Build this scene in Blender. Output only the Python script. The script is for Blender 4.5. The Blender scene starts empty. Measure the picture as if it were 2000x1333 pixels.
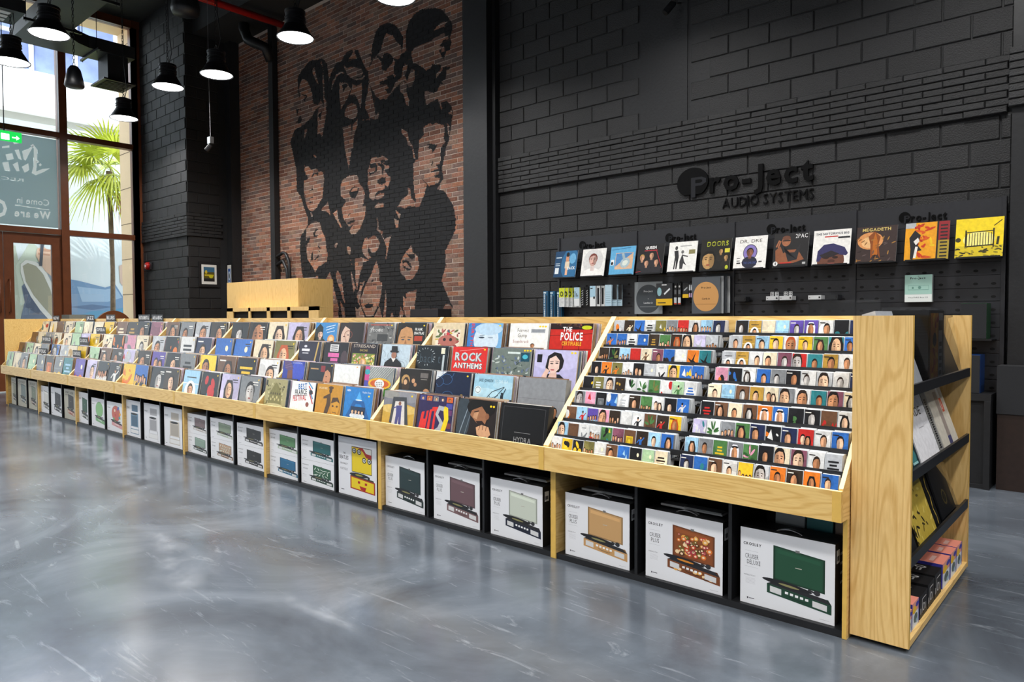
import bpy, math, random
import numpy as np
from mathutils import Matrix, Vector
random.seed(7)
scene = bpy.context.scene
COL = scene.collection
R = math.radians
# ------------------------------------------------------------------ camera
FPX, HOR, YAW, ROLL, EYE = 1396.7, 619.7, R(48.465), R(-0.226), 1.3
_p = math.atan((666.5 - HOR) / FPX)
_F0 = np.array([-math.cos(YAW), math.sin(YAW), 0.0])
_R0 = np.array([math.sin(YAW), math.cos(YAW), 0.0])
_Z = np.array([0.0, 0.0, 1.0])
_F = _F0 * math.cos(_p) - _Z * math.sin(_p)
_U0 = _F0 * math.sin(_p) + _Z * math.cos(_p)
_R = _R0 * math.cos(ROLL) + _U0 * math.sin(ROLL)
_U = -_R0 * math.sin(ROLL) + _U0 * math.cos(ROLL)
_C = np.array([0.0, 0.0, EYE])
cam = bpy.data.cameras.new('camera')
cam.sensor_width = 36.0
cam.lens = FPX / 2000.0 * 36.0
cam.clip_start, cam.clip_end = 0.05, 200
camo = bpy.data.objects.new('camera', cam)
COL.objects.link(camo)
M = Matrix.Identity(4)
for i in range(3):
    M[i][0], M[i][1], M[i][2], M[i][3] = _R[i], _U[i], -_F[i], _C[i]
camo.matrix_world = M
scene.camera = camo


def at(px, py, ax, val):
    """world point where a measured sight line meets the plane axis=val"""
    d = _F + _R * (px - 1000) / FPX - _U * (py - 666.5) / FPX
    return _C + d * ((val - _C[ax]) / d[ax])


def proj(P):
    d = np.asarray(P, float) - _C
    z = d @ _F
    if z < 0.05:
        return -9999.0, -9999.0
    return 1000 + FPX * (d @ _R) / z, 666.5 - FPX * (d @ _U) / z


# ------------------------------------------------------------------ world, sun, exposure
LAMP_W = 47.0
scene.view_settings.view_transform = 'Standard'
scene.view_settings.look = 'None'
scene.view_settings.exposure = 0.0
scene.view_settings.gamma = 1.0
scene.view_settings.use_curve_mapping = False
w = bpy.data.worlds.new('sky')
scene.world = w
w.use_nodes = True
nt = w.node_tree
bg = nt.nodes['Background']
bg.inputs[0].default_value = (0.88, 0.94, 1.0, 1)
bg.inputs[1].default_value = 3.2
sun = bpy.data.lights.new('sun', 'SUN')
sun.energy = 5.0
sun.angle = R(1.0)
suno = bpy.data.objects.new('sun', sun)
suno.rotation_euler = Vector((-0.75, 0.35, -1.0)).to_track_quat('-Z', 'Y').to_euler()
COL.objects.link(suno)


# ------------------------------------------------------------------ colour and materials
def lin(c):
    if isinstance(c, str):
        c = [int(c[i:i + 2], 16) / 255 for i in (0, 2, 4)]
    return tuple((x / 12.92 if x <= 0.04045 else ((x + 0.055) / 1.055) ** 2.4) for x in c)


def newmat(name):
    m = bpy.data.materials.new(name)
    m.use_nodes = True
    return m, m.node_tree.nodes, m.node_tree.links, m.node_tree.nodes['Principled BSDF']


def mat(name, col, rough=0.5, metal=0.0, var=0.06, scale=30.0, bump=0.0, spec=0.5):
    m, n, l, b = newmat(name)
    c = lin(col)
    tc = n.new('ShaderNodeTexCoord')
    no = n.new('ShaderNodeTexNoise')
    no.inputs['Scale'].default_value = scale
    no.inputs['Detail'].default_value = 4
    l.new(tc.outputs['Object'], no.inputs['Vector'])
    rp = n.new('ShaderNodeValToRGB')
    rp.color_ramp.elements[0].position = 0.3
    rp.color_ramp.elements[1].position = 0.7
    rp.color_ramp.elements[0].color = tuple(x * (1 - var) for x in c) + (1,)
    rp.color_ramp.elements[1].color = tuple(min(1, x * (1 + var)) for x in c) + (1,)
    l.new(no.outputs['Fac'], rp.inputs['Fac'])
    l.new(rp.outputs['Color'], b.inputs['Base Color'])
    b.inputs['Roughness'].default_value = rough
    b.inputs['Metallic'].default_value = metal
    b.inputs['Specular IOR Level'].default_value = spec
    if bump:
        bp = n.new('ShaderNodeBump')
        bp.inputs['Strength'].default_value = bump
        bp.inputs['Distance'].default_value = 0.01
        l.new(no.outputs['Fac'], bp.inputs['Height'])
        l.new(bp.outputs['Normal'], b.inputs['Normal'])
    return m


def wood(name, axis, light, dark, rough=0.42):
    m, n, l, b = newmat(name)
    tc = n.new('ShaderNodeTexCoord')
    mp = n.new('ShaderNodeMapping')
    s = [9.0, 9.0, 9.0]
    s[axis] = 0.9
    mp.inputs['Scale'].default_value = s
    l.new(tc.outputs['Object'], mp.inputs['Vector'])
    wv = n.new('ShaderNodeTexNoise')
    wv.inputs['Scale'].default_value = 0.9
    wv.inputs['Detail'].default_value = 1.0
    wv.inputs['Distortion'].default_value = 0.25
    l.new(mp.outputs['Vector'], wv.inputs['Vector'])
    mu = n.new('ShaderNodeMath')
    mu.operation = 'MULTIPLY'
    mu.inputs[1].default_value = 105.0
    l.new(wv.outputs['Fac'], mu.inputs[0])
    si = n.new('ShaderNodeMath')
    si.operation = 'SINE'
    l.new(mu.outputs[0], si.inputs[0])
    pw = n.new('ShaderNodeMapRange')
    pw.inputs['From Min'].default_value = 0.2
    pw.inputs['From Max'].default_value = 1.0
    pw.inputs['To Max'].default_value = 0.34
    l.new(si.outputs[0], pw.inputs['Value'])
    no = n.new('ShaderNodeTexNoise')
    no.inputs['Scale'].default_value = 14.0
    no.inputs['Detail'].default_value = 5.0
    l.new(mp.outputs['Vector'], no.inputs['Vector'])
    ad = n.new('ShaderNodeMath')
    ad.operation = 'MULTIPLY_ADD'
    ad.inputs[1].default_value = 0.75
    l.new(no.outputs['Fac'], ad.inputs[0])
    l.new(pw.outputs[0], ad.inputs[2])
    rp = n.new('ShaderNodeValToRGB')
    rp.color_ramp.elements[0].position = 0.15
    rp.color_ramp.elements[1].position = 0.95
    rp.color_ramp.elements[0].color = lin(light) + (1,)
    rp.color_ramp.elements[1].color = lin(dark) + (1,)
    l.new(ad.outputs[0], rp.inputs['Fac'])
    l.new(rp.outputs['Color'], b.inputs['Base Color'])
    b.inputs['Roughness'].default_value = rough
    return m


def colmat(name, rough=0.4, tex=0.0, scale=40.0, bump=0.0, spec=0.5, coat=0.0):
    """paint or print whose colour is stored with the faces"""
    m, n, l, b = newmat(name)
    a = n.new('ShaderNodeAttribute')
    a.attribute_name = 'Col'
    b.inputs['Roughness'].default_value = rough
    b.inputs['Specular IOR Level'].default_value = spec
    b.inputs['Coat Weight'].default_value = coat
    b.inputs['Coat Roughness'].default_value = 0.08
    if tex or bump:
        tc = n.new('ShaderNodeTexCoord')
        no = n.new('ShaderNodeTexNoise')
        no.inputs['Scale'].default_value = scale
        no.inputs['Detail'].default_value = 6
        l.new(tc.outputs['Object'], no.inputs['Vector'])
        mr = n.new('ShaderNodeMapRange')
        mr.inputs['From Min'].default_value = 0.3
        mr.inputs['From Max'].default_value = 0.7
        mr.inputs['To Min'].default_value = 1 - tex
        mr.inputs['To Max'].default_value = 1 + tex
        l.new(no.outputs['Fac'], mr.inputs['Value'])
        mx = n.new('ShaderNodeVectorMath')
        mx.operation = 'SCALE'
        l.new(a.outputs['Color'], mx.inputs[0])
        l.new(mr.outputs[0], mx.inputs['Scale'])
        l.new(mx.outputs[0], b.inputs['Base Color'])
        if bump:
            bp = n.new('ShaderNodeBump')
            bp.inputs['Strength'].default_value = bump
            bp.inputs['Distance'].default_value = 0.006
            l.new(no.outputs['Fac'], bp.inputs['Height'])
            l.new(bp.outputs['Normal'], b.inputs['Normal'])
    else:
        l.new(a.outputs['Color'], b.inputs['Base Color'])
    return m


def glassmat(name, tint=(1, 1, 1), refl=1.0):
    m, n, l, b = newmat(name)
    out = n['Material Output']
    n.remove(b)
    t = n.new('ShaderNodeBsdfTransparent')
    t.inputs[0].default_value = tuple(tint) + (1,)
    g = n.new('ShaderNodeBsdfGlossy')
    g.inputs['Roughness'].default_value = 0.01
    g.inputs[0].default_value = (refl, refl, refl, 1)
    f = n.new('ShaderNodeFresnel')
    f.inputs[0].default_value = 1.5
    x = n.new('ShaderNodeMixShader')
    l.new(f.outputs[0], x.inputs[0])
    l.new(t.outputs[0], x.inputs[1])
    l.new(g.outputs[0], x.inputs[2])
    l.new(x.outputs[0], out.inputs[0])
    return m


def emit(name, col, s):
    m, n, l, b = newmat(name)
    b.inputs['Base Color'].default_value = lin(col) + (1,)
    b.inputs['Emission Color'].default_value = lin(col) + (1,)
    b.inputs['Emission Strength'].default_value = s
    return m


MT = dict(
    wood_h=wood('oak_laminate_across', 0, 'EECB82', 'CFA052'),
    wood_v=wood('oak_laminate_upright', 2, 'EFCB88', 'CDA058'),
    wood_y=wood('oak_laminate_deep', 1, 'F0CD88', 'D2A45A'),
    edge=mat('oak_edge_band', 'DDB358', 0.45, var=0.05),
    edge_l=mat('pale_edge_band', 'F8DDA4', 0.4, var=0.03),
    cab=wood('pale_oak_veneer', 2, 'E6C480', 'D0A862'),
    blackwood=mat('black_laminate', '17181B', 0.5, var=0.15),
    blackmetal=mat('black_metal', '15161A', 0.42, var=0.1, spec=0.5),
    pegmetal=mat('black_peg_metal', '2B2C31', 0.45, var=0.08),
    hole=mat('slot_black', '050506', 0.8),
    duct=mat('painted_duct', '26282A', 0.5, var=0.15, scale=6),
    ceil=mat('dark_ceiling_paint', '1C1D1E', 0.8, var=0.2, scale=3),
    blackpaint=mat('black_wall_paint', '1F2023', 0.6, var=0.12, scale=40, bump=0.3),
    pierpaint=mat('black_pier_paint', '1E1F22', 0.5, var=0.1, scale=30, bump=0.15),

    frame=mat('brown_window_frame', '6A3B22', 0.35, var=0.12, scale=8),
    framelight=mat('brown_frame_reveal', '8A5233', 0.4, var=0.1, scale=8),
    glass=glassmat('window_glass', (0.93, 0.96, 0.97)),
    clear=glassmat('clear_plastic', (0.93, 0.94, 0.95), 0.9),
    red=mat('red_pipe_paint', 'B01512', 0.35),
    white=mat('white_plastic', 'E6E6E6', 0.4),
    print=colmat('printed_sleeve', 0.38, coat=0.06, spec=.28, tex=.10, scale=40),
    paper=colmat('printed_card', 0.5),
    tape=colmat('printed_inlay', 0.35, coat=0.12, spec=.3, tex=.12, scale=90),
    brick=colmat('painted_brick', 0.75, tex=0.30, scale=45, bump=0.8, spec=.3),
    mortar=colmat('mortar', 0.9, tex=0.1, scale=60, bump=0.4),
    block=colmat('painted_block', 0.62, tex=0.1, scale=90, bump=1.0),
    diffuser=emit('lamp_diffuser', 'FFFFFF', 9.0),
    exitg=emit('exit_green', '18B548', 1.6),
    exitw=emit('exit_white', 'F4FFF6', 2.0),
    chrome=mat('bright_metal', 'C8C8C8', 0.25, metal=1.0),
)


def floor_mat():
    m, n, l, b = newmat('polished_concrete')
    tc = n.new('ShaderNodeTexCoord')

    def noise(sc, det, dist, vec=None, rough=0.6):
        q = n.new('ShaderNodeTexNoise')
        q.inputs['Scale'].default_value = sc
        q.inputs['Detail'].default_value = det
        q.inputs['Distortion'].default_value = dist
        q.inputs['Roughness'].default_value = rough
        l.new(vec or tc.outputs['Object'], q.inputs['Vector'])
        return q
    a = noise(0.9, 6, 1.2)
    mp = n.new('ShaderNodeMapping')
    mp.inputs['Rotation'].default_value = (0, 0, R(35))
    mp.inputs['Scale'].default_value = (1.0, 6.0, 1)
    l.new(tc.outputs['Object'], mp.inputs['Vector'])
    s = noise(1.6, 8, 2.0, mp.outputs['Vector'], 0.7)
    rp = n.new('ShaderNodeValToRGB')
    e = rp.color_ramp.elements
    e[0].position, e[0].color = 0.32, lin('42474F') + (1,)
    e[1].position, e[1].color = 0.72, lin('6C737D') + (1,)
    k = e.new(0.52)
    k.color = lin('545B64') + (1,)
    l.new(a.outputs['Fac'], rp.inputs['Fac'])
    r2 = n.new('ShaderNodeValToRGB')
    r2.color_ramp.elements[0].position = 0.58
    r2.color_ramp.elements[0].color = (0, 0, 0, 1)
    r2.color_ramp.elements[1].position = 0.80
    r2.color_ramp.elements[1].color = (0.6, 0.6, 0.6, 1)
    l.new(s.outputs['Fac'], r2.inputs['Fac'])
    mx = n.new('ShaderNodeMixRGB')
    mx.inputs[2].default_value = lin('A2A9B2') + (1,)
    l.new(r2.outputs['Color'], mx.inputs[0])
    l.new(rp.outputs['Color'], mx.inputs[1])
    l.new(mx.outputs[0], b.inputs['Base Color'])
    f = noise(14, 6, 1.0)
    mr = n.new('ShaderNodeMapRange')
    mr.inputs['To Min'].default_value = 0.12
    mr.inputs['To Max'].default_value = 0.26
    l.new(f.outputs['Fac'], mr.inputs['Value'])
    l.new(mr.outputs[0], b.inputs['Roughness'])
    bp = n.new('ShaderNodeBump')
    bp.inputs['Strength'].default_value = 0.025
    bp.inputs['Distance'].default_value = 0.01
    g = noise(3.0, 5, 0.6)
    l.new(g.outputs['Fac'], bp.inputs['Height'])
    l.new(bp.outputs['Normal'], b.inputs['Normal'])
    return m


MT['floor'] = floor_mat()
MT['beige'] = mat('beige_stone', 'E3C7A0', 0.7, var=0.05, scale=3)
MT['fac'] = mat('white_facade', 'F2F2F2', 0.7, var=0.03)
MT['facglass'] = mat('facade_glass', '6E7CA6', 0.5, var=0.3, scale=1.5)
MT['pave'] = mat('pale_paving', 'C9C4BC', 0.7, var=0.1, scale=2)
MT['palm'] = mat('palm_frond', 'C4D048', 0.5, var=0.35, scale=3)
MT['palmdead'] = mat('dry_palm_frond', '9A6A35', 0.7, var=0.3, scale=6)
MT['bark'] = mat('palm_bark', '6A5A48', 0.9, var=0.3, scale=10)


# ------------------------------------------------------------------ mesh builder
class MB:
    def __init__(s):
        s.v, s.f, s.c, s.has = [], [], [], False

    def add(s, verts, faces, c=None):
        k = len(s.v)
        s.v.extend([tuple(p) for p in verts])
        s.f.extend([tuple(i + k for i in f) for f in faces])
        if c is not None:
            s.has = True
            c = lin(c) if isinstance(c, str) else c
        s.c.extend([c] * len(faces))
        return s

    def box(s, x0, y0, z0, x1, y1, z1, c=None):
        if x0 > x1: x0, x1 = x1, x0
        if y0 > y1: y0, y1 = y1, y0
        if z0 > z1: z0, z1 = z1, z0
        v = [(x0, y0, z0), (x1, y0, z0), (x1, y1, z0), (x0, y1, z0), (x0, y0, z1), (x1, y0, z1), (x1, y1, z1), (x0, y1, z1)]
        return s.add(v, [(0, 3, 2, 1), (4, 5, 6, 7), (0, 1, 5, 4), (1, 2, 6, 5), (2, 3, 7, 6), (3, 0, 4, 7)], c)

    def obox(s, O, U, V, N, c=None, cf=None):
        """oriented box: corner O, edges U V, thickness N (front face is the O side, cf its colour)"""
        O, U, V, N = map(np.asarray, (O, U, V, N))
        P = [O, O + U, O + U + V, O + V]
        v = [tuple(p) for p in P] + [tuple(p + N) for p in P]
        s.add(v, [(7, 6, 5, 4), (0, 4, 5, 1), (1, 5, 6, 2), (2, 6, 7, 3), (3, 7, 4, 0)], c)
        return s.add(v[:4], [(0, 1, 2, 3)], cf if cf is not None else c)

    def prism(s, pts, x0, x1, ax=0, c=None):
        """polygon (two other axes in order) swept along axis ax"""
        n = len(pts)

        def mk(a, q):
            return (a, q[0], q[1]) if ax == 0 else ((q[0], a, q[1]) if ax == 1 else (q[0], q[1], a))
        v = [mk(x0, q) for q in pts] + [mk(x1, q) for q in pts]
        f = [tuple(range(n)), tuple(range(2 * n - 1, n - 1, -1))] + [(i, i + n, (i + 1) % n + n, (i + 1) % n) for i in range(n)]
        return s.add(v, f, c)

    def tube(s, path, r, n=8, c=None, cap=True, close=False):
        P = [np.asarray(p, float) for p in path]
        k0 = len(s.v)
        m = len(P)
        rings = []
        for i, p in enumerate(P):
            a = P[(i - 1) % m] if (close or i > 0) else p
            b = P[(i + 1) % m] if (close or i < m - 1) else p
            d = b - a
            d = d / (np.linalg.norm(d) + 1e-9)
            h = np.array([0, 0, 1.0]) if abs(d[2]) < 0.9 else np.array([1.0, 0, 0])
            if i and True:
                h = prev
            u = h - d * (h @ d)
            u /= np.linalg.norm(u) + 1e-9
            prev = u
            w_ = np.cross(d, u)
            rr = r[i] if isinstance(r, (list, tuple)) else r
            rings.append([tuple(p + rr * (u * math.cos(2 * math.pi * j / n) + w_ * math.sin(2 * math.pi * j / n))) for j in range(n)])
        v = [q for g in rings for q in g]
        f = []
        for i in range(m if close else m - 1):
            a, b = i * n, ((i + 1) % m) * n
            f += [(a + j, a + (j + 1) % n, b + (j + 1) % n, b + j) for j in range(n)]
        if cap and not close:
            f += [tuple(range(n - 1, -1, -1)), tuple(range((m - 1) * n, m * n))]
        return s.add(v, f, c)

    def lathe(s, prof, ctr, n=32, c=None, cap=False):
        cx, cy, cz = ctr
        v = [(cx + r * math.cos(2 * math.pi * j / n), cy + r * math.sin(2 * math.pi * j / n), cz + z) for r, z in prof for j in range(n)]
        f = []
        for i in range(len(prof) - 1):
            a, b = i * n, (i + 1) * n
            f += [(a + j, a + (j + 1) % n, b + (j + 1) % n, b + j) for j in range(n)]
        if cap:
            f += [tuple(range(n - 1, -1, -1)), tuple(range((len(prof) - 1) * n, len(prof) * n))]
        return s.add(v, f, c)

    def mesh(s, name, mt, off=(0, 0, 0), smooth=False):
        me = bpy.data.meshes.new(name)
        v = np.array(s.v, float) - np.array(off, float) if s.v else np.zeros((0, 3))
        me.from_pydata(v.tolist(), [], s.f)
        if s.has:
            at_ = me.attributes.new('Col', 'FLOAT_COLOR', 'CORNER')
            buf = []
            for fc, c in zip(s.f, s.c):
                buf.extend((tuple(c) + (1.0,) if c is not None else (0.5, 0.5, 0.5, 1.0)) * len(fc))
            at_.data.foreach_set('color', buf)
        if mt:
            me.materials.append(MT[mt] if isinstance(mt, str) else mt)
        if smooth:
            me.shade_smooth()
        return me

    def build(s, name, mt, parent=None, loc=None, smooth=False):
        """parent: a thing placed without rotation; vertices are given in world space"""
        off = loc if loc is not None else (wloc(parent) if parent else (0, 0, 0))
        o = bpy.data.objects.new(name, s.mesh(name, mt, off, smooth))
        COL.objects.link(o)
        if parent:
            o.parent = parent
            if loc is not None:
                pl = wloc(parent)
                o.location = tuple(a - b for a, b in zip(loc, pl))
        elif loc is not None:
            o.location = loc
        return o


def wloc(o):
    v = np.zeros(3)
    while o is not None:
        v += np.array(o.location)
        o = o.parent
    return tuple(v)


def tag(o, label=None, cat=None, group=None, kind=None):
    if label: o['label'] = label
    if cat: o['category'] = cat
    if group: o['group'] = group
    if kind: o['kind'] = kind
    return o


def thing(name, label, cat, loc=(0, 0, 0), group=None):
    o = bpy.data.objects.new(name, None)
    COL.objects.link(o)
    o.location = loc
    o.empty_display_size = 0.1
    return tag(o, label, cat, group)


def struct(name, mb, mt, label=None):
    o = mb.build(name, mt)
    return tag(o, label, None, None, 'structure')


# ------------------------------------------------------------------ lettering: one cached outline per character
GL = {}


def make_glyphs():
    obs = []
    chars = 'ABCDEFGHIJKLMNOPQRSTUVWXYZabcdefghijklmnopqrstuvwxyz0123456789.-&/'
    for bold in (0, 1):
        for ch in chars:
            cu = bpy.data.curves.new('glyph', 'FONT')
            cu.body = ch
            cu.resolution_u = 2
            if bold:
                cu.offset = 0.028
            o = bpy.data.objects.new('glyph', cu)
            COL.objects.link(o)
            obs.append((ch, bold, o, cu))
    dg = bpy.context.evaluated_depsgraph_get()
    dg.update()
    for ch, bold, o, cu in obs:
        ev = o.evaluated_get(dg)
        me = ev.to_mesh()
        v = np.array([tuple(q.co)[:2] for q in me.vertices]) if len(me.vertices) else np.zeros((0, 2))
        f = [tuple(p.vertices) for p in me.polygons]
        GL[(ch, bold)] = (v, f)
        ev.to_mesh_clear()
    for ch, bold, o, cu in obs:
        bpy.data.objects.remove(o)
        bpy.data.curves.remove(cu)
    cap = GL[('H', 0)][0][:, 1].max()
    for k in GL:
        v, f = GL[k]
        GL[k] = ((v - np.array([v[:, 0].min(), 0])) / cap if len(v) else v, f)


make_glyphs()


def T(s, x, y, h, c, bold=1, w=None, gap=0.16, center=False, mirror=False, rot=0):
    """text shape: cap height h at (x, y); w squeezes it to a given width"""
    vs, fs, cx = [], [], 0.0
    for ch in s:
        if ch == ' ':
            cx += 0.42
            continue
        v, f = GL.get((ch, bold), GL[('-', bold)])
        k = sum(len(q) for q in vs)
        vs.append(v + np.array([cx, 0]))
        fs += [tuple(i + k for i in q) for q in f]
        cx += v[:, 0].max() + gap
    V = np.vstack(vs) if vs else np.zeros((0, 2))
    tot = cx - gap
    sx = h if w is None else w / tot
    V = V * np.array([sx, h])
    if mirror:
        V[:, 0] = -V[:, 0]
        fs = [q[::-1] for q in fs]
    if center:
        V = V - np.array([tot * sx / 2, 0])
    if rot:
        a = R(rot)
        V = V @ np.array([[math.cos(a), math.sin(a)], [-math.sin(a), math.cos(a)]])
    return (lin(c), V + np.array([x, y]), fs)


def clip(pts):
    for ax, lim, sg in ((0, 0, 1), (0, 1, -1), (1, 0, 1), (1, 1, -1)):
        out = []
        for i in range(len(pts)):
            a, b = pts[i], pts[(i + 1) % len(pts)]
            da, db = (a[ax] - lim) * sg, (b[ax] - lim) * sg
            if da >= 0: out.append(a)
            if (da >= 0) != (db >= 0):
                t = da / (da - db)
                out.append((a[0] + (b[0] - a[0]) * t, a[1] + (b[1] - a[1]) * t))
        pts = out
        if not pts: return pts
    return pts


def P(pts, c, cl=True):
    """polygon; concave outlines are cut into triangles"""
    pts = [(float(a), float(b)) for a, b in pts]
    if cl: pts = clip(pts)
    if len(pts) < 3: return None
    ar = sum(pts[i][0] * pts[(i + 1) % len(pts)][1] - pts[(i + 1) % len(pts)][0] * pts[i][1] for i in range(len(pts)))
    if ar < 0: pts = pts[::-1]
    return (lin(c) if isinstance(c, str) else c, np.array(pts), [tuple(range(len(pts)))])


def Q(x0, y0, x1, y1, c):
    return P([(x0, y0), (x1, y0), (x1, y1), (x0, y1)], c)


def E(cx, cy, rx, ry, c, n=14, rot=0, a0=0, a1=360):
    a = R(rot)
    full = abs(a1 - a0) >= 360
    k = n if full else n + 1
    pts = []
    for i in range(k):
        t = R(a0 + (a1 - a0) * i / n)
        x, y = rx * math.cos(t), ry * math.sin(t)
        pts.append((cx + x * math.cos(a) - y * math.sin(a), cy + x * math.sin(a) + y * math.cos(a)))
    return P(pts, c)


def L(x0, y0, x1, y1, w, c):
    d = math.hypot(x1 - x0, y1 - y0) or 1e-6
    nx, ny = -(y1 - y0) / d * w / 2, (x1 - x0) / d * w / 2
    return P([(x0 + nx, y0 + ny), (x0 - nx, y0 - ny), (x1 - nx, y1 - ny), (x1 + nx, y1 + ny)], c)


def art(mb, O, U, V, N, shapes, eps=0.00018):
    """lay flat print on a surface: O lower left, U V full edges, N the outward unit normal"""
    O, U, V, N = (np.asarray(q, float) for q in (O, U, V, N))
    lays = []
    for sh in shapes:
        if sh is None or not len(sh[1]): continue
        c, v, f = sh
        b = (v[:, 0].min(), v[:, 1].min(), v[:, 0].max(), v[:, 1].max())
        ly = 1
        for q, k in lays:
            if b[0] < q[2] and b[2] > q[0] and b[1] < q[3] and b[3] > q[1]: ly = max(ly, k + 1)
        lays.append((b, ly))
        w_ = O + v[:, :1] * U + v[:, 1:2] * V + N * (eps * ly)
        mb.add(w_.tolist(), f, c)

# ------------------------------------------------------------------ cover pictures
CN = {'W': ('DCDCDA', 'white'), 'K': ('1B1B1E', 'black'), 'G': ('7C7F82', 'grey'), 'S': ('B9BCC0', 'light grey'), 'N': ('222C4E', 'navy'),
      'B': ('2F68B8', 'blue'), 'L': ('9CC8E4', 'pale blue'), 'T': ('2E7E86', 'teal'), 'E': ('4C7A44', 'green'), 'O': ('E07A26', 'orange'),
      'Y': ('E8C02C', 'yellow'), 'R': ('C22A26', 'red'), 'M': ('7E4A5C', 'mauve'), 'P': ('E29CB4', 'pink'), 'V': ('5D4AA0', 'violet'),
      'U': ('6A4A34', 'brown'), 'D': ('33281F', 'dark brown'), 'C': ('E4D6B8', 'cream'), 'I': ('7A7440', 'olive'), 'A': ('B8903C', 'gold'),
      'H': ('C4BCDC', 'lilac'), 'F': ('A8C8A0', 'pale green')}
SK = ['E2B48E', 'C98F66', 'D9A27C', 'EBC3A4', 'B57C55']
MO = {'p': 'portrait', 'f': 'large face', 'g': 'figures', 'b': 'bird shape', 'l': 'landscape', 't': 'title lines', 'a': 'abstract shapes',
      's': 'standing figure', 'k': 'headscarf man', 'x': 'crossed strokes', 'o': 'circled head', 'w': 'woman', 'v': 'leaf shapes',
      'c': 'couple', 'q': 'framed picture', 'n': 'thin outline'}


def head(cx, cy, r, skin, hair, cloth=None, long=0, det=1, scarf=0):
    o = []
    if cloth:
        o += [E(cx, cy - 2.55 * r, 2.0 * r, 1.55 * r, cloth, 12), Q(cx - .38 * r, cy - 1.6 * r, cx + .38 * r, cy - .6 * r, skin)]
    if scarf:
        o += [P([(cx - 1.25 * r, cy - 1.9 * r), (cx - 1.15 * r, cy + .6 * r), (cx - .6 * r, cy + 1.35 * r), (cx + .6 * r, cy + 1.35 * r), (cx + 1.15 * r, cy + .6 * r), (cx + 1.25 * r, cy - 1.9 * r)], 'ECECF4'),
              E(cx, cy + .95 * r, .95 * r, .22 * r, '151515', 10)]
    elif long:
        o += [P([(cx - 1.1 * r, cy - 2.0 * r), (cx - 1.3 * r, cy), (cx - .7 * r, cy + 1.3 * r), (cx + .7 * r, cy + 1.3 * r), (cx + 1.3 * r, cy), (cx + 1.2 * r, cy - 2.0 * r)], hair)]
    else:
        o += [E(cx, cy + .16 * r, .92 * r, 1.02 * r, hair, 14)]
    sh = tuple(q * .62 for q in lin(skin))
    hi = tuple(min(1, q * 1.22) for q in lin(skin))
    sd = 1 if (cx * 7919) % 1 < .5 else -1
    o += [E(cx, cy - .1 * r, .78 * r, 1.05 * r, skin, 14), E(cx + sd * .42 * r, cy - .15 * r, .36 * r, .86 * r, sh, 10), E(cx - sd * .26 * r, cy - .18 * r, .34 * r, .5 * r, hi, 8)]
    if cloth: o += [P([(cx - .38 * r, cy - 1.25 * r), (cx + .38 * r, cy - 1.25 * r), (cx, cy - 1.75 * r)], sh), L(cx - .9 * r, cy - 1.5 * r, cx - .1 * r, cy - 2.4 * r, .12 * r, tuple(q * .6 for q in lin(cloth)))]
    if scarf == 0 and not long:
        o += [P([(cx - .82 * r, cy + .42 * r), (cx - .5 * r, cy + 1.0 * r), (cx + .6 * r, cy + 1.0 * r), (cx + .82 * r, cy + .35 * r), (cx + .5 * r, cy + .72 * r), (cx - .1 * r, cy + .78 * r)], hair)]
    if det:
        d = '3A2418'
        o += [E(cx - .32 * r, cy + .08 * r, .15 * r, .06 * r, d, 6), E(cx + .32 * r, cy + .08 * r, .15 * r, .06 * r, d, 6),
              L(cx - .5 * r, cy + .28 * r, cx - .14 * r, cy + .32 * r, .07 * r, d), L(cx + .14 * r, cy + .32 * r, cx + .5 * r, cy + .28 * r, .07 * r, d),
              L(cx + .04 * r, cy + .02 * r, cx + .1 * r, cy - .35 * r, .06 * r, 'A06A4A'), E(cx, cy - .62 * r, .26 * r, .08 * r, '9A3E36', 6)]
    return o


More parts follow.
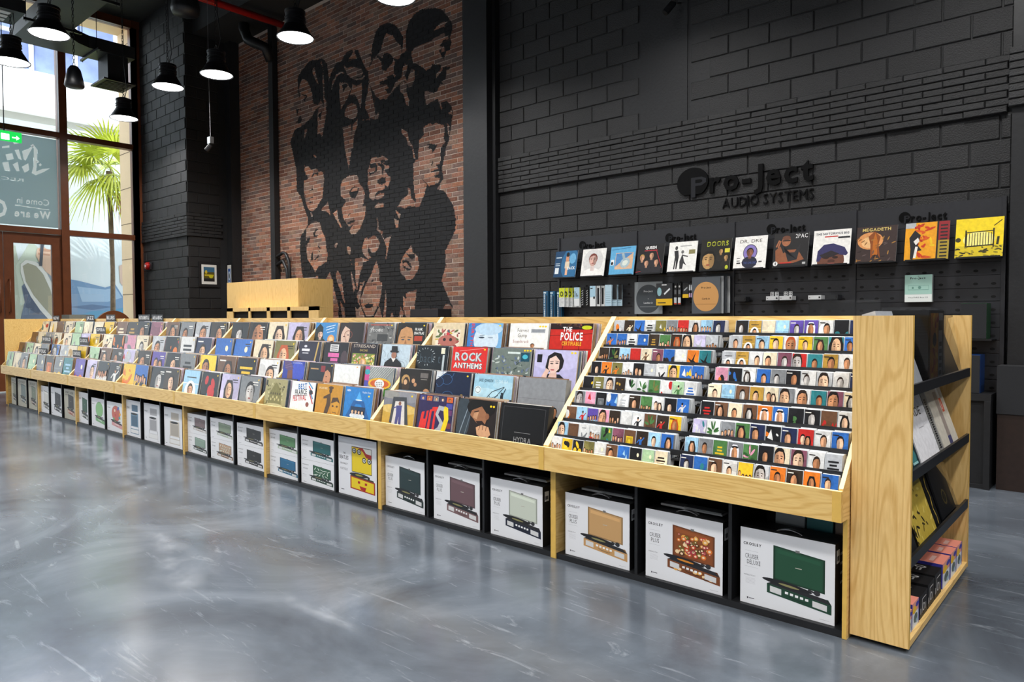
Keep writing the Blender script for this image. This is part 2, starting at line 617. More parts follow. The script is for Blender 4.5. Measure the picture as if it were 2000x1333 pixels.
def cover(tok, rng, fine=1):
    """tok: ground letter, motif letter, second colour letter [+ |words|...]"""
    parts = tok.split('|')
    b, mo, s = parts[0][0], parts[0][1], parts[0][2]
    bc, sc = CN[b][0], CN[s][0]
    sk = rng.choice(SK)
    dark = b in 'KNDUGVMR'
    ink = 'E8E4DC' if dark else '2A2624'
    o = [Q(0, 0, 1, 1, bc)]
    if mo not in 'nx':
        c0 = lin(bc)
        for _ in range(3):
            t = rng.uniform(.75, 1.3)
            o.append(E(rng.random(), rng.random(), rng.uniform(.2, .5), rng.uniform(.15, .4), tuple(min(1, q * t) for q in c0), 12))
    wd_ = len(parts) > 1
    cx = rng.uniform(.38, .62) if not wd_ else .72
    hair = rng.choice(['1A1412', '241812', '2E2018'])
    if mo == 'p':
        o += head(cx, rng.uniform(.54, .62), rng.uniform(.2, .27) if not wd_ else .15, sk if s not in 'GSW' else 'C4C0BC', hair, sc, det=fine)
    elif mo == 'w':
        o += head(cx, .58, rng.uniform(.2, .25) if not wd_ else .18, sk if s not in 'GSW' else 'C8C4C0', hair if s != 'O' else 'B8521E', sc, long=1, det=fine)
    elif mo == 'f':
        skin = sk if s not in 'GSWL' else 'BDB8B6'
        o += head(cx - .05 if not wd_ else .3, .56, .40 if not wd_ else .32, skin, hair if s != 'O' else 'B8521E', None, long=rng.random() < .4, det=1)
    elif mo == 'k':
        o += [E(.5, .1, .42, .32, sc, 12)] + head(.5, .56, .26, sk, hair, None, det=fine, scarf=1)
    elif mo == 'g':
        n = 5 if fine else 4
        for i in range(n):
            o += head(.14 + .72 * i / (n - 1), rng.uniform(.42, .6), .1, rng.choice(SK), hair, rng.choice([sc, sc, '2A2A30']), det=0)
        o += [Q(0, 0, 1, .2, sc)]
    elif mo == 'c':
        o += head(.34, .6, .18, sk, hair, sc, det=fine) + head(.66, .54, .16, rng.choice(SK), hair, sc, long=1, det=fine)
    elif mo == 's':
        o += [P([(cx - .12, .05), (cx - .1, .5), (cx - .14, .62), (cx + .14, .62), (cx + .1, .5), (cx + .12, .05), (cx + .02, .05), (cx, .35), (cx - .03, .05)], sc),
              L(cx - .13, .6, cx - .3, .45, .06, sc), L(cx + .13, .6, cx + .28, .72, .06, sc), E(cx, .72, .07, .09, sk, 10), E(cx, .77, .075, .06, hair, 10)]
    elif mo == 'b':
        o += [P([(.08, .62), (.45, .5), (.75, .92), (.62, .5), (.95, .3), (.55, .34), (.42, .1), (.4, .38)], sc)]
    elif mo == 'l':
        o += [P([(0, 0), (1, 0), (1, .3), (.7, .42), (.45, .3), (.2, .38), (0, .28)], sc), E(.7, .7, .09, .09, 'F6EBC8', 10), Q(0, .5, 1, .54, tuple(min(1, q * 1.25) for q in lin(bc)))]
    elif mo == 't':
        for i in range(3):
            ww = rng.uniform(.3, .7)
            o += [Q(.5 - ww / 2, .68 - i * .13, .5 + ww / 2, .75 - i * .13, sc)]
        o += [Q(.3, .12, .7, .14, sc)]
    elif mo == 'a':
        for i in range(9 if fine else 6):
            c = rng.choice([sc, sc, bc, CN[rng.choice('WKORTY')][0]])
            x, y, q = rng.random(), rng.uniform(.05, .85), rng.uniform(.06, .24)
            o += [E(x, y, q, q * rng.uniform(.3, 1), c, 10, rng.uniform(0, 180))] if rng.random() < .6 else [P([(x, y + q), (x - q, y - q * .6), (x + q * .8, y - q)], c)]
    elif mo == 'x':
        o += [L(.15, .15, .75, .55, .1, sc), L(.3, .6, .5, .1, .09, sc), L(.82, .62, .52, .3, .08, sc), Q(.3, .8, .7, .86, 'A8A8A8')]
    elif mo == 'o':
        o += [Q(0, .6, 1, .63, 'D8C070' if b == 'A' else 'E8E8E8'), Q(.2, .78, .8, .81, ink), E(.5, .36, .36, .34, 'F2F0EA', 16)] + head(.5, .4, .19, 'D9A27C', '1A1412', '202020', det=fine)
    elif mo == 'v':
        for i in range(7):
            a = rng.uniform(0, 360)
            o += [E(.5 + .25 * math.cos(R(a)), .5 + .3 * math.sin(R(a)), .2, .06, sc if i % 3 else '2F5A2C', 10, a)]
    elif mo == 'q':
        o += [Q(.22, .14, .8, .72, sc), Q(.27, .19, .75, .67, tuple(q * .6 for q in lin(sc))), E(.5, .42, .14, .17, sc, 12)]
    elif mo == 'n':
        o += [L(.08, .08, .92, .08, .012, sc), L(.08, .92, .92, .92, .012, sc), L(.08, .08, .08, .92, .012, sc), L(.92, .08, .92, .92, .012, sc)]
    if fine and rng.random() < .5: o += [E(.9, .92, .028, .028, 'F0C818', 10)]
    if len(parts) > 1:
        for i, tx in enumerate(parts[1:]):
            wd = min(.8, .13 * len(tx) + .1)
            hh = .16 if len(tx) < 9 else .1
            y = .78 - i * .2
            xx = .5 - wd / 2
            if mo == 'f': wd, xx, hh = .4, .56, .1
            if mo == 'n' and len(tx) < 9: wd, hh, xx, y = .84, .22, .08, .7 - i * .3
            o.append(T(tx, xx, y, hh, sc if i % 2 == 0 and mo in 'tan' else ink, 1, wd))
    elif fine and mo in 'pwfcsl' and rng.random() < .75:
        o += [Q(.62, .84, .9, .87, ink), Q(.66, .78, .9, .8, ink)]
    elif mo in 'pwk' and rng.random() < .5:
        o += [Q(.08, .86, .45, .9, ink)]
    return o


ORD = ['first', 'second', 'third', 'fourth', 'fifth', 'sixth', 'seventh', 'eighth', 'ninth', 'tenth']

# rows of sleeves, top tray first; the unit nearest the cassettes comes first
LPS = [
    [['CaM', 'LfB|EURYTHM', 'WpU|Forrest Gump|Soundtrack', 'RnK|THE POLICE|CERTIFIABLE'],
     ['KtS|back to', 'RnW|ROCK|ANTHEMS', 'GaE', 'HfK'],
     ['DgU', 'NaB', 'LaK|JACK JOHNSON|TO THE SEA', 'GnS'],
     ['CsV', 'VaR|HITS', 'UfK', 'KnG|HYDRA']],
    [['BwE', 'DfU', 'GtS', 'KfO|FRANK|SINATRAS'],
     ['NtG', 'KtP', 'DgY|STREISAND|ENCORE', 'LsK'],
     ['BpV', 'KwN|MIREILLE', 'WnW', 'SaY'],
     ['IgA', 'WaB', 'AcU', 'BgN|Voulez-Vous']],
    [['KpW', 'DfM', 'CwV', 'HwV'],
     ['BlO', 'BlC', 'CwA', 'IwO'],
     ['YpK', 'UwC', 'KtY', 'WpK'],
     ['LoK', 'KaR', 'HwC', 'GpS']],
    [['UwP', 'GpC', 'SpV', 'DwC'],
     ['SpK', 'KaO', 'WtK', 'NpU'],
     ['DpR', 'VcM', 'KpU', 'GtK'],
     ['YaO', 'BgY', 'KpG', 'DpA']],
    [['UtC', 'DtA', 'KpR', 'MaP'],
     ['CsU', 'KaO', 'PaG', 'CpS'],
     ['FaE', 'UwD', 'DwU', 'HaS'],
     ['VlO', 'HpD', 'KgW', 'KsW']],
    [['FlG', 'CaU', 'CtS', 'YlD'],
     ['CpU', 'FaG', 'HaS', 'YlU'],
     ['BfL', 'SlC', 'CaA', 'YaS'],
     ['GlB', 'DqO', 'GlY', 'TtL']],
    [['CaU', 'CaR', 'UaG', 'CpG'],
     ['UaG', 'CaI', 'GaC', 'CpU'],
     ['UaD', 'FpG', 'CpG', 'GaM'],
     ['FaG', 'CaG', 'GpC', 'FlE']],
]
# cassette rows, top row first: rack beside the records, rack by the end panel
TL = ['SaM DsC BbD WtK IaW GgS RgD WwU LgB NpS', 'BsO BgE WtK BlA DtA EgR DwO CfU HbS SgK', 'DgS KvI LgN RnU CsU MpH BaD WlB ObK TbK', 'KpI OsD IsO WgS KcS SlK WxK YfU BaW BgL',
      'KaY ItW SfK DaA WvK WvE EvI WaR FsE WtB', 'GfS PaR KqG BaL WtS DpC EgY WcG KpO BsW', 'UaO LsR VgL PfR DgU WaR WsK UvE DsR YwO', 'LfU UnD WxG WgR EaK MgU UqY DsB LpK BwN',
      'WgK YaK KaY IgY WlT UpC BaL KlB FlG CtD']
TR = ['KwW AoK ClE LlB VpW VkP WpU KaT NpK GaK', 'SpC AoK LpK YpK WfO YpO EwY TfC BpK WpK', 'SoK AoK WpR CpU MpS RfW TpE ApK WpK SpG', 'PaO KaB WwG BpK GpW KpU WpS SfK WpG NpL',
      'CpK LlT UpG ApO CcK GfK WfY TpK MfU CwS', 'KtR UwD CpU UwS OkR BkY KaE KpW UaR WwR', 'HaW WvE GgM EwK NpK KaW NpL RcW WpY BpL', 'LwK GpK EtY GkW EvP KpU CfM MfC WpK StK',
      'NpW BaT UpO WpK YgB SfW OpY DwY OwK BpK']
# ------------------------------------------------------------------ record-player picture for the cartons
def player(body, lid, kind=0, x0=.36, knob='D8D8D8'):
    o = []
    dk = tuple(q * .5 for q in lin(body))
    if kind == 3:      # tall cabinet on legs
        o += [Q(x0 + .12, .70, x0 + .5, .88, lid), Q(x0 + .05, .28, x0 + .52, .66, body), Q(x0 + .1, .30, x0 + .47, .58, tuple(q * .85 for q in lin(lid))), E(x0 + .27, .63, .2, .03, '202020', 14), L(x0 + .05, .3, x0 + .03, .08, .012, '303030'), L(x0 + .52, .3, x0 + .54, .08, .012, '303030'), Q(x0 + .03, .08, x0 + .55, .22, body), Q(x0 + .05, .1, x0 + .53, .2, 'E8E8E8')]
        return o
    if kind == 4:      # rounded lid
        o += [E(x0 + .28, .62, .24, .27, tuple(q * .7 for q in lin(lid)), 20), E(x0 + .28, .62, .22, .25, lid, 20)]
    else:
        o += [P([(x0 + .09, .84), (x0 + .57, .78), (x0 + .57, .36), (x0 + .09, .40)], tuple(q * .55 for q in lin(lid))),
              P([(x0 + .11, .82), (x0 + .55, .765), (x0 + .55, .38), (x0 + .11, .42)], lid), P([(x0 + .13, .80), (x0 + .53, .745), (x0 + .53, .70), (x0 + .13, .75)], tuple(min(1, q * 1.25) for q in lin(lid))), Q(x0 + .3, .80, x0 + .34, .83, '707070'), Q(x0 + .3, .6, x0 + .36, .61, 'B8B4A8')]
    if kind == 1:      # flowered lid and body
        rg = random.Random(3)
        for i in range(60):
            x = x0 + rg.uniform(.14, .52)
            y, r = rg.uniform(.45, .82 - .115 * (x - x0) - .05), rg.uniform(.012, .034)
            c = rg.choice(['E8A84A', 'C8452E', 'F2D2A0', 'B03848', '5A3416', 'E0752A', '6E6A24'])
            o += [E(x, y, r, r * 1.1, c, 9), E(x, y, r * .5, r * .55, 'F6D8B0', 7)]
    if kind == 2:      # leaf pattern
        for i in range(14):
            o += [E(x0 + .14 + (i * 37 % 40) / 100, .44 + (i * 23 % 34) / 100, .06, .012, 'DDE8DC', 8, i * 47)]
    o += [P([(x0 + .03, .33), (x0 + .10, .37), (x0 + .57, .30), (x0 + .63, .24)], '26262A'),
          P([(x0 + .03, .33), (x0 + .63, .24), (x0 + .63, .12), (x0 + .03, .21)], body),
          P([(x0 + .63, .24), (x0 + .57, .30), (x0 + .60, .30)], dk),
          E(x0 + .22, .36, .24, .035, '1E1E22', 20, -6), E(x0 + .24, .352, .1, .014, '8E8A5A' if kind != 1 else 'D88A2A', 14, -6),
          L(x0 + .42, .37, x0 + .52, .33, .02, '303034'), E(x0 + .5, .35, .03, .035, '303034', 10)]
    if kind == 1:
        rg = random.Random(5)
        for i in range(12):
            x = rg.uniform(.06, .6)
            y = .27 - .15 * x + rg.uniform(-.04, .03)
            o += [E(x0 + x, y, .025, .022, rg.choice(['E8A84A', 'F2D2A0', 'C8452E', '5A3416']), 8)]
    if kind != 4:
        o += [P([(x0 + .06, .305), (x0 + .17, .288), (x0 + .17, .212), (x0 + .06, .228)], knob), P([(x0 + .46, .245), (x0 + .59, .225), (x0 + .59, .15), (x0 + .46, .17)], knob)]
    for i in range(5):
        o += [Q(x0 + .205 + i * .047, .245 - i * .007, x0 + .235 + i * .047, .275 - i * .007, 'F0F0F0')]
    o += [L(x0 + .24, .225, x0 + .27, .205, .012, dk), L(x0 + .27, .205, x0 + .38, .188, .014, dk), L(x0 + .38, .188, x0 + .40, .20, .012, dk)]
    return o


def carton_print(line1, line2, body, lid, kind=0, ground='E9EAEE', brand=1):
    o = [Q(0, 0, 1, 1, ground)]
    if brand:
        o += [T('CROSLEY', .035, .775, .034, '101014', 1, .2, gap=.3), L(.05, .70, .2, .70, .002, 'A0A0A8')]
    if line1:
        o += [T(line1, .055, .60, .058, '2A2A30', 0, .15), T(line2, .075, .525, .058, '2A2A30', 0, .11 if len(line2) < 5 else .15), L(.05, .49, .2, .49, .002, 'A0A0A8')]
        o += [T('WIRELESS PLAY', .04, .37, .017, '6A6A70', 0, .13)]
        for i in range(5):
            o += [L(.06, .34 - i * .017, .17, .34 - i * .017, .0022, 'B4B4BA')]
    o += [E(.085, .075, .009, .014, '3A3A44', 8), L(.1, .075, .16, .075, .01, '5A5A62'), L(.85, .04, .95, .04, .004, 'B8B8BE')]
    o += [(c, v * [1.117, 1] + [.30 - .39 * 1.117, 0], f) for c, v, f in player(body, lid, kind) if 1]
    return o


def tall_print(line, body, lid):
    """front of a vintage-style carton"""
    o = [Q(0, 0, 1, 1, 'B8B4A4'), T(line, .12, .86, .07, '4A463C', 1, .7), Q(.1, .8, .5, .82, '8A7A6A')]
    o += player(body, lid, 0, .28, knob='C8BCA8')
    return o

# drawn covers for the nearest trays, keyed by unit, tray, stack
def _st(x=.9, y=.92, n=1):
    return [E(x - i * .07, y, .028, .028, 'F2CC1C', 10) for i in range(n)]


def _rect(c): return [Q(0, 0, 1, 1, c)]


def _rnd(seed, n, x0, x1, y0, y1, cols, r0=.02, r1=.08, asp=.5):
    g = random.Random(seed)
    return [E(g.uniform(x0, x1), g.uniform(y0, y1), g.uniform(r0, r1), g.uniform(r0, r1) * asp, g.choice(cols), 9, g.uniform(0, 180)) for _ in range(n)]


def _curves(seed, n, c, w=.012):
    g = random.Random(seed)
    o = []
    for _ in range(n):
        x, y, a = g.random(), g.random(), g.uniform(0, 6.28)
        for k in range(9):
            x2, y2 = x + .09 * math.cos(a), y + .09 * math.sin(a)
            if 0 < x2 < 1 and 0 < y2 < 1: o.append(L(x, y, x2, y2, w, c))
            x, y, a = x2, y2, a + .55
    return o


CUSTOM = {
    (0, 0, 0): _rect('DCCBA8') + [Q(.08, .84, .3, .88, 'C8B48C'), Q(.12, .02, .88, .78, 'E6DCC8')] + _rnd(1, 34, .16, .84, .06, .74, ['9C4A44', 'B86A5C', '4A5A6A', '5A6A3A', 'C8A83A', '7A3A48'], .03, .1) + [E(.5, .38, .3, .2, 'B0695C', 16), E(.4, .42, .05, .06, '2A1A1A', 8), E(.6, .42, .05, .06, '2A1A1A', 8), E(.5, .62, .06, .05, 'C8303C', 8)],
    (0, 0, 1): _rect('78B0DC') + [E(.2, .5, .3, .6, '3A7AC0', 14), E(.55, .46, .36, .5, 'CFE0EC', 18), E(.6, .8, .4, .2, 'B8D4E8', 14), E(.42, .52, .09, .03, '3A4A58', 10), E(.68, .52, .08, .02, '8AA0B0', 10), E(.56, .2, .1, .03, 'C86A5A', 10), L(.36, .58, .5, .6, .02, '5A6A78'), T('EURYTHM', .1, .98, .08, 'D83A3A', 1, .9, rot=-90)] + _st(.92, .92, 1),
    (0, 0, 2): _rect('EEEEEA') + [T('Forrest', .2, .72, .11, '4A3A30', 0, .3), T('Gump', .22, .56, .11, '4A3A30', 0, .24), T('Soundtrack', .1, .38, .09, '8A3A34', 0, .42), Q(.56, .7, .92, .82, 'A8ACB0'), Q(.58, .73, .9, .75, '7A8088'), Q(.58, .77, .9, .79, '7A8088')] + head(.62, .3, .06, 'B8805A', '2A1C14', 'A8845A', det=0) + _st(.92, .9, 3),
    (0, 0, 3): _rect('C4281E') + [Q(0, .82, 1, 1, '241414')] + _rnd(3, 16, .02, .98, .86, .98, ['5A3A2A', '8A4A3A', '3A2A3A'], .02, .05) + [L(0, .62, 1, .7, .012, '1C0C0C'), L(0, .2, 1, .24, .012, '1C0C0C'), L(.3, 0, .38, .8, .012, '1C0C0C'), L(.72, 0, .7, .8, .012, '1C0C0C'), T('THE', .3, .76, .13, 'F2F2F0', 1, .22), T('POLICE', .26, .5, .22, 'F2F2F0', 1, .52), T('CERTIFIABLE', .3, .34, .11, 'E8B030', 1, .46), E(.86, .88, .12, .06, 'C8D020', 12)],
    (0, 1, 0): _rect('10181E') + _curves(4, 3, '2C3A44', .02) + [T('back t', .12, .42, .3, '3C4A54', 0, .66)] + [L(.3 + .26 * math.cos(i), .62 + .26 * math.sin(i), .3 + .31 * math.cos(i), .62 + .31 * math.sin(i), .012, 'D8E0E4') for i in range(16)] + [Q(.78, .74, .9, .94, 'E6E2C8'), Q(.84, .1, .9, .7, 'B8C4C8')],
    (0, 1, 1): _rect('D82C28') + [T('ROCK', .1, .54, .25, '5A6468', 1, .78), T('ROCK', .08, .56, .25, 'C8D2D4', 1, .78), T('ANTHEMS', .08, .30, .16, '5A6468', 1, .82), T('ANTHEMS', .06, .315, .16, 'E0E6E6', 1, .82), L(.2, .86, .9, .97, .008, 'F0D8D0')] + _st(.92, .93, 1),
    (0, 1, 2): _rect('6E7A74') + _rnd(5, 70, .02, .98, .02, .75, ['4A5854', '96A29A', '5A6A8A', 'C2CCC6', '3A4844', '7A86A0'], .02, .07, .4) + [Q(.4, .84, .72, .9, 'D8E4E0'), Q(.74, .62, .96, .88, '1C4A5C'), E(.85, .76, .07, .07, '4AB4C8', 12)] + _st(.97, .95, 3),
    (0, 1, 3): _rect('B8B4DC') + [E(.5, .8, .7, .4, 'C4C0E4', 16), P([(.3, 0), (.34, .3), (.62, .3), (.8, .12), (.9, 0)], '1C1C24'), P([(.36, .2), (.4, .34), (.55, .36), (.56, .2)], 'DDB8A8'), P([(.28, .5), (.32, .82), (.46, .94), (.62, .9), (.7, .7), (.68, .5), (.6, .36), (.3, .36)], '1E1A1C'), P([(.36, .74), (.5, .84), (.6, .7), (.6, .46), (.5, .32), (.42, .32), (.34, .48)], 'E6C6B8'), E(.42, .6, .04, .018, '2A2022', 8), E(.54, .62, .04, .018, '2A2022', 8), E(.45, .42, .05, .02, 'B8585A', 8), L(.38, .66, .46, .67, .014, '2A2022'), L(.5, .68, .58, .67, .014, '2A2022'), P([(.2, .2), (.3, .46), (.38, .4), (.3, .14)], 'E0BCAC'), Q(.06, .62, .18, .86, '16161C')] + _st(.94, .93, 2),
    (0, 2, 0): _rect('1E1813') + [E(.2, .62, .14, .2, 'B8905A', 12), E(.22, .44, .12, .3, '3A2818', 10), E(.2, .56, .06, .09, 'D8AC82', 10), E(.44, .68, .09, .12, '2A1E18', 10), E(.45, .62, .055, .08, 'C89A72', 10), E(.52, .5, .05, .07, 'B88862', 8), E(.88, .28, .1, .12, 'B8865E', 10), E(.86, .2, .08, .1, '5A3A28', 8), Q(.66, .74, .9, .9, '6A6460'), Q(.68, .68, .88, .7, '8A847C'), E(.35, .16, .3, .14, '12100E', 12)],
    (0, 2, 1): _rect('14203C') + [P([(0, 1), (.3, 1), (0, .72)], 'D8DCE0')] + _curves(7, 6, '3E6494', .014) + _curves(8, 3, '5A84B4', .01) + [E(.52, .18, .12, .06, 'C83A2A', 8, 30), E(.78, .2, .07, .13, 'C8A24A', 10), E(.3, .1, .1, .08, '24406A', 8)] + _st(.9, .9, 1),
    (0, 2, 2): _rect('9CC8DC') + [E(.3, .4, .4, .2, 'B4D8E6', 14), E(.8, .7, .3, .12, 'AED4E4', 12), T('JACK JOHNSON', .12, .78, .08, '2A4A5A', 1, .38), T('TO THE SEA', .54, .775, .08, 'D8ECF2', 0, .34), E(.12, .52, .09, .12, 'E2ECEE', 14), E(.12, .52, .07, .095, '3A5A6A', 14), E(.12, .52, .06, .08, 'E2ECEE', 14), L(.3, .2, .5, .5, .018, '1E2A34'), L(.5, .5, .8, .66, .02, '1E2A34'), L(.8, .66, .5, .2, .016, '1E2A34'), L(.3, .2, .66, .4, .012, '1E2A34'), L(.42, .38, .55, .2, .012, '1E2A34'), Q(.72, .1, .79, .42, '1E2A34'), E(.755, .46, .03, .04, '1E2A34', 8), L(.77, .4, .84, .62, .018, '1E2A34')],
    (0, 3, 0): _rect('C8A03C') + [P([(0, 1), (1, 1), (1, .6), (.6, .7), (0, .5)], '7C7C84'), E(.7, .85, .4, .16, '8E8E94', 12), E(.2, .9, .3, .12, '96948E', 10), E(.5, .5, .6, .14, 'D8B868', 14), P([(.24, .1), (.3, .84), (.72, .86), (.84, .1)], '3C3E42'), P([(.32, .06), (.38, .72), (.66, .74), (.74, .06)], 'D8D2CC'), P([(.42, .06), (.44, .4), (.42, .6), (.6, .62), (.6, .4), (.62, .06), (.54, .06), (.53, .3), (.5, .06)], '4A4A84'), E(.53, .67, .045, .06, '8A5A44', 8), L(.42, .56, .34, .52, .03, '4A4A84')] + _st(.88, .9, 1),
    (0, 3, 1): _rect('2E2450') + [Q(.04 + .19 * i, .84, .19 + .19 * i, .97, c) for i, c in enumerate(['4A4A8A', 'C86A3A', '8A8A8A', '3A3A5A', 'D8642A'])] + [Q(.8, .84 - .17 * i, .97, .98 - .17 * i, c) for i, c in enumerate(['D8642A', '4A4A9A', '6A3A6A', '2A2A4A', '7A3A3A'])] + [q for i, x in enumerate((.12, .3, .5, .69, .88)) for q in head(x, .9, .04, SK[i], '1A1412', None, det=0)]
    + [P([(.06, .04), (.12, .52), (.2, .54), (.18, .34), (.24, .34), (.26, .56), (.32, .58), (.26, .04)], 'D8302A'), P([(.3, .04), (.35, .6), (.41, .62), (.38, .04)], 'D8302A'), P([(.4, .56), (.42, .68), (.58, .7), (.56, .6), (.53, .6), (.52, .04), (.45, .04), (.48, .58)], 'D8302A'), P([(.54, .1), (.56, .04), (.7, .06), (.76, .3), (.6, .5), (.64, .62), (.74, .6), (.76, .72), (.6, .74), (.52, .5), (.66, .28), (.62, .16)], 'B0B4B8'), P([(.7, .06), (.84, .1), (.9, .4), (.86, .7), (.76, .74), (.74, .6), (.78, .4), (.74, .2)], 'E8CC20')],
    (0, 3, 2): _rect('241C1A') + [E(.15, .5, .2, .6, '38424A', 12), L(.1, .1, .3, .9, .02, '8A98A4'), L(.22, 0, .34, .6, .016, '6A7884'), E(.6, .8, .36, .24, '14100E', 16), P([(.38, .72), (.62, .84), (.8, .62), (.74, .4), (.6, .34), (.44, .5), (.34, .6)], '9A6848'), P([(.44, .66), (.56, .7), (.52, .5), (.42, .54)], 'C0906A'), E(.78, .6, .05, .08, '8A5A3E', 8), L(.44, .68, .56, .72, .02, '1A1210'), P([(.5, .46), (.66, .48), (.74, .4), (.6, .32)], '2A1A14'), P([(.56, .12), (.52, .3), (.66, .38), (.84, .34), (.9, .16), (.78, .02)], 'D0A07A'), L(.62, .36, .6, .24, .014, '6A4230'), L(.7, .37, .69, .25, .014, '6A4230'), L(.78, .35, .78, .24, .014, '6A4230'), P([(.56, .04), (.8, .1), (.9, 0), (.56, 0)], '3A5460')] + _st(.92, .86, 2),
    (1, 0, 0): _rect('3A86C4') + [P([(0, 0), (0, .7), (.2, .95), (.36, .8), (.4, .3), (.5, 0)], '17201E')] + head(.26, .5, .14, 'DDB8A0', '141414', '2A3430') + [L(.5, .8, .9, .9, .03, 'D8E8F4'), L(.5, .68, .86, .8, .03, 'D8E8F4'), L(.56, .58, .9, .66, .025, 'D8E8F4'), E(.76, .3, .16, .2, 'E0A060', 14), E(.76, .3, .1, .12, 'F0D0A0', 12)],
    (1, 0, 1): _rect('1E1512') + [P([(.1, 0), (.06, .5), (.16, .9), (.4, .8), (.44, .4), (.36, 0)], 'D8B8A4'), P([(0, .5), (.1, 1), (.5, 1), (.46, .7), (.2, .86), (.08, .6)], '2A1A14'), E(.2, .44, .05, .02, '2A1A18', 8), E(.36, .5, .04, .02, '2A1A18', 8), P([(.28, .4), (.34, .2), (.26, .18)], 'B08A78')] + _curves(9, 2, '8A4A34', .016),
    (1, 0, 2): _rect('6E6E6C') + _rnd(10, 50, .02, .98, .02, .95, ['4A4A4A', '8E8E8C', '5A5A5A', 'B0B0AC'], .02, .09, .6) + [T('Stone', .1, .66, .14, 'D0D0CE', 0, .5), Q(.4, .3, .8, .56, '3E3E3E'), Q(.1, .9, .9, .93, 'B84A38')] + _st(.92, .9),
    (1, 0, 3): _rect('1B1C18') + [P([(.02, 0), (.06, .5), (.14, .84), (.34, .94), (.52, .84), (.58, .5), (.6, 0)], 'C08E5E'), P([(.05, .5), (.06, .8), (.2, .99), (.46, .99), (.58, .8), (.58, .56), (.5, .8), (.3, .86), (.12, .74)], '1A1410'), E(.22, .38, .06, .025, '3A4A5A', 8), E(.44, .38, .06, .025, '3A4A5A', 8), L(.14, .46, .3, .48, .025, '2A1A10'), L(.38, .48, .52, .46, .025, '2A1A10'), P([(.32, .4), (.38, .2), (.28, .2)], '9A6A44'), T('FRANK', .62, .72, .09, 'E4E4E0', 1, .26), T('SINATRAS', .6, .58, .09, 'E4E4E0', 1, .34), Q(.62, .34, .9, .52, 'A83A20')] + _st(.92, .9),
    (1, 1, 0): _rect('231E34') + [P([(.84, .98), (.9, .98), (.78, .02), (.72, .02)], 'C8A85C'), E(.3, .8, .07, .05, 'D8D8E0', 10), Q(.14, .6, .5, .7, 'E4E4EA'), Q(.18, .5, .46, .54, 'C8C8D0')],
    (1, 1, 1): _rect('1E1A20') + [Q(.24, .64, .6, .92, 'E0E0E0'), Q(.18, .42, .64, .58, 'D868A8'), Q(.3, .26, .6, .38, 'D868A8'), Q(.24, .06, .64, .22, 'C05AA0'), E(.86, .4, .14, .3, '4A3A40', 10)] + [Q(.28, .68 + i * .08, .56, .71 + i * .08, '1E1A20') for i in range(3)],
    (1, 1, 2): _rect('1E1620') + [T('STREISAND', .08, .84, .12, 'C8B8A8', 0, .84), T('ENCORE', .34, .70, .07, 'C8B060', 0, .3), Q(.06, .04, .94, .62, '7A8A3A')] + _rnd(12, 70, .08, .92, .06, .58, ['D8C45A', 'E0A0A0', 'E8E0B8', '5A6A2A', 'C8684A', 'B8C46A'], .02, .06, .8) + head(.5, .3, .11, 'E2B896', 'C8984A', None, long=1, det=0),
    (1, 1, 3): _rect('BCCEDA') + _curves(13, 6, '5A6E82', .008) + _curves(14, 5, '7A8EA2', .006) + [P([(.1, 0), (.16, .34), (.34, .5), (.56, .5), (.74, .34), (.8, 0)], '1C1A1C'), P([(.38, .5), (.46, .36), (.54, .5)], 'E4E0DC'), E(.46, .62, .09, .13, 'A0705A', 12), P([(.3, .76), (.36, .78), (.36, .94), (.56, .94), (.56, .78), (.64, .75), (.6, .71), (.34, .71)], '1C1A1C')],
    (1, 2, 0): _rect('2A3A9C') + [E(.7, .6, .3, .4, '3A4EC0', 14), P([(.04, 1), (.34, .98), (.5, .7), (.3, .56), (.1, .7)], '5A4470'), L(.1, .8, .4, .9, .02, '7A6490'), L(.12, .72, .44, .8, .02, '7A6490'), P([(.24, .6), (.46, .66), (.5, .3), (.36, .1), (.24, .3)], '7A4A3A'), P([(.4, .3), (.7, .2), (.6, 0), (.3, 0)], '14141E'), T('OXOMA', .44, .9, .06, 'C8D0F0', 0, .44)],
    (1, 2, 1): _rect('1A2028') + [Q(.5, .66, .68, .9, '8A2A30'), P([(.6, 0), (.64, .4), (.7, .74), (.86, .8), (.94, .5), (.9, .2), (1, 0)], 'C88E6A'), P([(.66, .66), (.74, .88), (.94, .84), (.96, .5), (.9, .66), (.78, .76)], '2A1A14'), E(.76, .5, .03, .02, '1A1210', 8), E(.78, .3, .05, .02, '8A3A34', 8), P([(.5, 0), (.62, .2), (.94, .16), (1, 0)], '2A4A6A'), T('MIREILLE', .06, .22, .09, '5A7AA0', 0, .38), T('MATHIEU', .06, .06, .09, '5A7AA0', 0, .38), Q(.06, .74, .4, .79, 'B8905A')] + _st(.94, .92),
    (1, 2, 2): _rect('E6E9E8') + [E(.5, .5, .18, .2, 'DEE1E0', 16), E(.5, .5, .12, .14, 'E6E9E8', 14), Q(.4, .2, .6, .24, 'DCDFDE')] + [Q(.86, .92, .92, .96, 'E8A040')],
    (1, 2, 3): _rect('8C9290') + [L(i * .08, .6, i * .08 + .3, 1, .02, 'C4C8C6') for i in range(10)] + [Q(0, .4, .16, 1, 'C84A8A'), Q(0, 0, .14, .5, '4A4AA8'), E(.08, .8, .1, .1, '3AA0B0', 10), Q(.14, 0, 1, .26, '4A8A3A'), E(.56, .42, .4, .2, 'E0B020', 20), E(.56, .42, .33, .14, 'C8581E', 18), E(.56, .42, .17, .15, 'E4E4E4', 16)] + [Q(.44 + .06 * i, .32 + .06 * j, .47 + .06 * i, .35 + .06 * j, '2A2A2A') for i in range(4) for j in range(3)],
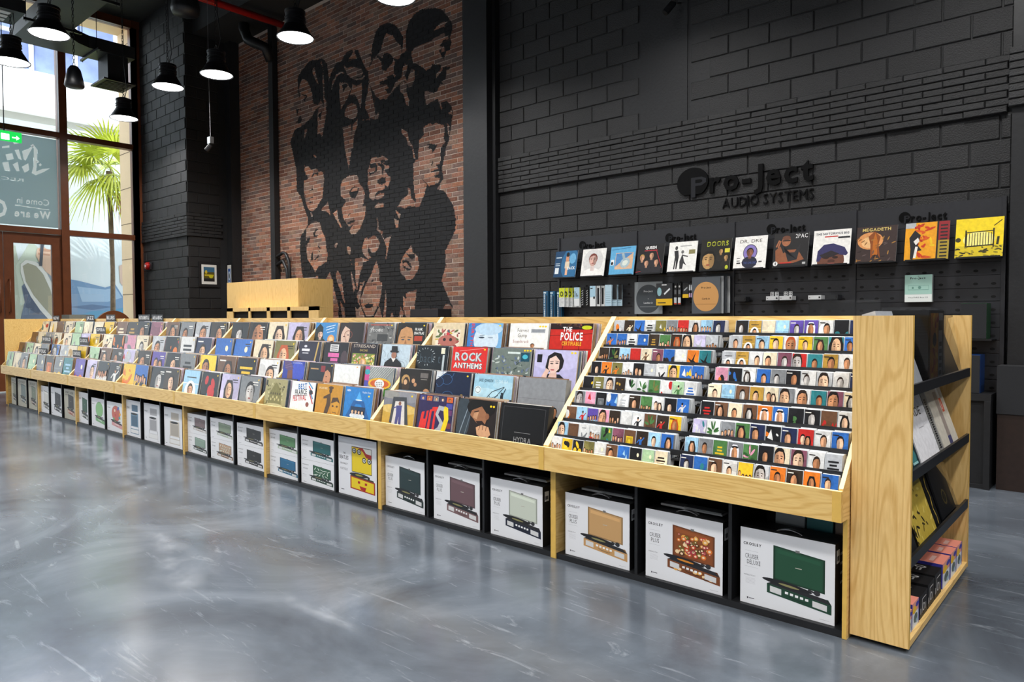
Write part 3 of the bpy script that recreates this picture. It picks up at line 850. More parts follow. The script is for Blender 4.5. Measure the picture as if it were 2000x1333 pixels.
    (1, 3, 0): _rect('A39A68') + _rnd(16, 90, .12, .88, .12, .86, ['6A6230', '8A8248', 'C4BC88', '4A4420', 'B0A460'], .015, .05, .8) + [P([(.2, .1), (.24, .5), (.4, .78), (.5, .88), (.6, .78), (.76, .5), (.8, .1)], '7A7236')] + [E(.32 + .09 * i, .3 + .08 * (i % 2), .035, .05, 'C0B478', 8) for i in range(5)] + [E(.3 + .1 * i, .5, .03, .045, '4A4218', 8) for i in range(5)] + [Q(.02, .76, .1, .94, '2A2410'), E(.5, .1, .4, .07, 'C8BC84', 12)],
    (1, 3, 1): _rect('ECECEA') + [T('BEST', .3, .74, .17, '2A6AB0', 1, .36, rot=8), T('FRANCE', .18, .54, .17, '1E1E26', 1, .5, rot=8), T('FESTIVAL', .12, .34, .17, 'C82A2A', 1, .56, rot=8)] + [L(.12, .5, .7, .58, .015, '1E1E26')] + [L(.7 + .03 * i, 1 - .12 * i, .9 + .02 * i, .8 - .16 * i, .04, c) for i, c in enumerate(['3A8AC0', 'C83A3A', '3A8AC0', 'C83A3A'])] + [E(.84, .68, .08, .08, '2A2A34', 10), E(.74, .28, .07, .08, '8A4A3A', 10), E(.3, .04, .1, .05, '8A4A3A', 8)],
    (1, 3, 2): _rect('C48A18') + [T('JACQUES BREL', .08, .84, .06, 'F0E4C0', 0, .34), E(.56, .9, .1, .05, '5A3A0E', 10), E(.55, .82, .06, .1, '4A300E', 10), P([(.3, .6), (.56, .74), (.6, .4), (.5, .04), (.36, .04), (.44, .4), (.44, .56), (.3, .54)], '4A300E'), E(.78, .3, .2, .3, 'B07A14', 16), E(.78, .3, .17, .26, 'C8901E', 16), P([(.62, .42), (.66, .6), (.86, .62), (.96, .44), (.84, .5)], '4A300E'), E(.7, .34, .04, .03, '4A300E', 8), E(.86, .34, .04, .03, '4A300E', 8), L(.7, .16, .86, .14, .02, '4A300E')],
    (1, 3, 3): _rect('1E7AC4') + [P([(.1, .1), (.34, .6), (.7, .6), (.94, .1), (.8, .1), (.62, .5), (.42, .5), (.24, .1)], '14589A'), P([(.4, .6), (.52, .88), (.64, .6)], '4AA4E0'), E(.52, .62, .12, .02, 'D8ECF8', 12), Q(.26, .04, .78, .42, '18304E')] + [q for x in (.34, .46, .58, .7) for q in head(x, .26, .045, 'E2BC9C', 'C8A060' if x < .5 else '5A3A20', 'DDE4EA', det=0)] + [T('Voulez-Vous', .62, .84, .06, 'E4F0F8', 0, .3), T('ABBA', .06, .86, .06, 'E4F0F8', 1, .14)] + _st(.86, .76),
}
CUSTOM[(0, 2, 3)] = None
CUSTOM[(0, 3, 3)] = None
# ------------------------------------------------------------------ room shell
XW, YB, YM, ZC = -15.1, 6.70, 6.79, 7.15
struct('floor', MB().box(XW - 0.1, -7.0, -0.12, 4.0, 7.2, 0.0), 'floor', 'polished grey concrete floor with pale cloudy streaks')
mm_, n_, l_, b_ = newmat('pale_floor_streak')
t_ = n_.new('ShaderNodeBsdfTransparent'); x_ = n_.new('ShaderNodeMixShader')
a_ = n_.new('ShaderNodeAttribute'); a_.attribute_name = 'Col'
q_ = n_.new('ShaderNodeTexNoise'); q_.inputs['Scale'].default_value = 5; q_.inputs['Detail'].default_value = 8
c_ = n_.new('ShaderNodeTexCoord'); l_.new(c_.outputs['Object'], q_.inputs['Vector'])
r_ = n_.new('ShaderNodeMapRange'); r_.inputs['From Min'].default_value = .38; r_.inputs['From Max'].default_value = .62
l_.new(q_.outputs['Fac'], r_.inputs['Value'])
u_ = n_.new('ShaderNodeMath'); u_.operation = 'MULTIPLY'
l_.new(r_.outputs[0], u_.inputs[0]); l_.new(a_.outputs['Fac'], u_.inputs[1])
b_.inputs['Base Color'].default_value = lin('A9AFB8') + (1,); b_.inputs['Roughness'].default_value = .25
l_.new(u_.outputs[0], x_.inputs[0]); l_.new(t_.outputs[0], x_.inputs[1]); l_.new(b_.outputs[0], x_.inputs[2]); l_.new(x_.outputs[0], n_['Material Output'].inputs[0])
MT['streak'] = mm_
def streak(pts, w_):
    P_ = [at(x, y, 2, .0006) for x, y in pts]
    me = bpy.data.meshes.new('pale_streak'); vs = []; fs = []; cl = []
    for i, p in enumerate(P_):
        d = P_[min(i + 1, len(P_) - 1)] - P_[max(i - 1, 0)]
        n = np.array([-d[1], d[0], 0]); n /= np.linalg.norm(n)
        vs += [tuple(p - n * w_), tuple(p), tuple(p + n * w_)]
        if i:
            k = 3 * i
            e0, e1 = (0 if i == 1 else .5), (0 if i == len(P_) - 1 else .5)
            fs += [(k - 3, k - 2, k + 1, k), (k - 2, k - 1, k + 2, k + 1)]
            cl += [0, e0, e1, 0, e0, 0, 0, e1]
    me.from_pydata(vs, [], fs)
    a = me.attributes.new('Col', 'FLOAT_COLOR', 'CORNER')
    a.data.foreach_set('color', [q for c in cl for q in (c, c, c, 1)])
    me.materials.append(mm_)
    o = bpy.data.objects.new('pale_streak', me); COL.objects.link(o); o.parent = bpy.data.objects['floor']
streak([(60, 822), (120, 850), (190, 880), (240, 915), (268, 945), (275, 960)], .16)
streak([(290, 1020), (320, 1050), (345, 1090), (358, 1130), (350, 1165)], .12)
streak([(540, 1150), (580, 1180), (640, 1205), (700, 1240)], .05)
struct('ceiling', MB().box(XW - 0.2, -7.0, ZC, 4.0, 7.2, ZC + 0.2), 'ceil', 'dark painted ceiling')
struct('wall_right', MB().box(4.0, -7.0, 0, 4.15, 7.2, ZC), 'pierpaint', 'dark wall at the near end')
struct('wall_front', MB().box(XW, -7.15, 0, 4.15, -7.0, ZC), mat('pale_wall_paint', 'B9BABD', 0.8), 'pale wall behind the camera')

# black block wall ----------------------------------------------------------
bk = random.Random(11)


def stone_wall(wall, region, course, length, faces_y, col, limit, name, stuffname, depth=0.05, axis=0, joint=0.010, skip=None, rows_off=0.0, jag=0.004, proud=0.0):
    """bricks laid in courses; the largest in view are parts, the others one mass"""
    a0, a1, z0, z1 = region
    items = []
    nr = int(round((z1 - z0) / course))
    for r in range(nr):
        off = (0.5 if r % 2 else 0.0) + rows_off
        k = -2
        while True:
            s0 = a0 + (k + off) * length
            if s0 >= a1: break
            s1 = min(s0 + length - joint, a1)
            s0 = max(s0, a0)
            k += 1
            if s1 - s0 < 0.03: continue
            zz0, zz1 = z0 + r * course, z0 + (r + 1) * course - joint
            if skip and skip(s0, s1, zz0, zz1): continue
            mid = ((s0 + s1) / 2, faces_y, (zz0 + zz1) / 2) if axis == 0 else (faces_y, (s0 + s1) / 2, (zz0 + zz1) / 2)
            x, y = proj(mid)
            seen = -30 < x < 2030 and -30 < y < 640
            d = np.linalg.norm(np.array(mid) - _C)
            items.append((0 if seen else 1, d, s0, s1, zz0, zz1))
    items.sort(key=lambda q: (q[0], q[1]))
    rest = MB()
    for i, (hid, d, s0, s1, b0, b1) in enumerate(items):
        m = MB() if i < limit and not hid else rest
        f = faces_y + bk.uniform(-jag, jag) * (-1 if axis == 0 else 1) - (proud if axis == 0 else -proud)
        g = col(bk)
        e = 0.006
        if axis == 0:
            P0 = [(s0, f + e, b0), (s1, f + e, b0), (s1, f + e, b1), (s0, f + e, b1)]
            P1 = [(s0 + e, f, b0 + e), (s1 - e, f, b0 + e), (s1 - e, f, b1 - e), (s0 + e, f, b1 - e)]
            B0 = [(s0, f + depth, b0), (s1, f + depth, b0), (s1, f + depth, b1), (s0, f + depth, b1)]
        else:
            P0 = [(f - e, s0, b0), (f - e, s1, b0), (f - e, s1, b1), (f - e, s0, b1)]
            P1 = [(f, s0 + e, b0 + e), (f, s1 - e, b0 + e), (f, s1 - e, b1 - e), (f, s0 + e, b1 - e)]
            B0 = [(f - depth, s0, b0), (f - depth, s1, b0), (f - depth, s1, b1), (f - depth, s0, b1)]
        m.add(P1 + P0 + B0, [(0, 1, 2, 3)] + [(j, j + 4, (j + 1) % 4 + 4, (j + 1) % 4) for j in range(4)] + [(j + 4, j + 8, (j + 1) % 4 + 8, (j + 1) % 4 + 4) for j in range(4)], g)
        if m is not rest:
            m.build(name, 'block', wall)
    if rest.f:
        tag(rest.build(stuffname, 'block', wall), kind='stuff')


def grey(lo, hi):
    def f(rg):
        v = rg.uniform(lo, hi)
        return lin((v * .99, v, v * 1.045))
    return f


JB = 'mortar'
wb = struct('wall_back', MB().box(-6.3, YB + 0.012, 0, -0.7, YB + 0.3, ZC).box(-0.7, YB + 0.012, 0, 4.0, YB + 0.3, ZC), 'blackpaint', 'black painted block wall behind the accessory panels')
PATCH = (-3.42, -2.95)      # smooth plastered strip


def skipb(a, b, c, d):
    if c < 3.29 and d > 2.87: return True
    if c > 3.29 and a < -3.55 and b > -4.0: return True
    return d < 2.2 and a > -5.1
stone_wall(wb, (-6.13, -0.80, 1.15, 2.86), 0.19, 0.405, YB, grey(.135, .162), 300, 'wall_block', 'wall_blocks', skip=lambda a, b, c, d: d < 2.2 and a > -5.1, jag=0.002)
stone_wall(wb, (-6.13, -0.80, 3.30, 6.91), 0.19, 0.405, YB, grey(.135, .162), 210, 'wall_block', 'upper_wall_blocks', skip=lambda a, b, c, d: b > -3.98 and a < -3.55, jag=0.002)
MB().box(-3.99, YB + 0.002, 3.30, -3.54, YB + 0.03, ZC).build('plaster_patch', 'blackpaint', wb)
stone_wall(wb, (-6.13, -0.80, 2.86, 3.30), 0.055, 0.29, YB - 0.035, grey(.145, .175), 180, 'ledge_stone', 'ledge_stones', depth=0.06, joint=0.004, rows_off=.3, jag=0.006)
# pier between the brick and block walls, pier at the right edge
p1 = struct('trim_1', MB().box(-6.60, 6.52, 0, -6.18, 7.1, ZC).box(-6.18, 6.62, 0, -6.13, 7.0, ZC), 'pierpaint', 'smooth black pier between brick wall and block wall')
p2 = struct('trim_2', MB().box(-0.78, 6.55, 0, 1.0, 6.75, ZC), 'pierpaint', 'black pier at the right end of the block wall')
stone_wall(p2, (-0.80, 0.2, 2.86, 3.30), 0.055, 0.29, 6.51, grey(.15, .175), 60, 'ledge_stone', 'ledge_stones', depth=0.05, joint=0.004)

# brick wall with the mural -------------------------------------------------
MURAL="1:-1111,434,-1096,452,-1066,456,-1044,464,-1032,475,-1010,477,-989,493,-968,489,-962,475,-955,458,-915,435,-887,430,-882,444,-887,472,-879,470,-871,461,-850,453,-840,462,-828,482,-811,485,-794,492,-777,488,-756,473,-762,448,-764,442,-760,427,-749,430,-735,432,-730,425,-718,425,-710,417,-706,407,-708,401,-712,380,-715,370,-721,361,-729,334,-726,320,-739,308,-725,304,-715,292,-707,282,-702,262,-703,248,-715,232,-723,222,-723,201,-731,181,-720,160,-709,144,-728,141,-773,142,-773,127,-976,127,-986,156,-998,204,-1009,192,-1029,185,-1032,199,-1077,198,-1081,212,-1085,244,-1083,268,-1072,277,-1060,286,-1060,299,-1071,317,-1080,336,-1092,348,-1093,385,-1106,422|1:-1084,518,-1085,533,-1083,540,-1070,548,-1051,556,-1040,556,-1024,553,-1013,553,-1004,547,-998,539,-994,519,-993,494,-996,458,-1000,440,-1009,435,-1013,449,-1026,476,-1010,477,-1017,487,-1019,484,-1026,480,-1039,485,-1042,499,-1047,513,-1054,523,-1065,531,-1072,532,-1078,525,-1082,518,-1078,505,-1081,502|0:-1024,475,-1027,461,-1027,445,-1029,433,-1020,432,-1014,426,-1015,449,-1026,463,-1010,470,-1011,476|0:-1018,546,-1014,549,-1011,540,-1009,529,-1012,523,-1010,493,-1009,475,-1017,462,-1022,438,-1015,426,-1007,447,-1002,464,-1002,481,-1008,490,-1007,509,-1010,528,-1008,530,-1012,540|0:-1035,545,-1032,536,-1029,527,-1023,513,-1029,518,-1038,532,-1041,539|0:-1075,506,-1067,508,-1058,502,-1058,497,-1064,492,-1070,499|1:-1073,508,-1059,503,-1056,499,-1062,497,-1063,493,-1071,499,-1065,499,-1061,501,-1071,505|1:-1091,486,-1075,483,-1083,482,-1088,474,-1090,481|1:-1078,473,-1073,465,-1079,460,-1092,462,-1086,467|0:-1066,447,-1058,446,-1063,436,-1068,432|1:-993,514,-988,523,-973,536,-960,535,-952,543,-944,547,-930,546,-926,540,-924,545,-916,543,-909,529,-901,516,-896,508,-887,502,-890,486,-894,468,-900,451,-893,443,-889,432,-962,439,-994,448,-995,482|0:-927,543,-918,530,-940,534|0:-954,528,-944,521,-930,520,-909,512,-903,505,-909,500,-898,501,-905,495,-921,497,-935,504,-945,512|1:-923,502,-909,500,-901,505,-903,511,-899,505,-904,499,-917,499|0:-987,496,-985,508,-973,518,-961,520,-948,513,-961,517,-973,514,-982,504|0:-965,503,-945,499,-941,493,-935,487,-943,476,-939,477,-933,486,-931,494,-921,488,-907,490,-907,476,-911,451,-916,464,-925,473,-927,477,-931,475,-941,475,-941,471,-954,467,-961,460,-966,482|1:-958,499,-947,499,-943,494,-951,490,-954,487,-957,494|1:-925,495,-911,493,-913,490,-920,488,-927,492|1:-941,478,-935,477,-925,476,-916,464,-912,450,-918,441,-926,437,-942,439,-952,446,-958,455,-954,465|0:-952,455,-945,463,-933,465,-922,460,-919,451,-920,443,-930,439,-946,444,-952,449|0:-958,431,-936,432,-934,416,-943,402,-934,413,-932,430,-918,438,-920,427,-928,415,-932,394,-935,395,-943,364,-953,398|0:-954,414,-930,410,-935,401,-941,391,-941,382,-944,375,-947,376,-951,394|0:-886,482,-865,458,-867,428,-875,428,-887,433,-900,458,-894,471|1:-887,483,-882,478,-865,457,-865,441,-874,433,-878,452|1:-883,530,-880,542,-872,557,-861,565,-843,564,-828,557,-815,544,-808,534,-810,522,-813,508,-814,521,-825,533,-832,542,-846,549,-852,545,-860,528,-869,523,-875,512|0:-846,549,-832,542,-825,533,-814,523,-812,511,-817,506,-831,496,-833,484,-827,479,-837,460,-847,454,-863,456,-877,466,-887,482,-891,499,-887,509,-876,519,-869,523,-860,528,-852,545|1:-869,523,-856,515,-855,520,-846,521,-836,516,-832,510,-823,506,-817,506,-813,511,-802,513,-802,501,-812,484,-821,480,-830,486,-831,496,-827,504,-832,508,-833,503,-842,499,-848,495,-858,498,-859,510,-870,521|1:-863,483,-845,482,-847,486,-833,486,-827,479,-829,470,-835,461,-843,460,-851,468,-843,469,-847,475,-863,478|0:-893,528,-882,530,-878,519,-882,518,-887,511,-895,510|1:-893,524,-888,529,-880,527,-879,519,-883,513,-891,508,-883,517,-884,526,-888,527|1:-887,482,-873,463,-863,456,-847,454,-839,459,-824,467,-818,456,-826,429,-873,439|0:-840,458,-825,475,-808,478,-806,473,-824,467|1:-802,510,-803,537,-796,552,-785,559,-769,562,-741,556,-727,550,-716,538,-707,527,-706,518,-711,508,-708,501,-712,492,-718,492,-725,482,-733,496,-726,499,-731,502,-724,508,-714,507,-716,512,-721,512,-722,527,-716,531,-727,533,-738,530,-743,526,-721,526,-721,517,-741,516,-750,513,-769,513,-784,513,-791,508,-788,493,-777,488,-779,480,-766,474,-749,477,-747,481,-728,476,-731,469,-740,465,-740,460,-725,469,-725,472,-711,469,-713,466,-718,466,-720,455,-730,454,-724,449,-732,450,-737,442,-745,441,-759,447,-765,443,-760,428,-767,418,-818,428,-803,465,-795,475,-808,478,-802,494,-814,498,-806,511|0:-809,493,-800,493,-801,485,-806,479,-811,475,-803,469,-797,460,-790,461,-784,469,-784,481,-791,485,-797,476,-800,469,-806,478,-816,467,-816,457,-809,453,-803,436,-798,434,-797,442,-803,455,-801,466,-814,474|0:-786,507,-782,511,-773,506,-775,499,-778,502,-777,507,-784,506,-786,499,-780,491,-777,488,-788,493|0:-729,499,-723,500,-722,493,-728,493|0:-763,447,-749,443,-742,440,-733,441,-732,430,-727,415,-730,416,-737,432,-754,435,-760,428|0:-765,398,-753,401,-748,398,-739,399,-725,393,-723,388,-725,376,-722,370,-731,363,-732,348,-733,341,-741,341,-732,336,-730,330,-734,323,-745,327,-734,322,-736,316,-755,314,-760,317,-766,304,-777,287,-783,293,-788,314,-789,349,-784,354,-778,355,-776,381,-765,387,-767,394|1:-762,373,-752,373,-738,368,-744,362,-748,360,-750,365,-759,368,-754,369|1:-748,348,-747,344,-751,341|1:-753,333,-743,335,-735,335,-741,341,-733,342,-729,332,-733,323,-742,324,-745,327,-736,327,-735,332,-747,333|1:-776,332,-755,314,-758,314|0:-825,292,-816,301,-800,308,-801,317,-796,315,-794,302,-783,293,-777,287,-800,291,-808,288,-818,292|0:-718,395,-714,391,-714,374,-717,383|0:-815,405,-803,398,-799,392,-799,386,-791,377,-788,370,-784,355,-788,359,-791,374,-801,379,-803,388,-813,397|0:-716,407,-709,411,-707,404|0:-887,371,-881,373,-868,371,-858,372,-846,365,-850,362,-858,361,-852,357,-843,355,-842,352,-854,350,-848,343,-840,337,-842,331,-847,323,-854,329,-854,322,-871,321,-878,316,-878,310,-882,308,-891,313,-891,322,-895,334,-894,356,-888,364|1:-889,364,-875,363,-871,358,-871,353,-877,349,-890,347,-893,352,-884,351,-875,352,-876,357,-888,358|1:-873,363,-862,361,-864,365,-858,366,-846,363,-860,361,-854,356,-857,346,-858,342,-861,354|1:-872,337,-861,340,-852,339,-851,331,-861,329,-871,332|0:-876,314,-865,317,-855,316,-857,311,-872,308,-877,310|0:-879,298,-870,303,-857,301,-856,296,-874,295|0:-1067,386,-1056,384,-1048,378,-1030,376,-1026,371,-1014,369,-1010,357,-1014,341,-1015,329,-1021,323,-1027,319,-1032,313,-1045,308,-1056,311,-1062,320,-1068,333,-1071,348,-1070,362,-1057,363,-1065,370,-1067,378|1:-1048,364,-1043,371,-1033,371,-1025,369,-1029,365,-1037,369,-1044,365|1:-1070,372,-1061,370,-1057,363,-1070,363|1:-1055,343,-1046,346,-1045,348,-1043,343|1:-1055,325,-1043,324,-1045,322,-1053,323|1:-1060,330,-1046,332,-1040,330,-1046,330|0:-1020,308,-1013,313,-1004,316,-1001,319,-995,302,-994,296,-1005,304,-1017,306|0:-987,299,-976,303,-973,289,-963,275,-967,275,-977,286|0:-1052,308,-1045,302,-1045,299,-1050,300|0:-1041,401,-1035,399,-1030,393,-1038,397|0:-1067,388,-1069,383,-1066,386|0:-956,350,-942,354,-923,352,-918,347,-919,341,-907,330,-902,320,-908,302,-901,302,-902,288,-908,278,-917,267,-930,260,-940,262,-944,267,-938,271,-947,276,-959,289,-963,305,-954,311,-952,316,-966,325,-966,337,-962,347|1:-944,326,-937,333,-927,335,-917,331,-920,323,-928,316,-937,318|0:-935,331,-927,334,-919,332,-922,327,-937,328|1:-949,289,-943,295,-937,294,-943,292,-947,289|1:-950,280,-938,283,-927,283,-930,280,-945,277|1:-946,274,-934,276,-938,271,-946,271|0:-1065,280,-1052,288,-1036,291,-1024,286,-1020,275,-1009,261,-1007,243,-1003,233,-1006,222,-1011,221,-1019,218,-1031,215,-1040,206,-1047,215,-1063,230,-1065,246,-1067,260|1:-1044,272,-1038,277,-1028,278,-1036,274,-1040,267,-1023,269,-1036,265,-1043,264|1:-1067,260,-1060,265,-1054,265,-1055,258,-1062,255,-1063,247,-1066,254|1:-1046,235,-1045,227,-1052,226,-1051,237,-1045,242|1:-1042,227,-1030,234,-1026,233,-1037,227|1:-1032,249,-1025,248,-1024,244,-1030,247,-1030,242,-1022,239,-1028,239|0:-998,204,-993,195,-987,178,-980,161,-974,146,-977,127,-994,127,-1028,144,-1027,185,-1011,192|0:-977,206,-969,200,-963,184,-961,170,-957,153,-963,159,-971,178,-978,188,-981,200|0:-970,157,-959,146,-957,131,-964,127,-968,143|0:-950,243,-941,241,-940,235,-942,229,-949,233|0:-942,226,-936,210,-940,218|0:-941,205,-931,183,-929,176,-934,170,-939,189|0:-983,249,-975,252,-979,242,-983,244|0:-904,252,-898,253,-896,250,-882,255,-876,253,-869,246,-867,241,-873,233,-881,229,-888,230,-896,239,-896,230,-889,222,-896,220,-908,228,-912,234,-909,243|0:-929,222,-914,224,-902,220,-894,218,-908,216,-917,198,-925,174,-929,190|0:-875,217,-870,204,-868,184,-862,183,-865,166,-871,148,-884,133,-900,131,-910,139,-924,155,-925,168,-919,175,-915,185,-903,187,-889,196|1:-889,196,-897,188,-909,172,-916,158,-916,164,-913,175,-905,187|1:-919,188,-903,183,-905,181,-919,180|0:-919,186,-905,184,-909,182,-918,183|1:-889,185,-887,188,-878,189,-872,188,-883,188,-885,184|1:-885,181,-874,182,-876,180,-884,180|1:-907,149,-898,152,-884,151,-886,147,-894,144,-904,145|1:-916,158,-914,148,-902,132,-886,132,-871,151,-870,150,-884,131,-904,131,-916,145,-920,160|0:-930,146,-924,143,-916,148,-910,137,-904,129,-928,129|0:-882,132,-869,147,-866,137,-863,129,-882,129|0:-875,284,-870,274,-869,263,-859,259,-861,254,-857,247,-849,249,-839,252,-844,244,-849,226,-853,217,-851,234,-855,243,-865,257,-874,263,-871,272|0:-830,288,-817,281,-821,275|0:-833,277,-829,274,-822,272,-823,263,-829,262|0:-795,234,-791,223,-781,218,-778,205,-781,196,-793,186,-806,184,-812,191,-819,195,-820,208,-814,218,-806,225|1:-806,224,-800,221,-787,221,-787,216,-793,213,-800,217|1:-815,213,-806,214,-798,210,-793,200,-798,203,-806,210,-814,209|1:-814,208,-806,202,-795,201,-798,198,-806,199,-814,204|0:-807,165,-801,167,-791,168,-784,170,-785,160,-789,147,-786,129,-805,129,-813,137,-814,161,-807,157|0:-819,146,-813,136,-816,130,-824,130|0:-782,131,-777,138,-775,129|0:-845,130,-839,139,-836,130|0:-854,175,-852,157,-855,130,-861,130,-857,150|0:-728,142,-724,148,-716,148,-710,142,-714,141"
POLY = []
for t in MURAL.split('|'):
    a, b = t.split(':')
    q = np.array(list(map(float, b.split(',')))).reshape(-1, 2) / 100
    POLY.append((int(a), q, q.min(0), q.max(0)))


def painted(X, Z):
    out = np.zeros(X.shape, bool)
    for p, q, lo, hi in POLY:
        m = (X >= lo[0]) & (X <= hi[0]) & (Z >= lo[1]) & (Z <= hi[1])
        if not m.any(): continue
        x, z = X[m], Z[m]
        ins = np.zeros(x.shape, bool)
        n = len(q)
        for i in range(n):
            x0, z0 = q[i]
            x1, z1 = q[(i + 1) % n]
            if z0 == z1: continue
            c = ((z0 > z) != (z1 > z)) & (x < (x1 - x0) * (z - z0) / (z1 - z0) + x0)
            ins ^= c
        cur = out[m]
        cur[ins] = bool(p)
        out[m] = cur
    return out


BLK = np.array(lin('1C1D20'))
XL, XR, ZT = -12.86, -6.58, 6.45
cell = 0.0166
nx, nz = int((XR - XL) / cell), int((ZT - 1.1) / cell)
gx, gz = np.meshgrid(XL + (np.arange(nx) + .5) * cell, 1.1 + (np.arange(nz) + .5) * cell)
pm = painted(gx, gz)
mcol = np.array(lin('CDBDB2'))
me = bpy.data.meshes.new('wall_brick')
vx, vz = np.meshgrid(XL + np.arange(nx + 1) * cell, 1.1 + np.arange(nz + 1) * cell)
vv = np.stack([vx.ravel(), np.full(vx.size, YM + 0.0025), vz.ravel()], 1)
ii = (np.arange(nz)[:, None] * (nx + 1) + np.arange(nx)[None, :]).ravel()
ff = np.stack([ii, ii + 1, ii + nx + 2, ii + nx + 1], 1)
me.vertices.add(len(vv)); me.vertices.foreach_set('co', vv.ravel())
me.loops.add(ff.size); me.loops.foreach_set('vertex_index', ff.ravel())
me.polygons.add(len(ff)); me.polygons.foreach_set('loop_start', np.arange(0, ff.size, 4))
me.update(calc_edges=True)
ca = me.attributes.new('Col', 'FLOAT_COLOR', 'CORNER')
cc = np.where(pm.ravel()[:, None], BLK, mcol)
cc = np.concatenate([cc, np.ones((len(cc), 1))], 1)
ca.data.foreach_set('color', np.repeat(cc, 4, 0).ravel())
me.materials.append(MT['mortar'])
wm = bpy.data.objects.new('wall_left', me)
COL.objects.link(wm)
tag(wm, 'red brick wall painted with a black mural of singers', None, None, 'structure')
MB().box(XL, YM + 0.02, 0, XR, YM + 0.3, ZC).build('wall_core', 'mortar', wm)

BR = ['8C6353', '7C5445', '926A59', '725044', '82675C', '776058', '96664F', '67554F', '8A7061', '986C58']
br = random.Random(5)
bricks = []
CH, CLN = 0.064, 0.222
for r in range(int((ZT - 1.15) / CH)):
    k = -1
    while True:
        s0 = XL + (k + (.5 if r % 2 else 0)) * CLN + br.uniform(-.004, .004)
        k += 1
        if s0 > XR: break
        s1 = min(s0 + CLN - .011, XR)
        s0 = max(s0, XL)
        if s1 - s0 < .03: continue
        z0 = 1.15 + r * CH
        x, y = proj(((s0 + s1) / 2, YM, z0 + .03))
        bricks.append((0 if (y < 630 and y > -20 and not (-11.62 < s0 < -11.4)) else 1, (s0 + 7) ** 2 + (z0 - 1.3) ** 2 * .3, s0, s1, z0, z0 + CH - .0105))
bricks.sort()
rest = MB()
NB = 298
FX = [];
for bi, (hid, d, s0, s1, z0, z1) in enumerate(bricks):
    nu = 14 if s1 - s0 > .12 else 7
    us, zs = np.linspace(s0, s1, nu + 1), np.linspace(z0, z1, 5)
    cx_, cz_ = np.meshgrid((us[:-1] + us[1:]) / 2, (zs[:-1] + zs[1:]) / 2)
    pt = painted(cx_, cz_)
    if not pt.any() or pt.all():
        us, zs = us[[0, -1]], zs[[0, -1]]
        pt = pt[:1, :1]
    base = np.array(lin(br.choice(BR))) * br.uniform(.8, 1.2)
    f = YM - br.uniform(.0, .004)
    m = MB() if bi < NB else rest
    n1 = len(us)
    v = [(u, f, z) for z in zs for u in us]
    for j in range(len(zs) - 1):
        pass
    k0 = len(m.v)
    m.v.extend(v)
    m.has = True
    for j in range(len(zs) - 1):
        for i in range(n1 - 1):
            m.f.append((k0 + j * n1 + i, k0 + j * n1 + i + 1, k0 + (j + 1) * n1 + i + 1, k0 + (j + 1) * n1 + i))
            m.c.append(tuple(BLK) if pt[j, i] else tuple(base))
    c = tuple(BLK) if pt.mean() > .4 else tuple(base * .9)
    b = f + .015
    m.add([(s0, f, z0), (s1, f, z0), (s1, f, z1), (s0, f, z1), (s0, b, z0), (s1, b, z0), (s1, b, z1), (s0, b, z1)],
          [(0, 4, 5, 1), (1, 5, 6, 2), (2, 6, 7, 3), (3, 7, 4, 0)], c)
    if m is not rest:
        m.build('brick', 'brick', wm)
tag(rest.build('bricks', 'brick', wm), kind='stuff')
struct('trim_3', MB().box(XL - .2, 6.0, ZT, XR, 7.0, ZC), 'ceil', 'dark bulkhead above the brick wall')

# corner pier by the window --------------------------------------------------
p4 = struct('trim_4', MB().box(XW, 5.86, 0, -13.03, 6.46, ZC).box(XW, 6.46, 0, -13.03, 7.0, ZC).box(-13.03, 6.6, 0, -12.84, 7.0, ZC), 'blackpaint', 'tall black block pier beside the window')
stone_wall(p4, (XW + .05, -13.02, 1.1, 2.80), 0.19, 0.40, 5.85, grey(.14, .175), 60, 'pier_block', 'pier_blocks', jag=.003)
stone_wall(p4, (XW + .05, -13.02, 3.22, 7.02), 0.19, 0.40, 5.85, grey(.14, .175), 120, 'pier_block', 'upper_pier_blocks', jag=.003)
stone_wall(p4, (XW + .05, -12.99, 2.80, 3.22), 0.06, 0.26, 5.82, grey(.14, .175), 80, 'ledge_stone', 'ledge_stones', depth=.05, joint=.005, jag=.006)
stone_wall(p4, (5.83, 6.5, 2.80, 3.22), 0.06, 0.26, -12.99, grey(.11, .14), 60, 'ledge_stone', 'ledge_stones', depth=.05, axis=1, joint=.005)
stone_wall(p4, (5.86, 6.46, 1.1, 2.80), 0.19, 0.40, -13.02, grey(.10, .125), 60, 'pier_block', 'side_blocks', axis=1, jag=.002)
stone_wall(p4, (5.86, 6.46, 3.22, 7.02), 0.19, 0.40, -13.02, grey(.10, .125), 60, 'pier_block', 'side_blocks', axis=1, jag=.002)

# ------------------------------------------------------------------ window wall
def frame_box(name, y0, y1, z0, z1, parent, dx=.16, m='frame'):
    return MB().box(XW - dx / 2, y0, z0, XW + dx / 2, y1, z1).build(name, m, parent)


def window(name, y0, y1, zs, left=.06, right=.06, label=None, glass=True):
    w_ = MB().box(XW - .10, y1, 0, XW + .10, y1 + right, ZC)
    o = struct(name, w_, 'frame', label)
    frame_box('frame', y0 - left, y0, 0, ZC, o, .2)
    frame_box('frame', y0, y1, 0, .12, o)
    for i in range(len(zs) - 1):
        a, b = zs[i], zs[i + 1]
        if i: frame_box('rail', y0, y1, a - .05, a + .05, o)
        if glass:
            MB().box(XW - .006, y0, a + (.12 if i == 0 else .05), XW + .006, y1, b - .05).build('pane', 'glass', o)
    frame_box('rail', y0, y1, zs[-1] - .05, ZC, o)
    return o


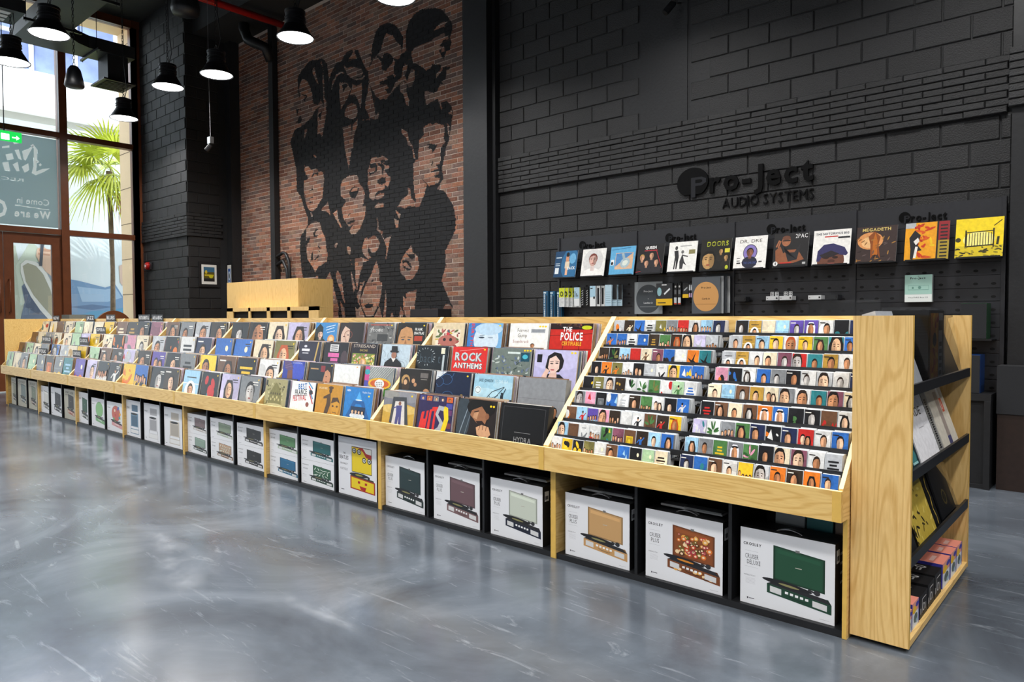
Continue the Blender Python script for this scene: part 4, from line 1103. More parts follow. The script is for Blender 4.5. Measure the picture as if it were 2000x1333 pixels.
w1 = window('window_1', 4.55, 5.71, [0, 2.90, 4.68, 7.05], .06, .27, 'tall brown framed window with three panes beside the black pier')
MB().box(XW + .02, 5.71, 0, XW + .10, 5.80, 7.0).build('reveal', 'framelight', w1)
w2 = window('window_2', 2.62, 4.42, [0, 2.90, 4.68, 7.05], .07, .07, 'brown framed transom window above the double door')
for i, (a, b) in enumerate(((.4, 2.5), (-1.8, .3), (-4.0, -1.9), (-6.2, -4.1))):
    window('window_%d' % (i + 3), a, b, [0, 2.90, 4.68, 7.05], .05, .05, 'brown framed shop window further along the glazed wall')
for o in list(w2.children):
    if o.name.startswith('pane') and o.bound_box[6][2] < 3:
        bpy.data.objects.remove(o)
    elif o.name.startswith('frame') and o.data.vertices[6].co.z < .2:
        bpy.data.objects.remove(o)
# double door
d1 = struct('door_1', MB().box(XW - .04, 3.68, .10, XW + .04, 3.69, .11), 'frame', 'brown framed glass double door with long pull handles')
for a, b in ((2.64, 3.515), (3.525, 4.42)):
    for y0, y1, z0, z1 in ((a, a + .15, .02, 2.84), (b - .15, b, .02, 2.84), (a + .15, b - .15, .02, .14), (a + .15, b - .15, 2.66, 2.84)):
        frame_box('door_leaf_rail', y0, y1, z0, z1, d1, .07)
    MB().box(XW - .004, a + .15, .14, XW + .004, b - .15, 2.66).build('pane', 'glass', d1)
for y in (3.45, 3.595):
    MB().tube([(XW + .035, y, 2.0), (XW + .10, y, 2.0), (XW + .10, y, 1.42), (XW + .035, y, 1.42)], .012, 8).build('pull_handle', 'frame', d1, smooth=True)
# printed film on the transom: seen reversed from inside
film = bpy.data.materials.new('teal_window_film')
film.use_nodes = True
_n, _l = film.node_tree.nodes, film.node_tree.links
_b = _n['Principled BSDF']
_b.inputs['Base Color'].default_value = lin('A3B2B3') + (1,)
_b.inputs['Roughness'].default_value = .5
_t = _n.new('ShaderNodeBsdfTranslucent'); _t.inputs[0].default_value = lin('A9BDBF') + (1,)
_m = _n.new('ShaderNodeMixShader'); _m.inputs[0].default_value = .75
_tr = _n.new('ShaderNodeBsdfTransparent'); _m2 = _n.new('ShaderNodeMixShader'); _m2.inputs[0].default_value = .03
_l.new(_b.outputs[0], _m.inputs[1]); _l.new(_t.outputs[0], _m.inputs[2])
_l.new(_m.outputs[0], _m2.inputs[1]); _l.new(_tr.outputs[0], _m2.inputs[2]); _l.new(_m2.outputs[0], _n['Material Output'].inputs[0])
MT['film'] = film
fl = tag(MB().box(XW + .012, 2.64, 2.98, XW + .014, 4.40, 2.985).build('window_film', 'film', None, (XW + .013, 3.5, 3.0)), 'teal film with reversed white lettering on the glass above the door', 'window film')
FILMN = (1, 0, 0)
MT['filmink'] = colmat('translucent_white_ink', .5)
_f = MT['filmink'].node_tree; _q = _f.nodes.new('ShaderNodeBsdfTranslucent'); _q.inputs[0].default_value = (1, .98, .93, 1)
_w = _f.nodes.new('ShaderNodeMixShader'); _w.inputs[0].default_value = .9
_f.links.new(_f.nodes['Principled BSDF'].outputs[0], _w.inputs[1]); _f.links.new(_q.outputs[0], _w.inputs[2]); _f.links.new(_w.outputs[0], _f.nodes['Material Output'].inputs[0])
shp = []
def film_text(s, y, z, h, w_, bold=1):
    shp.append(T(s, y, z, h, 'E9E6DC', bold, w_, mirror=True))
film_text('We are', 4.27, 3.13, .13, .56)
film_text('OPEN', 3.60, 3.10, .30, .86)
film_text('Come in', 4.25, 3.37, .11, .50, 0)
film_text('RECORDS', 3.86, 3.76, .05, .85, 0)
shp += [P([(3.72, 3.32), (4.25, 3.29), (4.25, 3.30), (3.72, 3.335)], 'E9E6DC', False)]
# brush-style emblem: large swash strokes
for q in ([(3.98, 4.42), (4.03, 4.38), (4.02, 4.05), (3.99, 3.93), (4.05, 3.90), (4.18, 3.98), (4.28, 4.06), (4.16, 4.03), (4.06, 3.97), (4.07, 4.10), (4.09, 4.36), (4.02, 4.46)],
          [(3.85, 4.30), (3.95, 4.36), (4.03, 4.43), (3.96, 4.28), (3.90, 4.14), (3.87, 4.16)], [(3.74, 4.30), (3.80, 4.32), (3.84, 4.14), (3.79, 4.16)],
          [(3.60, 4.20), (3.70, 4.24), (3.72, 4.14), (3.62, 4.10)], [(3.84, 4.02), (3.94, 4.10), (3.95, 3.98), (3.88, 3.92)], [(3.70, 4.04), (3.78, 4.10), (3.80, 3.94), (3.76, 3.93)],
          [(3.55, 4.05), (3.64, 4.08), (3.66, 3.92), (3.58, 3.92)], [(4.10, 4.10), (4.13, 4.13), (4.15, 4.10), (4.12, 4.07)], [(4.06, 4.15), (4.09, 4.18), (4.11, 4.15), (4.08, 4.12)],
          [(3.55, 4.33), (3.66, 4.37), (3.66, 4.33), (3.55, 4.30)], [(3.72, 4.43), (3.84, 4.49), (3.84, 4.45), (3.73, 4.40)]):
    shp.append(P(q, 'E9E6DC', False))
gy, gz_ = np.meshgrid(2.645 + np.arange(175) * .01, 2.99 + np.arange(161) * .01)
msk = np.zeros(gy.shape, bool)
for c_, v_, f_ in shp:
    for q_ in f_:
        T_ = v_[list(q_)]
        b0, b1 = T_.min(0), T_.max(0)
        m_ = (gy >= b0[0]) & (gy <= b1[0]) & (gz_ >= b0[1]) & (gz_ <= b1[1])
        if not m_.any(): continue
        ins = np.zeros(m_.sum(), bool)
        yy_, zz_ = gy[m_], gz_[m_]
        for i in range(len(T_)):
            (ya_, za_), (yb_, zb_) = T_[i], T_[(i + 1) % len(T_)]
            if za_ == zb_: continue
            ins ^= ((za_ > zz_) != (zb_ > zz_)) & (yy_ < (yb_ - ya_) * (zz_ - za_) / (zb_ - za_) + ya_)
        cur = msk[m_]; cur |= ins; msk[m_] = cur
fm = MB()
for j in range(161):
    i = 0
    while i < 175:
        if msk[j, i]: i += 1; continue
        k = i
        while k < 175 and not msk[j, k]: k += 1
        y0, y1, z = gy[j, i] - .005, gy[j, k - 1] + .005, gz_[j, i]
        fm.add([(XW + .0135, y0, z - .005), (XW + .0135, y1, z - .005), (XW + .0135, y1, z + .005), (XW + .0135, y0, z + .005)], [(0, 1, 2, 3)])
        i = k
fm.build('film_sheet', 'film', fl)
for sh_ in shp:
    let = MB()
    art(let, (XW + .015, 0, 0), (0, 1, 0), (0, 0, 1), (1, 0, 0), [sh_], .0004)
    let.build('letter' if len(sh_[2]) > 3 else 'brush_stroke', 'filmink', fl)
# exit sign
es = thing('exit_sign', 'green and white illuminated exit sign hanging in front of the window film', 'exit sign', (XW + .55, 3.55, 4.4))
a_ = at(0, 254, 0, XW + .55); b_ = at(42, 280, 0, XW + .55)
MB().box(XW + .53, a_[1] - .12, b_[2], XW + .57, b_[1], a_[2]).build('lightbox', 'exitg', es)
m = MB()
y1_, z0_ = b_[1], b_[2]
for q in ([(y1_ - .30, z0_ + .02), (y1_ - .18, z0_ + .02), (y1_ - .18, z0_ + .12), (y1_ - .30, z0_ + .12)], [(y1_ - .14, z0_ + .06), (y1_ - .08, z0_ + .06), (y1_ - .08, z0_ + .03), (y1_ - .03, z0_ + .07), (y1_ - .08, z0_ + .11), (y1_ - .08, z0_ + .08), (y1_ - .14, z0_ + .08)]):
    m.add([(XW + .573, y, z) for y, z in q], [tuple(range(len(q)))])
m.build('pictogram', 'exitw', es)
MB().tube([(XW + .55, b_[1] - .25, a_[2]), (XW + .55, b_[1] - .25, ZC)], .008, 6).build('hanger_rod', 'blackmetal', es)

# ------------------------------------------------------------------ outside
struct('ground_outside', MB().box(-45, -20, -.2, XW - .12, 25, -.02), 'pave', 'pale paving outside the shop')
XP = at(236, 400, 1, 5.80)[0]
ps = struct('pillar_outside', MB().box(XP, 5.80, 0, XW - .12, 7.0, 8.2), 'beige', 'beige stone reveal outside the window')
so = struct('soffit_outside', MB().box(XP, -4.0, 7.12, XW - .12, 5.80, 8.2), 'beige', 'beige stone soffit outside above the window')
for i in range(11):
    z = .35 + i * .72
    MB().box(XP + .001, 5.796, z, XW - .13, 5.799, z + .012).build('joint', 'bark', ps)
# printed hoarding
HX = -20.0
ho = thing('printed_hoarding', 'large printed hoarding outside showing a sneaker sole and jeans on a swing', 'hoarding', (HX, 7.5, 0))
h0, h1 = 1.0, 13.0
HZ = 6.0
MB().box(HX - .12, h0, 0, HX, h1, HZ).build('board', 'white', ho)
for y in (2, 5, 8, 11):
    MB().box(HX - .3, y, 0, HX - .12, y + .1, HZ).build('stay', 'blackmetal', ho)
m = MB()
def H(pts):
    o = []
    for x, y in pts:
        q = at(x, y, 0, HX)
        o.append((q[1], q[2]))
    return o
def hp(s, c):
    v = list(map(float, s.replace(',', ' ').split()))
    return P(H([(v[i], v[i + 1]) for i in range(0, len(v), 2)]), c, False)
hs = [P([(h0, .0), (h1, .0), (h1, HZ), (h0, HZ)], 'DDE7EA', False), hp('-40 640 -40 470 30 480 60 640', 'C2CCBC'), hp('30 520 60 470 90 500 80 560 40 600', 'CDD8C8'),
      hp('36 640 50 600 110 610 240 600 262 640 240 680 40 690', '5FA2C0'), hp('120 625 160 590 235 588 262 640 120 650', '4F97BE'),
      hp('128 640 128 545 150 548 205 562 225 556 240 580 246 600 220 606 180 608 150 618 135 640', '6F94BA'), hp('150 560 205 566 225 562 238 582 210 590 160 590', '9CBAD6'), hp('135 600 180 595 220 600 180 606', '4E7098'),
      hp('36 640 48 590 42 560 60 540 110 600 112 640', '6C7C94'), hp('44 560 60 570 80 600 76 615 50 600', '55637C'),
      hp('40 516 50 508 70 512 88 526 104 560 112 600 110 640 96 626 78 606 60 580 46 552 40 532', 'E8E8E4'), hp('44 520 54 514 70 520 84 536 98 566 106 600 104 622 88 604 66 578 50 550', 'A5A38E'),
      hp('70 512 84 514 100 540 116 590 112 600 104 560 88 526', '97A4B0'), hp('70 500 72 486 84 482 96 490 104 500 110 530 100 540 88 530 76 512', 'E3BFA6'), hp('76 486 100 488 98 492 76 491', 'C99A80'), hp('74 494 98 497 97 500 74 498', 'C99A80'),
      hp('80 450 88 450 84 490 82 520 76 520 78 488', '4A505C'),
      hp('232 520 240 516 240 560 234 552', 'D6B8A4')]
hs = [(tuple(q * .62 for q in c), v, f) for c, v, f in hs]
art(m, (HX + .001, 0, 0), (0, 1, 0), (0, 0, 1), (1, 0, 0), hs, .002)
m.build('poster_print', 'paper', ho)
# white office building
FX_ = -30.0
ob = thing('office_building', 'white office building across the street with a band of bluish windows', 'building', (FX_, 10, 0))
g0, g1 = 2.0, 22.0
fz = lambda py, px=150: at(px, py, 0, FX_)[2]
MB().box(FX_ - 1, g0, 8.75, FX_, g1, 10.2).build('facade', 'fac', ob)
MB().box(FX_ - 1, g0, 0, FX_ - .6, g1, 8.75).build('plinth', mat('grey_plinth', 'A9A9A0', .8), ob)
MB().box(FX_ - 1, g0, 13.3, FX_, g1, 16).build('facade', 'fac', ob)
for i in range(14):
    y = g0 + .4 + i * 1.42
    MB().box(FX_ - .3, y, 10.2, FX_ - .25, y + 1.34, 13.3).build('window_glass', 'facglass', ob)
    MB().box(FX_ - .4, y + 1.34, 10.2, FX_ + .02, y + 1.42, 13.3).build('mullion', 'fac', ob)
    MB().box(FX_ - .3, y, 11.45, FX_ - .1, y + 1.34, 11.55).build('mullion', 'fac', ob)
    MB().box(FX_, y + 1.37, 8.75, FX_ + .005, y + 1.38, 10.2).build('joint', 'bark', ob)
# palm
pc = at(212, 322, 0, -17.9)
pt_ = thing('palm_tree', 'fan palm with bright green fronds outside the window', 'palm', (pc[0], pc[1], 0))
m = MB().tube([(pc[0], pc[1], 0), (pc[0] + .03, pc[1] + .03, pc[2] * .5), (pc[0], pc[1], pc[2] - .15)], [.07, .05, .06], 8)
m.build('trunk', 'bark', pt_, smooth=True)
pr = random.Random(4)


def frond(dirv, ln, droop, mt, rad=.92):
    mb = MB()
    d = np.array(dirv, float); d /= np.linalg.norm(d)
    c0 = np.array(pc); side = np.cross(d, [0, 0, 1.0]); side /= np.linalg.norm(side) + 1e-6
    up = np.cross(side, d)
    hub = c0 + d * ln - np.array([0, 0, droop * .3])
    mb.tube([c0, (c0 + hub) / 2 + np.array([0, 0, .05]), hub], .014, 5)
    for i in range(40):
        a = R(-130 + 260 * i / 39)
        v = d * math.cos(a) + side * math.sin(a)
        l_ = rad * (0.75 + .35 * math.cos(a)) * pr.uniform(.9, 1.1)
        wn = (np.cross(v, up)); wn /= np.linalg.norm(wn)
        p = [hub + v * l_ * t + up * .03 * (i % 2) - np.array([0, 0, 1]) * droop * l_ * t * t for t in (0, .35, .7, 1)]
        ws = [.006, .022, .015, .001]
        vs = [q for pp, w2_ in zip(p, ws) for q in (pp + wn * w2_, pp - wn * w2_)]
        mb.add(vs, [(0, 1, 3, 2), (2, 3, 5, 4), (4, 5, 7, 6)])
    mb.build('frond', mt, pt_)


for dv, ln, dr, mt in (((.3, -1, .75), .5, .25, 'palm'), ((.5, -.8, .25), .5, .5, 'palm'), ((.6, -.5, -.25), .45, .9, 'palm'), ((.5, .25, .9), .45, .3, 'palm'), ((.3, .9, .35), .5, .6, 'palm'), ((.7, .5, -.3), .45, .9, 'palm'),
                   ((-.6, -.8, .5), .5, .5, 'palm'), ((-.6, .6, .6), .5, .5, 'palm'), ((.2, -.1, 1), .45, .35, 'palm'), ((.8, -.1, -.1), .5, .8, 'palm'), ((.2, .55, -1.1), .4, 1.0, 'palmdead'), ((.3, -1.1, .1), .6, .7, 'palm')):
    frond(dv, ln, dr, mt)

# ------------------------------------------------------------------ the long display island
UW, X1 = 1.4915, -0.873
YF, YS = 2.92, 3.62         # fascia face, centre line
ZF0, ZF1 = 0.490, 0.612
BAYNAMES = ['cassette', 'first record', 'second record', 'third record', 'fourth record', 'fifth record', 'sixth record', 'last record']
UNITL = ['oak display unit holding nine rows of cassettes above three turntable cartons',
         'oak record unit next to the cassettes, with three black-topped cartons below',
         'oak record unit above the carton with the yellow suitcase and two stacked pairs',
         'oak record unit above three stacked pairs of turntable cartons',
         'oak record unit above cartons showing record players on tall stands',
         'oak record unit above cartons with a green case and a mint rounded case',
         'oak record unit with genre signs above the single beige vintage carton',
         'oak record unit at the far end of the island by the glass door']
prof = [(YF + .018, ZF0), (YF + .018, ZF1 + .008), (3.585, 1.30), (YS, 1.30), (YS, 0.0), (3.0, 0.0), (3.0, ZF0)]
profs = prof[1:3] + [(2 * YS - y, z) for y, z in (prof[2], prof[1], prof[0], prof[6], prof[5])] + [prof[5], prof[6], prof[0]]
DIVS = [(-1.371, -1.858), (-2.899, -3.39), (-4.398, -4.882), (-5.896, -6.386), (-7.395, -7.885), (-8.908, -9.43), (-10.39, -10.905), (-11.896, -12.412)]
unit_objs = []
for k in range(8):
    xr = X1 - k * UW
    xl = xr - UW
    u = thing('display_unit', UNITL[k], 'display unit', ((xl + xr) / 2, YS, 0), 'display units of the island' )
    unit_objs.append(u)
    t = .017
    for nm, a, b in (('side_panel', xl, xl + t), ('side_panel', xr - t, xr)):
        m = MB().prism(profs, a, b)
        m.build(nm, 'wood_y', u)
    for a, b in ((xl, xl + t), (xr - t, xr)):      # edge bands, paler along the sloping top
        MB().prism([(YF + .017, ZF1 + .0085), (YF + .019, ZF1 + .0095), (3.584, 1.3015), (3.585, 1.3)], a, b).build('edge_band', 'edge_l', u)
        MB().box(a, 2.997, .002, b, 3.0, ZF0 - .002).build('edge_band', 'edge', u)
    MB().box(xl + .001, YF, ZF0, xr - .001, YF + .018, ZF1).build('fascia', 'wood_h', u)
    MB().box(xr - .036, YF - .0012, ZF0, xr - .0015, YF, ZF1).build('fascia_end', 'edge', u)
    MB().box(xl + .001, YF, ZF1, xr - .001, YF + .018, ZF1 + .001).build('fascia_top_edge', 'edge_l', u)
    MB().box(xl + t, YF + .018, ZF0, xr - t, 2 * YS - YF - .018, ZF0 + .012).build('tray_floor', 'blackwood', u)
    MB().box(xl, 2 * YS - YF - .018, ZF0, xr, 2 * YS - YF, ZF1).build('rear_fascia', 'wood_h', u)
    MB().box(xl + t, 3.602, ZF0, xr - t, 3.638, 1.30).build('spine_panel', 'wood_h', u)
    # base: floor, plinth, back, two dividers
    MB().box(xl + t, 3.005, .0, xr - t, 3.60, .030).build('plinth', 'blackwood', u)
    MB().box(xl + t, 3.40, .030, xr - t, 3.42, ZF0).build('base_back', 'blackwood', u)
    for xx in DIVS[k]:
        MB().box(xx - .008, 3.012, .030, xx + .008, 3.40, ZF0).build('divider', 'blackwood', u)
    if k:
        for r in range(1, 4):
            y = YF + .03 + .155 * r
            MB().box(xl + t, y - .006, ZF0 + .012, xr - t, y, ZF0 - .01 + .155 * r).build('riser', 'wood_h', u)
            MB().box(xl + t, y, ZF0 - .02 + .155 * r, xr - t, y + .149, ZF0 - .01 + .155 * r).build('tray_floor', 'wood_h', u)
    else:
        for r in range(8):
            y, z = 2.989 + .0772 * r, .678 + .0769 * r
            MB().box(xl + t, y - .002, z - .026, xr - t, y + .004, z).build('rack_lip', 'blackmetal', u)
            MB().box(xl + t, y + .004, z - .052, xr - t, y + .074, z - .046).build('rack_shelf', 'blackmetal', u)
        MB().prism([(2.99, .64), (3.01, .64), (3.56, 1.19), (3.54, 1.19)], -1.622, -1.618).build('centre_partition', 'blackmetal', u)

# far end panel and the end cap unit ------------------------------------------------
XE = X1 - 8 * UW
MB().box(XE - .02, 2.985, 0.02, XE, 4.24, 1.30).build('end_panel', 'wood_h', unit_objs[7])
MB().box(XE - .021, 2.982, 0.02, XE + .001, 2.985, 1.30).build('edge_band', 'edge', unit_objs[7])
ec = thing('end_shelf_unit', 'oak end shelf unit with black sloping shelves of box sets', 'shelf unit', (-.76, 3.62, 0))
MB().box(-.868, 3.022, .02, -.655, 3.040, 1.30).build('side_panel', 'wood_v', ec)
MB().box(-.868, 4.222, .02, -.655, 4.240, 1.30).build('side_panel', 'wood_v', ec)
MB().box(-.6555, 3.022, .02, -.6545, 3.040, 1.30).build('edge_band', 'edge', ec)
MB().box(-.6555, 4.222, .02, -.6545, 4.240, 1.30).build('edge_band', 'edge', ec)
MB().box(-.870, 3.040, .02, -.855, 4.222, 1.30).build('back_panel', 'wood_v', ec)
MB().box(-.855, 3.040, .02, -.656, 4.222, .045).build('floor_shelf', 'wood_y', ec)
MB().box(-.85, 3.06, 0, -.70, 4.2, .02).build('plinth', 'blackwood', ec)
for z in (1.035, .702, .368):
    MB().box(-.668, 3.041, z - .042, -.656, 4.221, z).build('shelf_lip', 'blackmetal', ec)
    MB().prism([(-.855, z - .075), (-.668, z - .042), (-.668, z - .030), (-.855, z - .063)], 3.041, 4.221, 1).build('sloping_shelf', 'blackmetal', ec)

# ------------------------------------------------------------------ records
NORMF = np.array([0, -1.0, 0])
BACKC = ['D8D8D4', 'B9A88E', '8C6E58', '3A3A40', 'E8E6E0', '6A7A8A', 'A88A70', 'C8B8C8']
proto = None
back_cache = {}


def slv(x, y, z, lean, w_, h_, tk):
    a = R(lean)
    return np.array([x, y, z]), np.array([w_, 0, 0]), np.array([0, math.sin(a) * h_, math.cos(a) * h_]), np.array([0, math.cos(a), -math.sin(a)]) * tk


rl = random.Random(21)
stock = MB()
nback = 0
TRAY = ['top tray', 'second tray', 'third tray', 'front tray']
UNITW = ['unit beside the cassettes', 'unit above yellow-suitcase carton', 'unit above stacked cartons', 'unit above tall-stand cartons', 'unit above mint-player carton', 'unit above brown-suitcase carton', 'unit at the far end']
SPECIAL = {(0, 2, 3): 'box', (0, 3, 3): 'box'}
for ui, rows in enumerate(LPS):
    xr = X1 - (ui + 1) * UW
    xl = xr - UW
    for r, row in enumerate(rows):          # r 0 = top tray
        q = 3 - r
        y0, z0 = YF + .034 + .155 * q, (ZF0 + .014) + .155 * q - (.022 if q else .002)
        slot = (UW - .06) / 4
        for c, tok in enumerate(row):
            w_ = .317
            x = xl + .032 + slot * c + rl.uniform(0, slot - w_ - .006)
            lean = rl.uniform(8, 12) if ui > 1 else 9.2
            hh = .317
            nb = rl.randint(8, 12)
            sp = SPECIAL.get((ui, r, c))
            tk = .045 if sp else .0045
            O, U, V, Nn = slv(x, y0, z0, lean, w_, hh, tk)
            if sp: w_, O, U = .345, O, np.array([.345, 0, 0]);  x = xr - .03 - .345; O = np.array([x, y0, z0]); nb = 2
            m = MB()
            edge = CN[tok[0]][0] if sp else rl.choice(['E6E6E4', 'D0D0CE', 'B8B8B6'])
            m.obox(O, U, V, Nn, edge, CN[tok[0]][0])
            fn = np.cross(U, V); fn = fn / np.linalg.norm(fn)
            if fn[1] > 0: fn = -fn
            shp = cover(tok, rl, 1)
            cu_ = CUSTOM.get((ui, r, c))
            if cu_:
                v0 = .36 if r < 3 else .27
                shp = [cu_[0]] + [(k_, v_ * [1, 1 - v0] + [0, v0], f_) for k_, v_, f_ in (q_ for q_ in cu_[1:] if q_ is not None)]
            if sp and r == 2:
                shp = [Q(0, 0, 1, 1, '8C8F93'), Q(0, .62, 1, .625, '6A6C70')]
                for i in range(4):
                    shp += head(.2 + .2 * i, .42, .07, rl.choice(SK), '1A1412', '202020', det=0)
            if sp and r == 3:
                shp = [Q(0, 0, 1, 1, '131315'), L(.06, .04, .06, .94, .008, '4A4A4C'), L(.06, .94, .94, .94, .008, '4A4A4C'), L(.94, .04, .94, .94, .008, '4A4A4C'), T('HYDRA', .33, .33, .09, '9A9A9C', 0, .36), L(.33, .5, .67, .5, .006, '9A9A9C'), L(.33, .24, .67, .24, .006, '9A9A9C')]
            art(m, O, U, V, fn, shp)
            bcn, mon, scn = CN[tok[0]][1], MO[tok[1]], CN[tok[2]][1]
            words = ' '.join(t_ for t_ in tok.split('|')[1:] if t_ in ('ROCK', 'ANTHEMS', 'CERTIFIABLE', 'TO THE SEA', 'HITS', 'ENCORE', 'back to'))
            lab = ('%s sleeve lettered %s' % (bcn, words) if words else '%s sleeve with %s %s' % (bcn, scn, mon)) + ', %s stack, %s, %s' % (ORD[c], TRAY[r], UNITW[ui])
            if sp: lab = ('black box set with silver lettering, ' if r == 3 else 'grey box set with small portraits, ') + '%s, %s' % (TRAY[r], UNITW[ui])
            o = m.build('box_set' if sp else 'record_sleeve', 'print', None, tuple(O))
            tag(o, lab, 'box set' if sp else 'record', None if sp else 'front record sleeves in the trays')
            # sleeves filed behind
            pitch = min(.0098, (.115 - tk) / max(nb, 1))
            for j in range(nb):
                yy = y0 + tk + .002 + pitch * (j + .3)
                dx = rl.uniform(-.004, .006)
                dz = rl.uniform(-.006, .003)
                B, U2, V2, N2 = slv(x + dx, yy, z0 + max(dz, -.002), lean + .12 * j + .1, w_ - (.0 if sp else 0), hh + dz, min(.004, pitch * .6))
                bc_ = rl.randrange(8)
                if ui < 2 and nback < 186 and j < (7 if ui == 0 else 5):
                    key = bc_
                    if key not in back_cache:
                        mm = MB()
                        O9, U9, V9, N9 = slv(0, 0, 0, 9.6, .317, .315, .0038)
                        mm.obox(O9, U9, V9, N9, BACKC[bc_], BACKC[bc_])
                        back_cache[key] = mm.mesh('record_sleeve', 'print')
                    o2 = bpy.data.objects.new('record_sleeve', back_cache[key])
                    COL.objects.link(o2)
                    o2.location = tuple(B)
                    tag(o2, '%s sleeve behind the %s cover, %s stack, %s, %s' % (ORD[j], bcn, ORD[c], TRAY[r], UNITW[ui]), 'record', 'record sleeves filed behind the front covers')
                    nback += 1
                else:
                    stock.obox(B, U2, V2, N2, BACKC[bc_])
tag(stock.build('filed_records', 'print'), 'record sleeves packed behind the front covers in the farther trays', 'records', None, 'stuff')

# ------------------------------------------------------------------ cassettes
rc = random.Random(33)
tst = MB()
ncb = 0
tape_cache = None
LEAN = 11
for half, DATA in ((0, TL), (1, TR)):
    for ri, line in enumerate(DATA):        # ri 0 = top
        r = 8 - ri
        if r == 0:
            y0, z0 = 2.945, ZF0 + .068
        else:
            y0, z0 = 2.989 + .0772 * (r - 1) + .006, .678 + .0769 * (r - 1) - .0455
        toks = line.split()
        xs = -2.345 if half == 0 else -1.593
        if half == 0 and r: xs += .004
        pit = .0690 if half == 0 else .0697
        for c, tok in enumerate(toks):
            x = xs + pit * c
            if x + .068 > X1 - .017 - .001: continue
            a = R(LEAN + rc.uniform(-1.2, 1.2))
            O = np.array([x, y0, z0 + rc.uniform(0, .003)])
            U, V, Nn = np.array([.0665, 0, 0]), np.array([0, math.sin(a), math.cos(a)]) * .108, np.array([0, math.cos(a), -math.sin(a)]) * .0155
            m = MB()
            m.obox(O, U, V, Nn, rc.choice(['D4D8DC', 'BFC4C8', 'E0E2E4', '8A8E92']), CN[tok[0]][0])
            art(m, O, U, V, np.array([0, -math.cos(a), math.sin(a)]), cover(tok, rc, 0))
            art(m, O, U, V, np.array([0, -math.cos(a), math.sin(a)]), [Q(0, 0, .035, 1, 'C8CCD0')], .0016)
            o = m.build('cassette', 'tape', None, tuple(O))
            rk = 'rack by the end panel' if half else 'rack beside the records'
            tag(o, '%s cassette with %s %s, %s in row %s, %s' % (CN[tok[0]][1], CN[tok[2]][1], MO[tok[1]], ORD[c], ['one', 'two', 'three', 'four', 'five', 'six', 'seven', 'eight', 'nine'][ri], rk), 'cassette', 'front cassettes in the racks')
            nb = 3
            for j in range(nb):
                B = O + np.array([rc.uniform(-.001, .001), .0172 * (j + 1) + .0008 * j, rc.uniform(-.001, .003)])
                last = c >= len(toks) - 2 and half == 0 or (half == 1 and c == 0 and j < 2)
                if (c >= 9 and half == 0 or c == 0 and half == 1 or r < 4) and ncb < 118:
                    if tape_cache is None:
                        a9 = R(LEAN)
                        mm = MB().obox((0, 0, 0), U, np.array([0, math.sin(a9), math.cos(a9)]) * .108, np.array([0, math.cos(a9), -math.sin(a9)]) * .0155, 'E2E5E8', 'D4D8DC')
                        tape_cache = mm.mesh('cassette', 'tape')
                    o2 = bpy.data.objects.new('cassette', tape_cache)
                    COL.objects.link(o2)
                    o2.location = tuple(B)
                    tag(o2, '%s case behind the %s cassette, %s in row %s, %s' % (ORD[j], CN[tok[0]][1], ORD[c], ['one', 'two', 'three', 'four', 'five', 'six', 'seven', 'eight', 'nine'][ri], rk), 'cassette', 'cassettes stored behind the front ones')
                    ncb += 1
                else:
                    tst.obox(B, U, V, Nn, rc.choice(['DCE0E4', 'ECEEF0', 'D4D8DC']))
tag(tst.build('stored_cassettes', 'tape'), 'clear cassette cases packed behind the front cassettes', 'cassettes', None, 'stuff')

# ------------------------------------------------------------------ genre signs
def genre(px0, px1, py0, py1, y, word, label):
    a, b = at(px0, py0, 1, y), at(px1, py1, 1, y)
    m = MB().box(a[0], y, b[2] - .02, b[0], y + .004, a[2], '232326')
    art(m, (a[0], y, b[2]), (b[0] - a[0], 0, 0), (0, 0, a[2] - b[2]), (0, -1, 0), [T(word, .08, .24, .52, 'E8E8E8', 1, .84)])
    tag(m.build('genre_sign', 'paper', None, (a[0], y, b[2] - .02)), label, 'sign', 'black genre signs between the records')


genre(103, 116, 617, 627, 3.585, 'NEW', 'small black genre sign with white letters at the far end of the top tray')
genre(168, 184, 616, 627, 3.585, 'JAZZ', 'small black sign reading JAZZ above the top tray')
genre(207, 225, 615, 627, 3.585, 'BLUES', 'small black sign reading BLUES above the top tray')
genre(270, 293, 615, 627, 3.585, 'INSTRUMENTAL', 'black sign reading INSTRUMENTAL above the top tray')
genre(296, 318, 615, 627, 3.585, 'ARABIC', 'black sign reading ARABIC above the top tray')
genre(188, 206, 639, 650, 3.40, 'OPERA', 'small black sign reading OPERA in the top tray below the BLUES sign')
genre(82, 100, 657, 669, 3.25, 'WORLD', 'small black sign reading WORLD in the second tray at the far end')
genre(155, 172, 659, 672, 3.25, 'CLASSICAL', 'small black sign reading CLASSICAL in the second tray')
genre(76, 91, 680, 693, 3.10, 'FOLK', 'small black sign reading FOLK in the third tray at the far end')
genre(142, 158, 684, 698, 3.10, 'SOUNDTRACKS', 'small black sign reading SOUNDTRACKS in the third tray')

# ------------------------------------------------------------------ turntable cartons below
rb = random.Random(8)


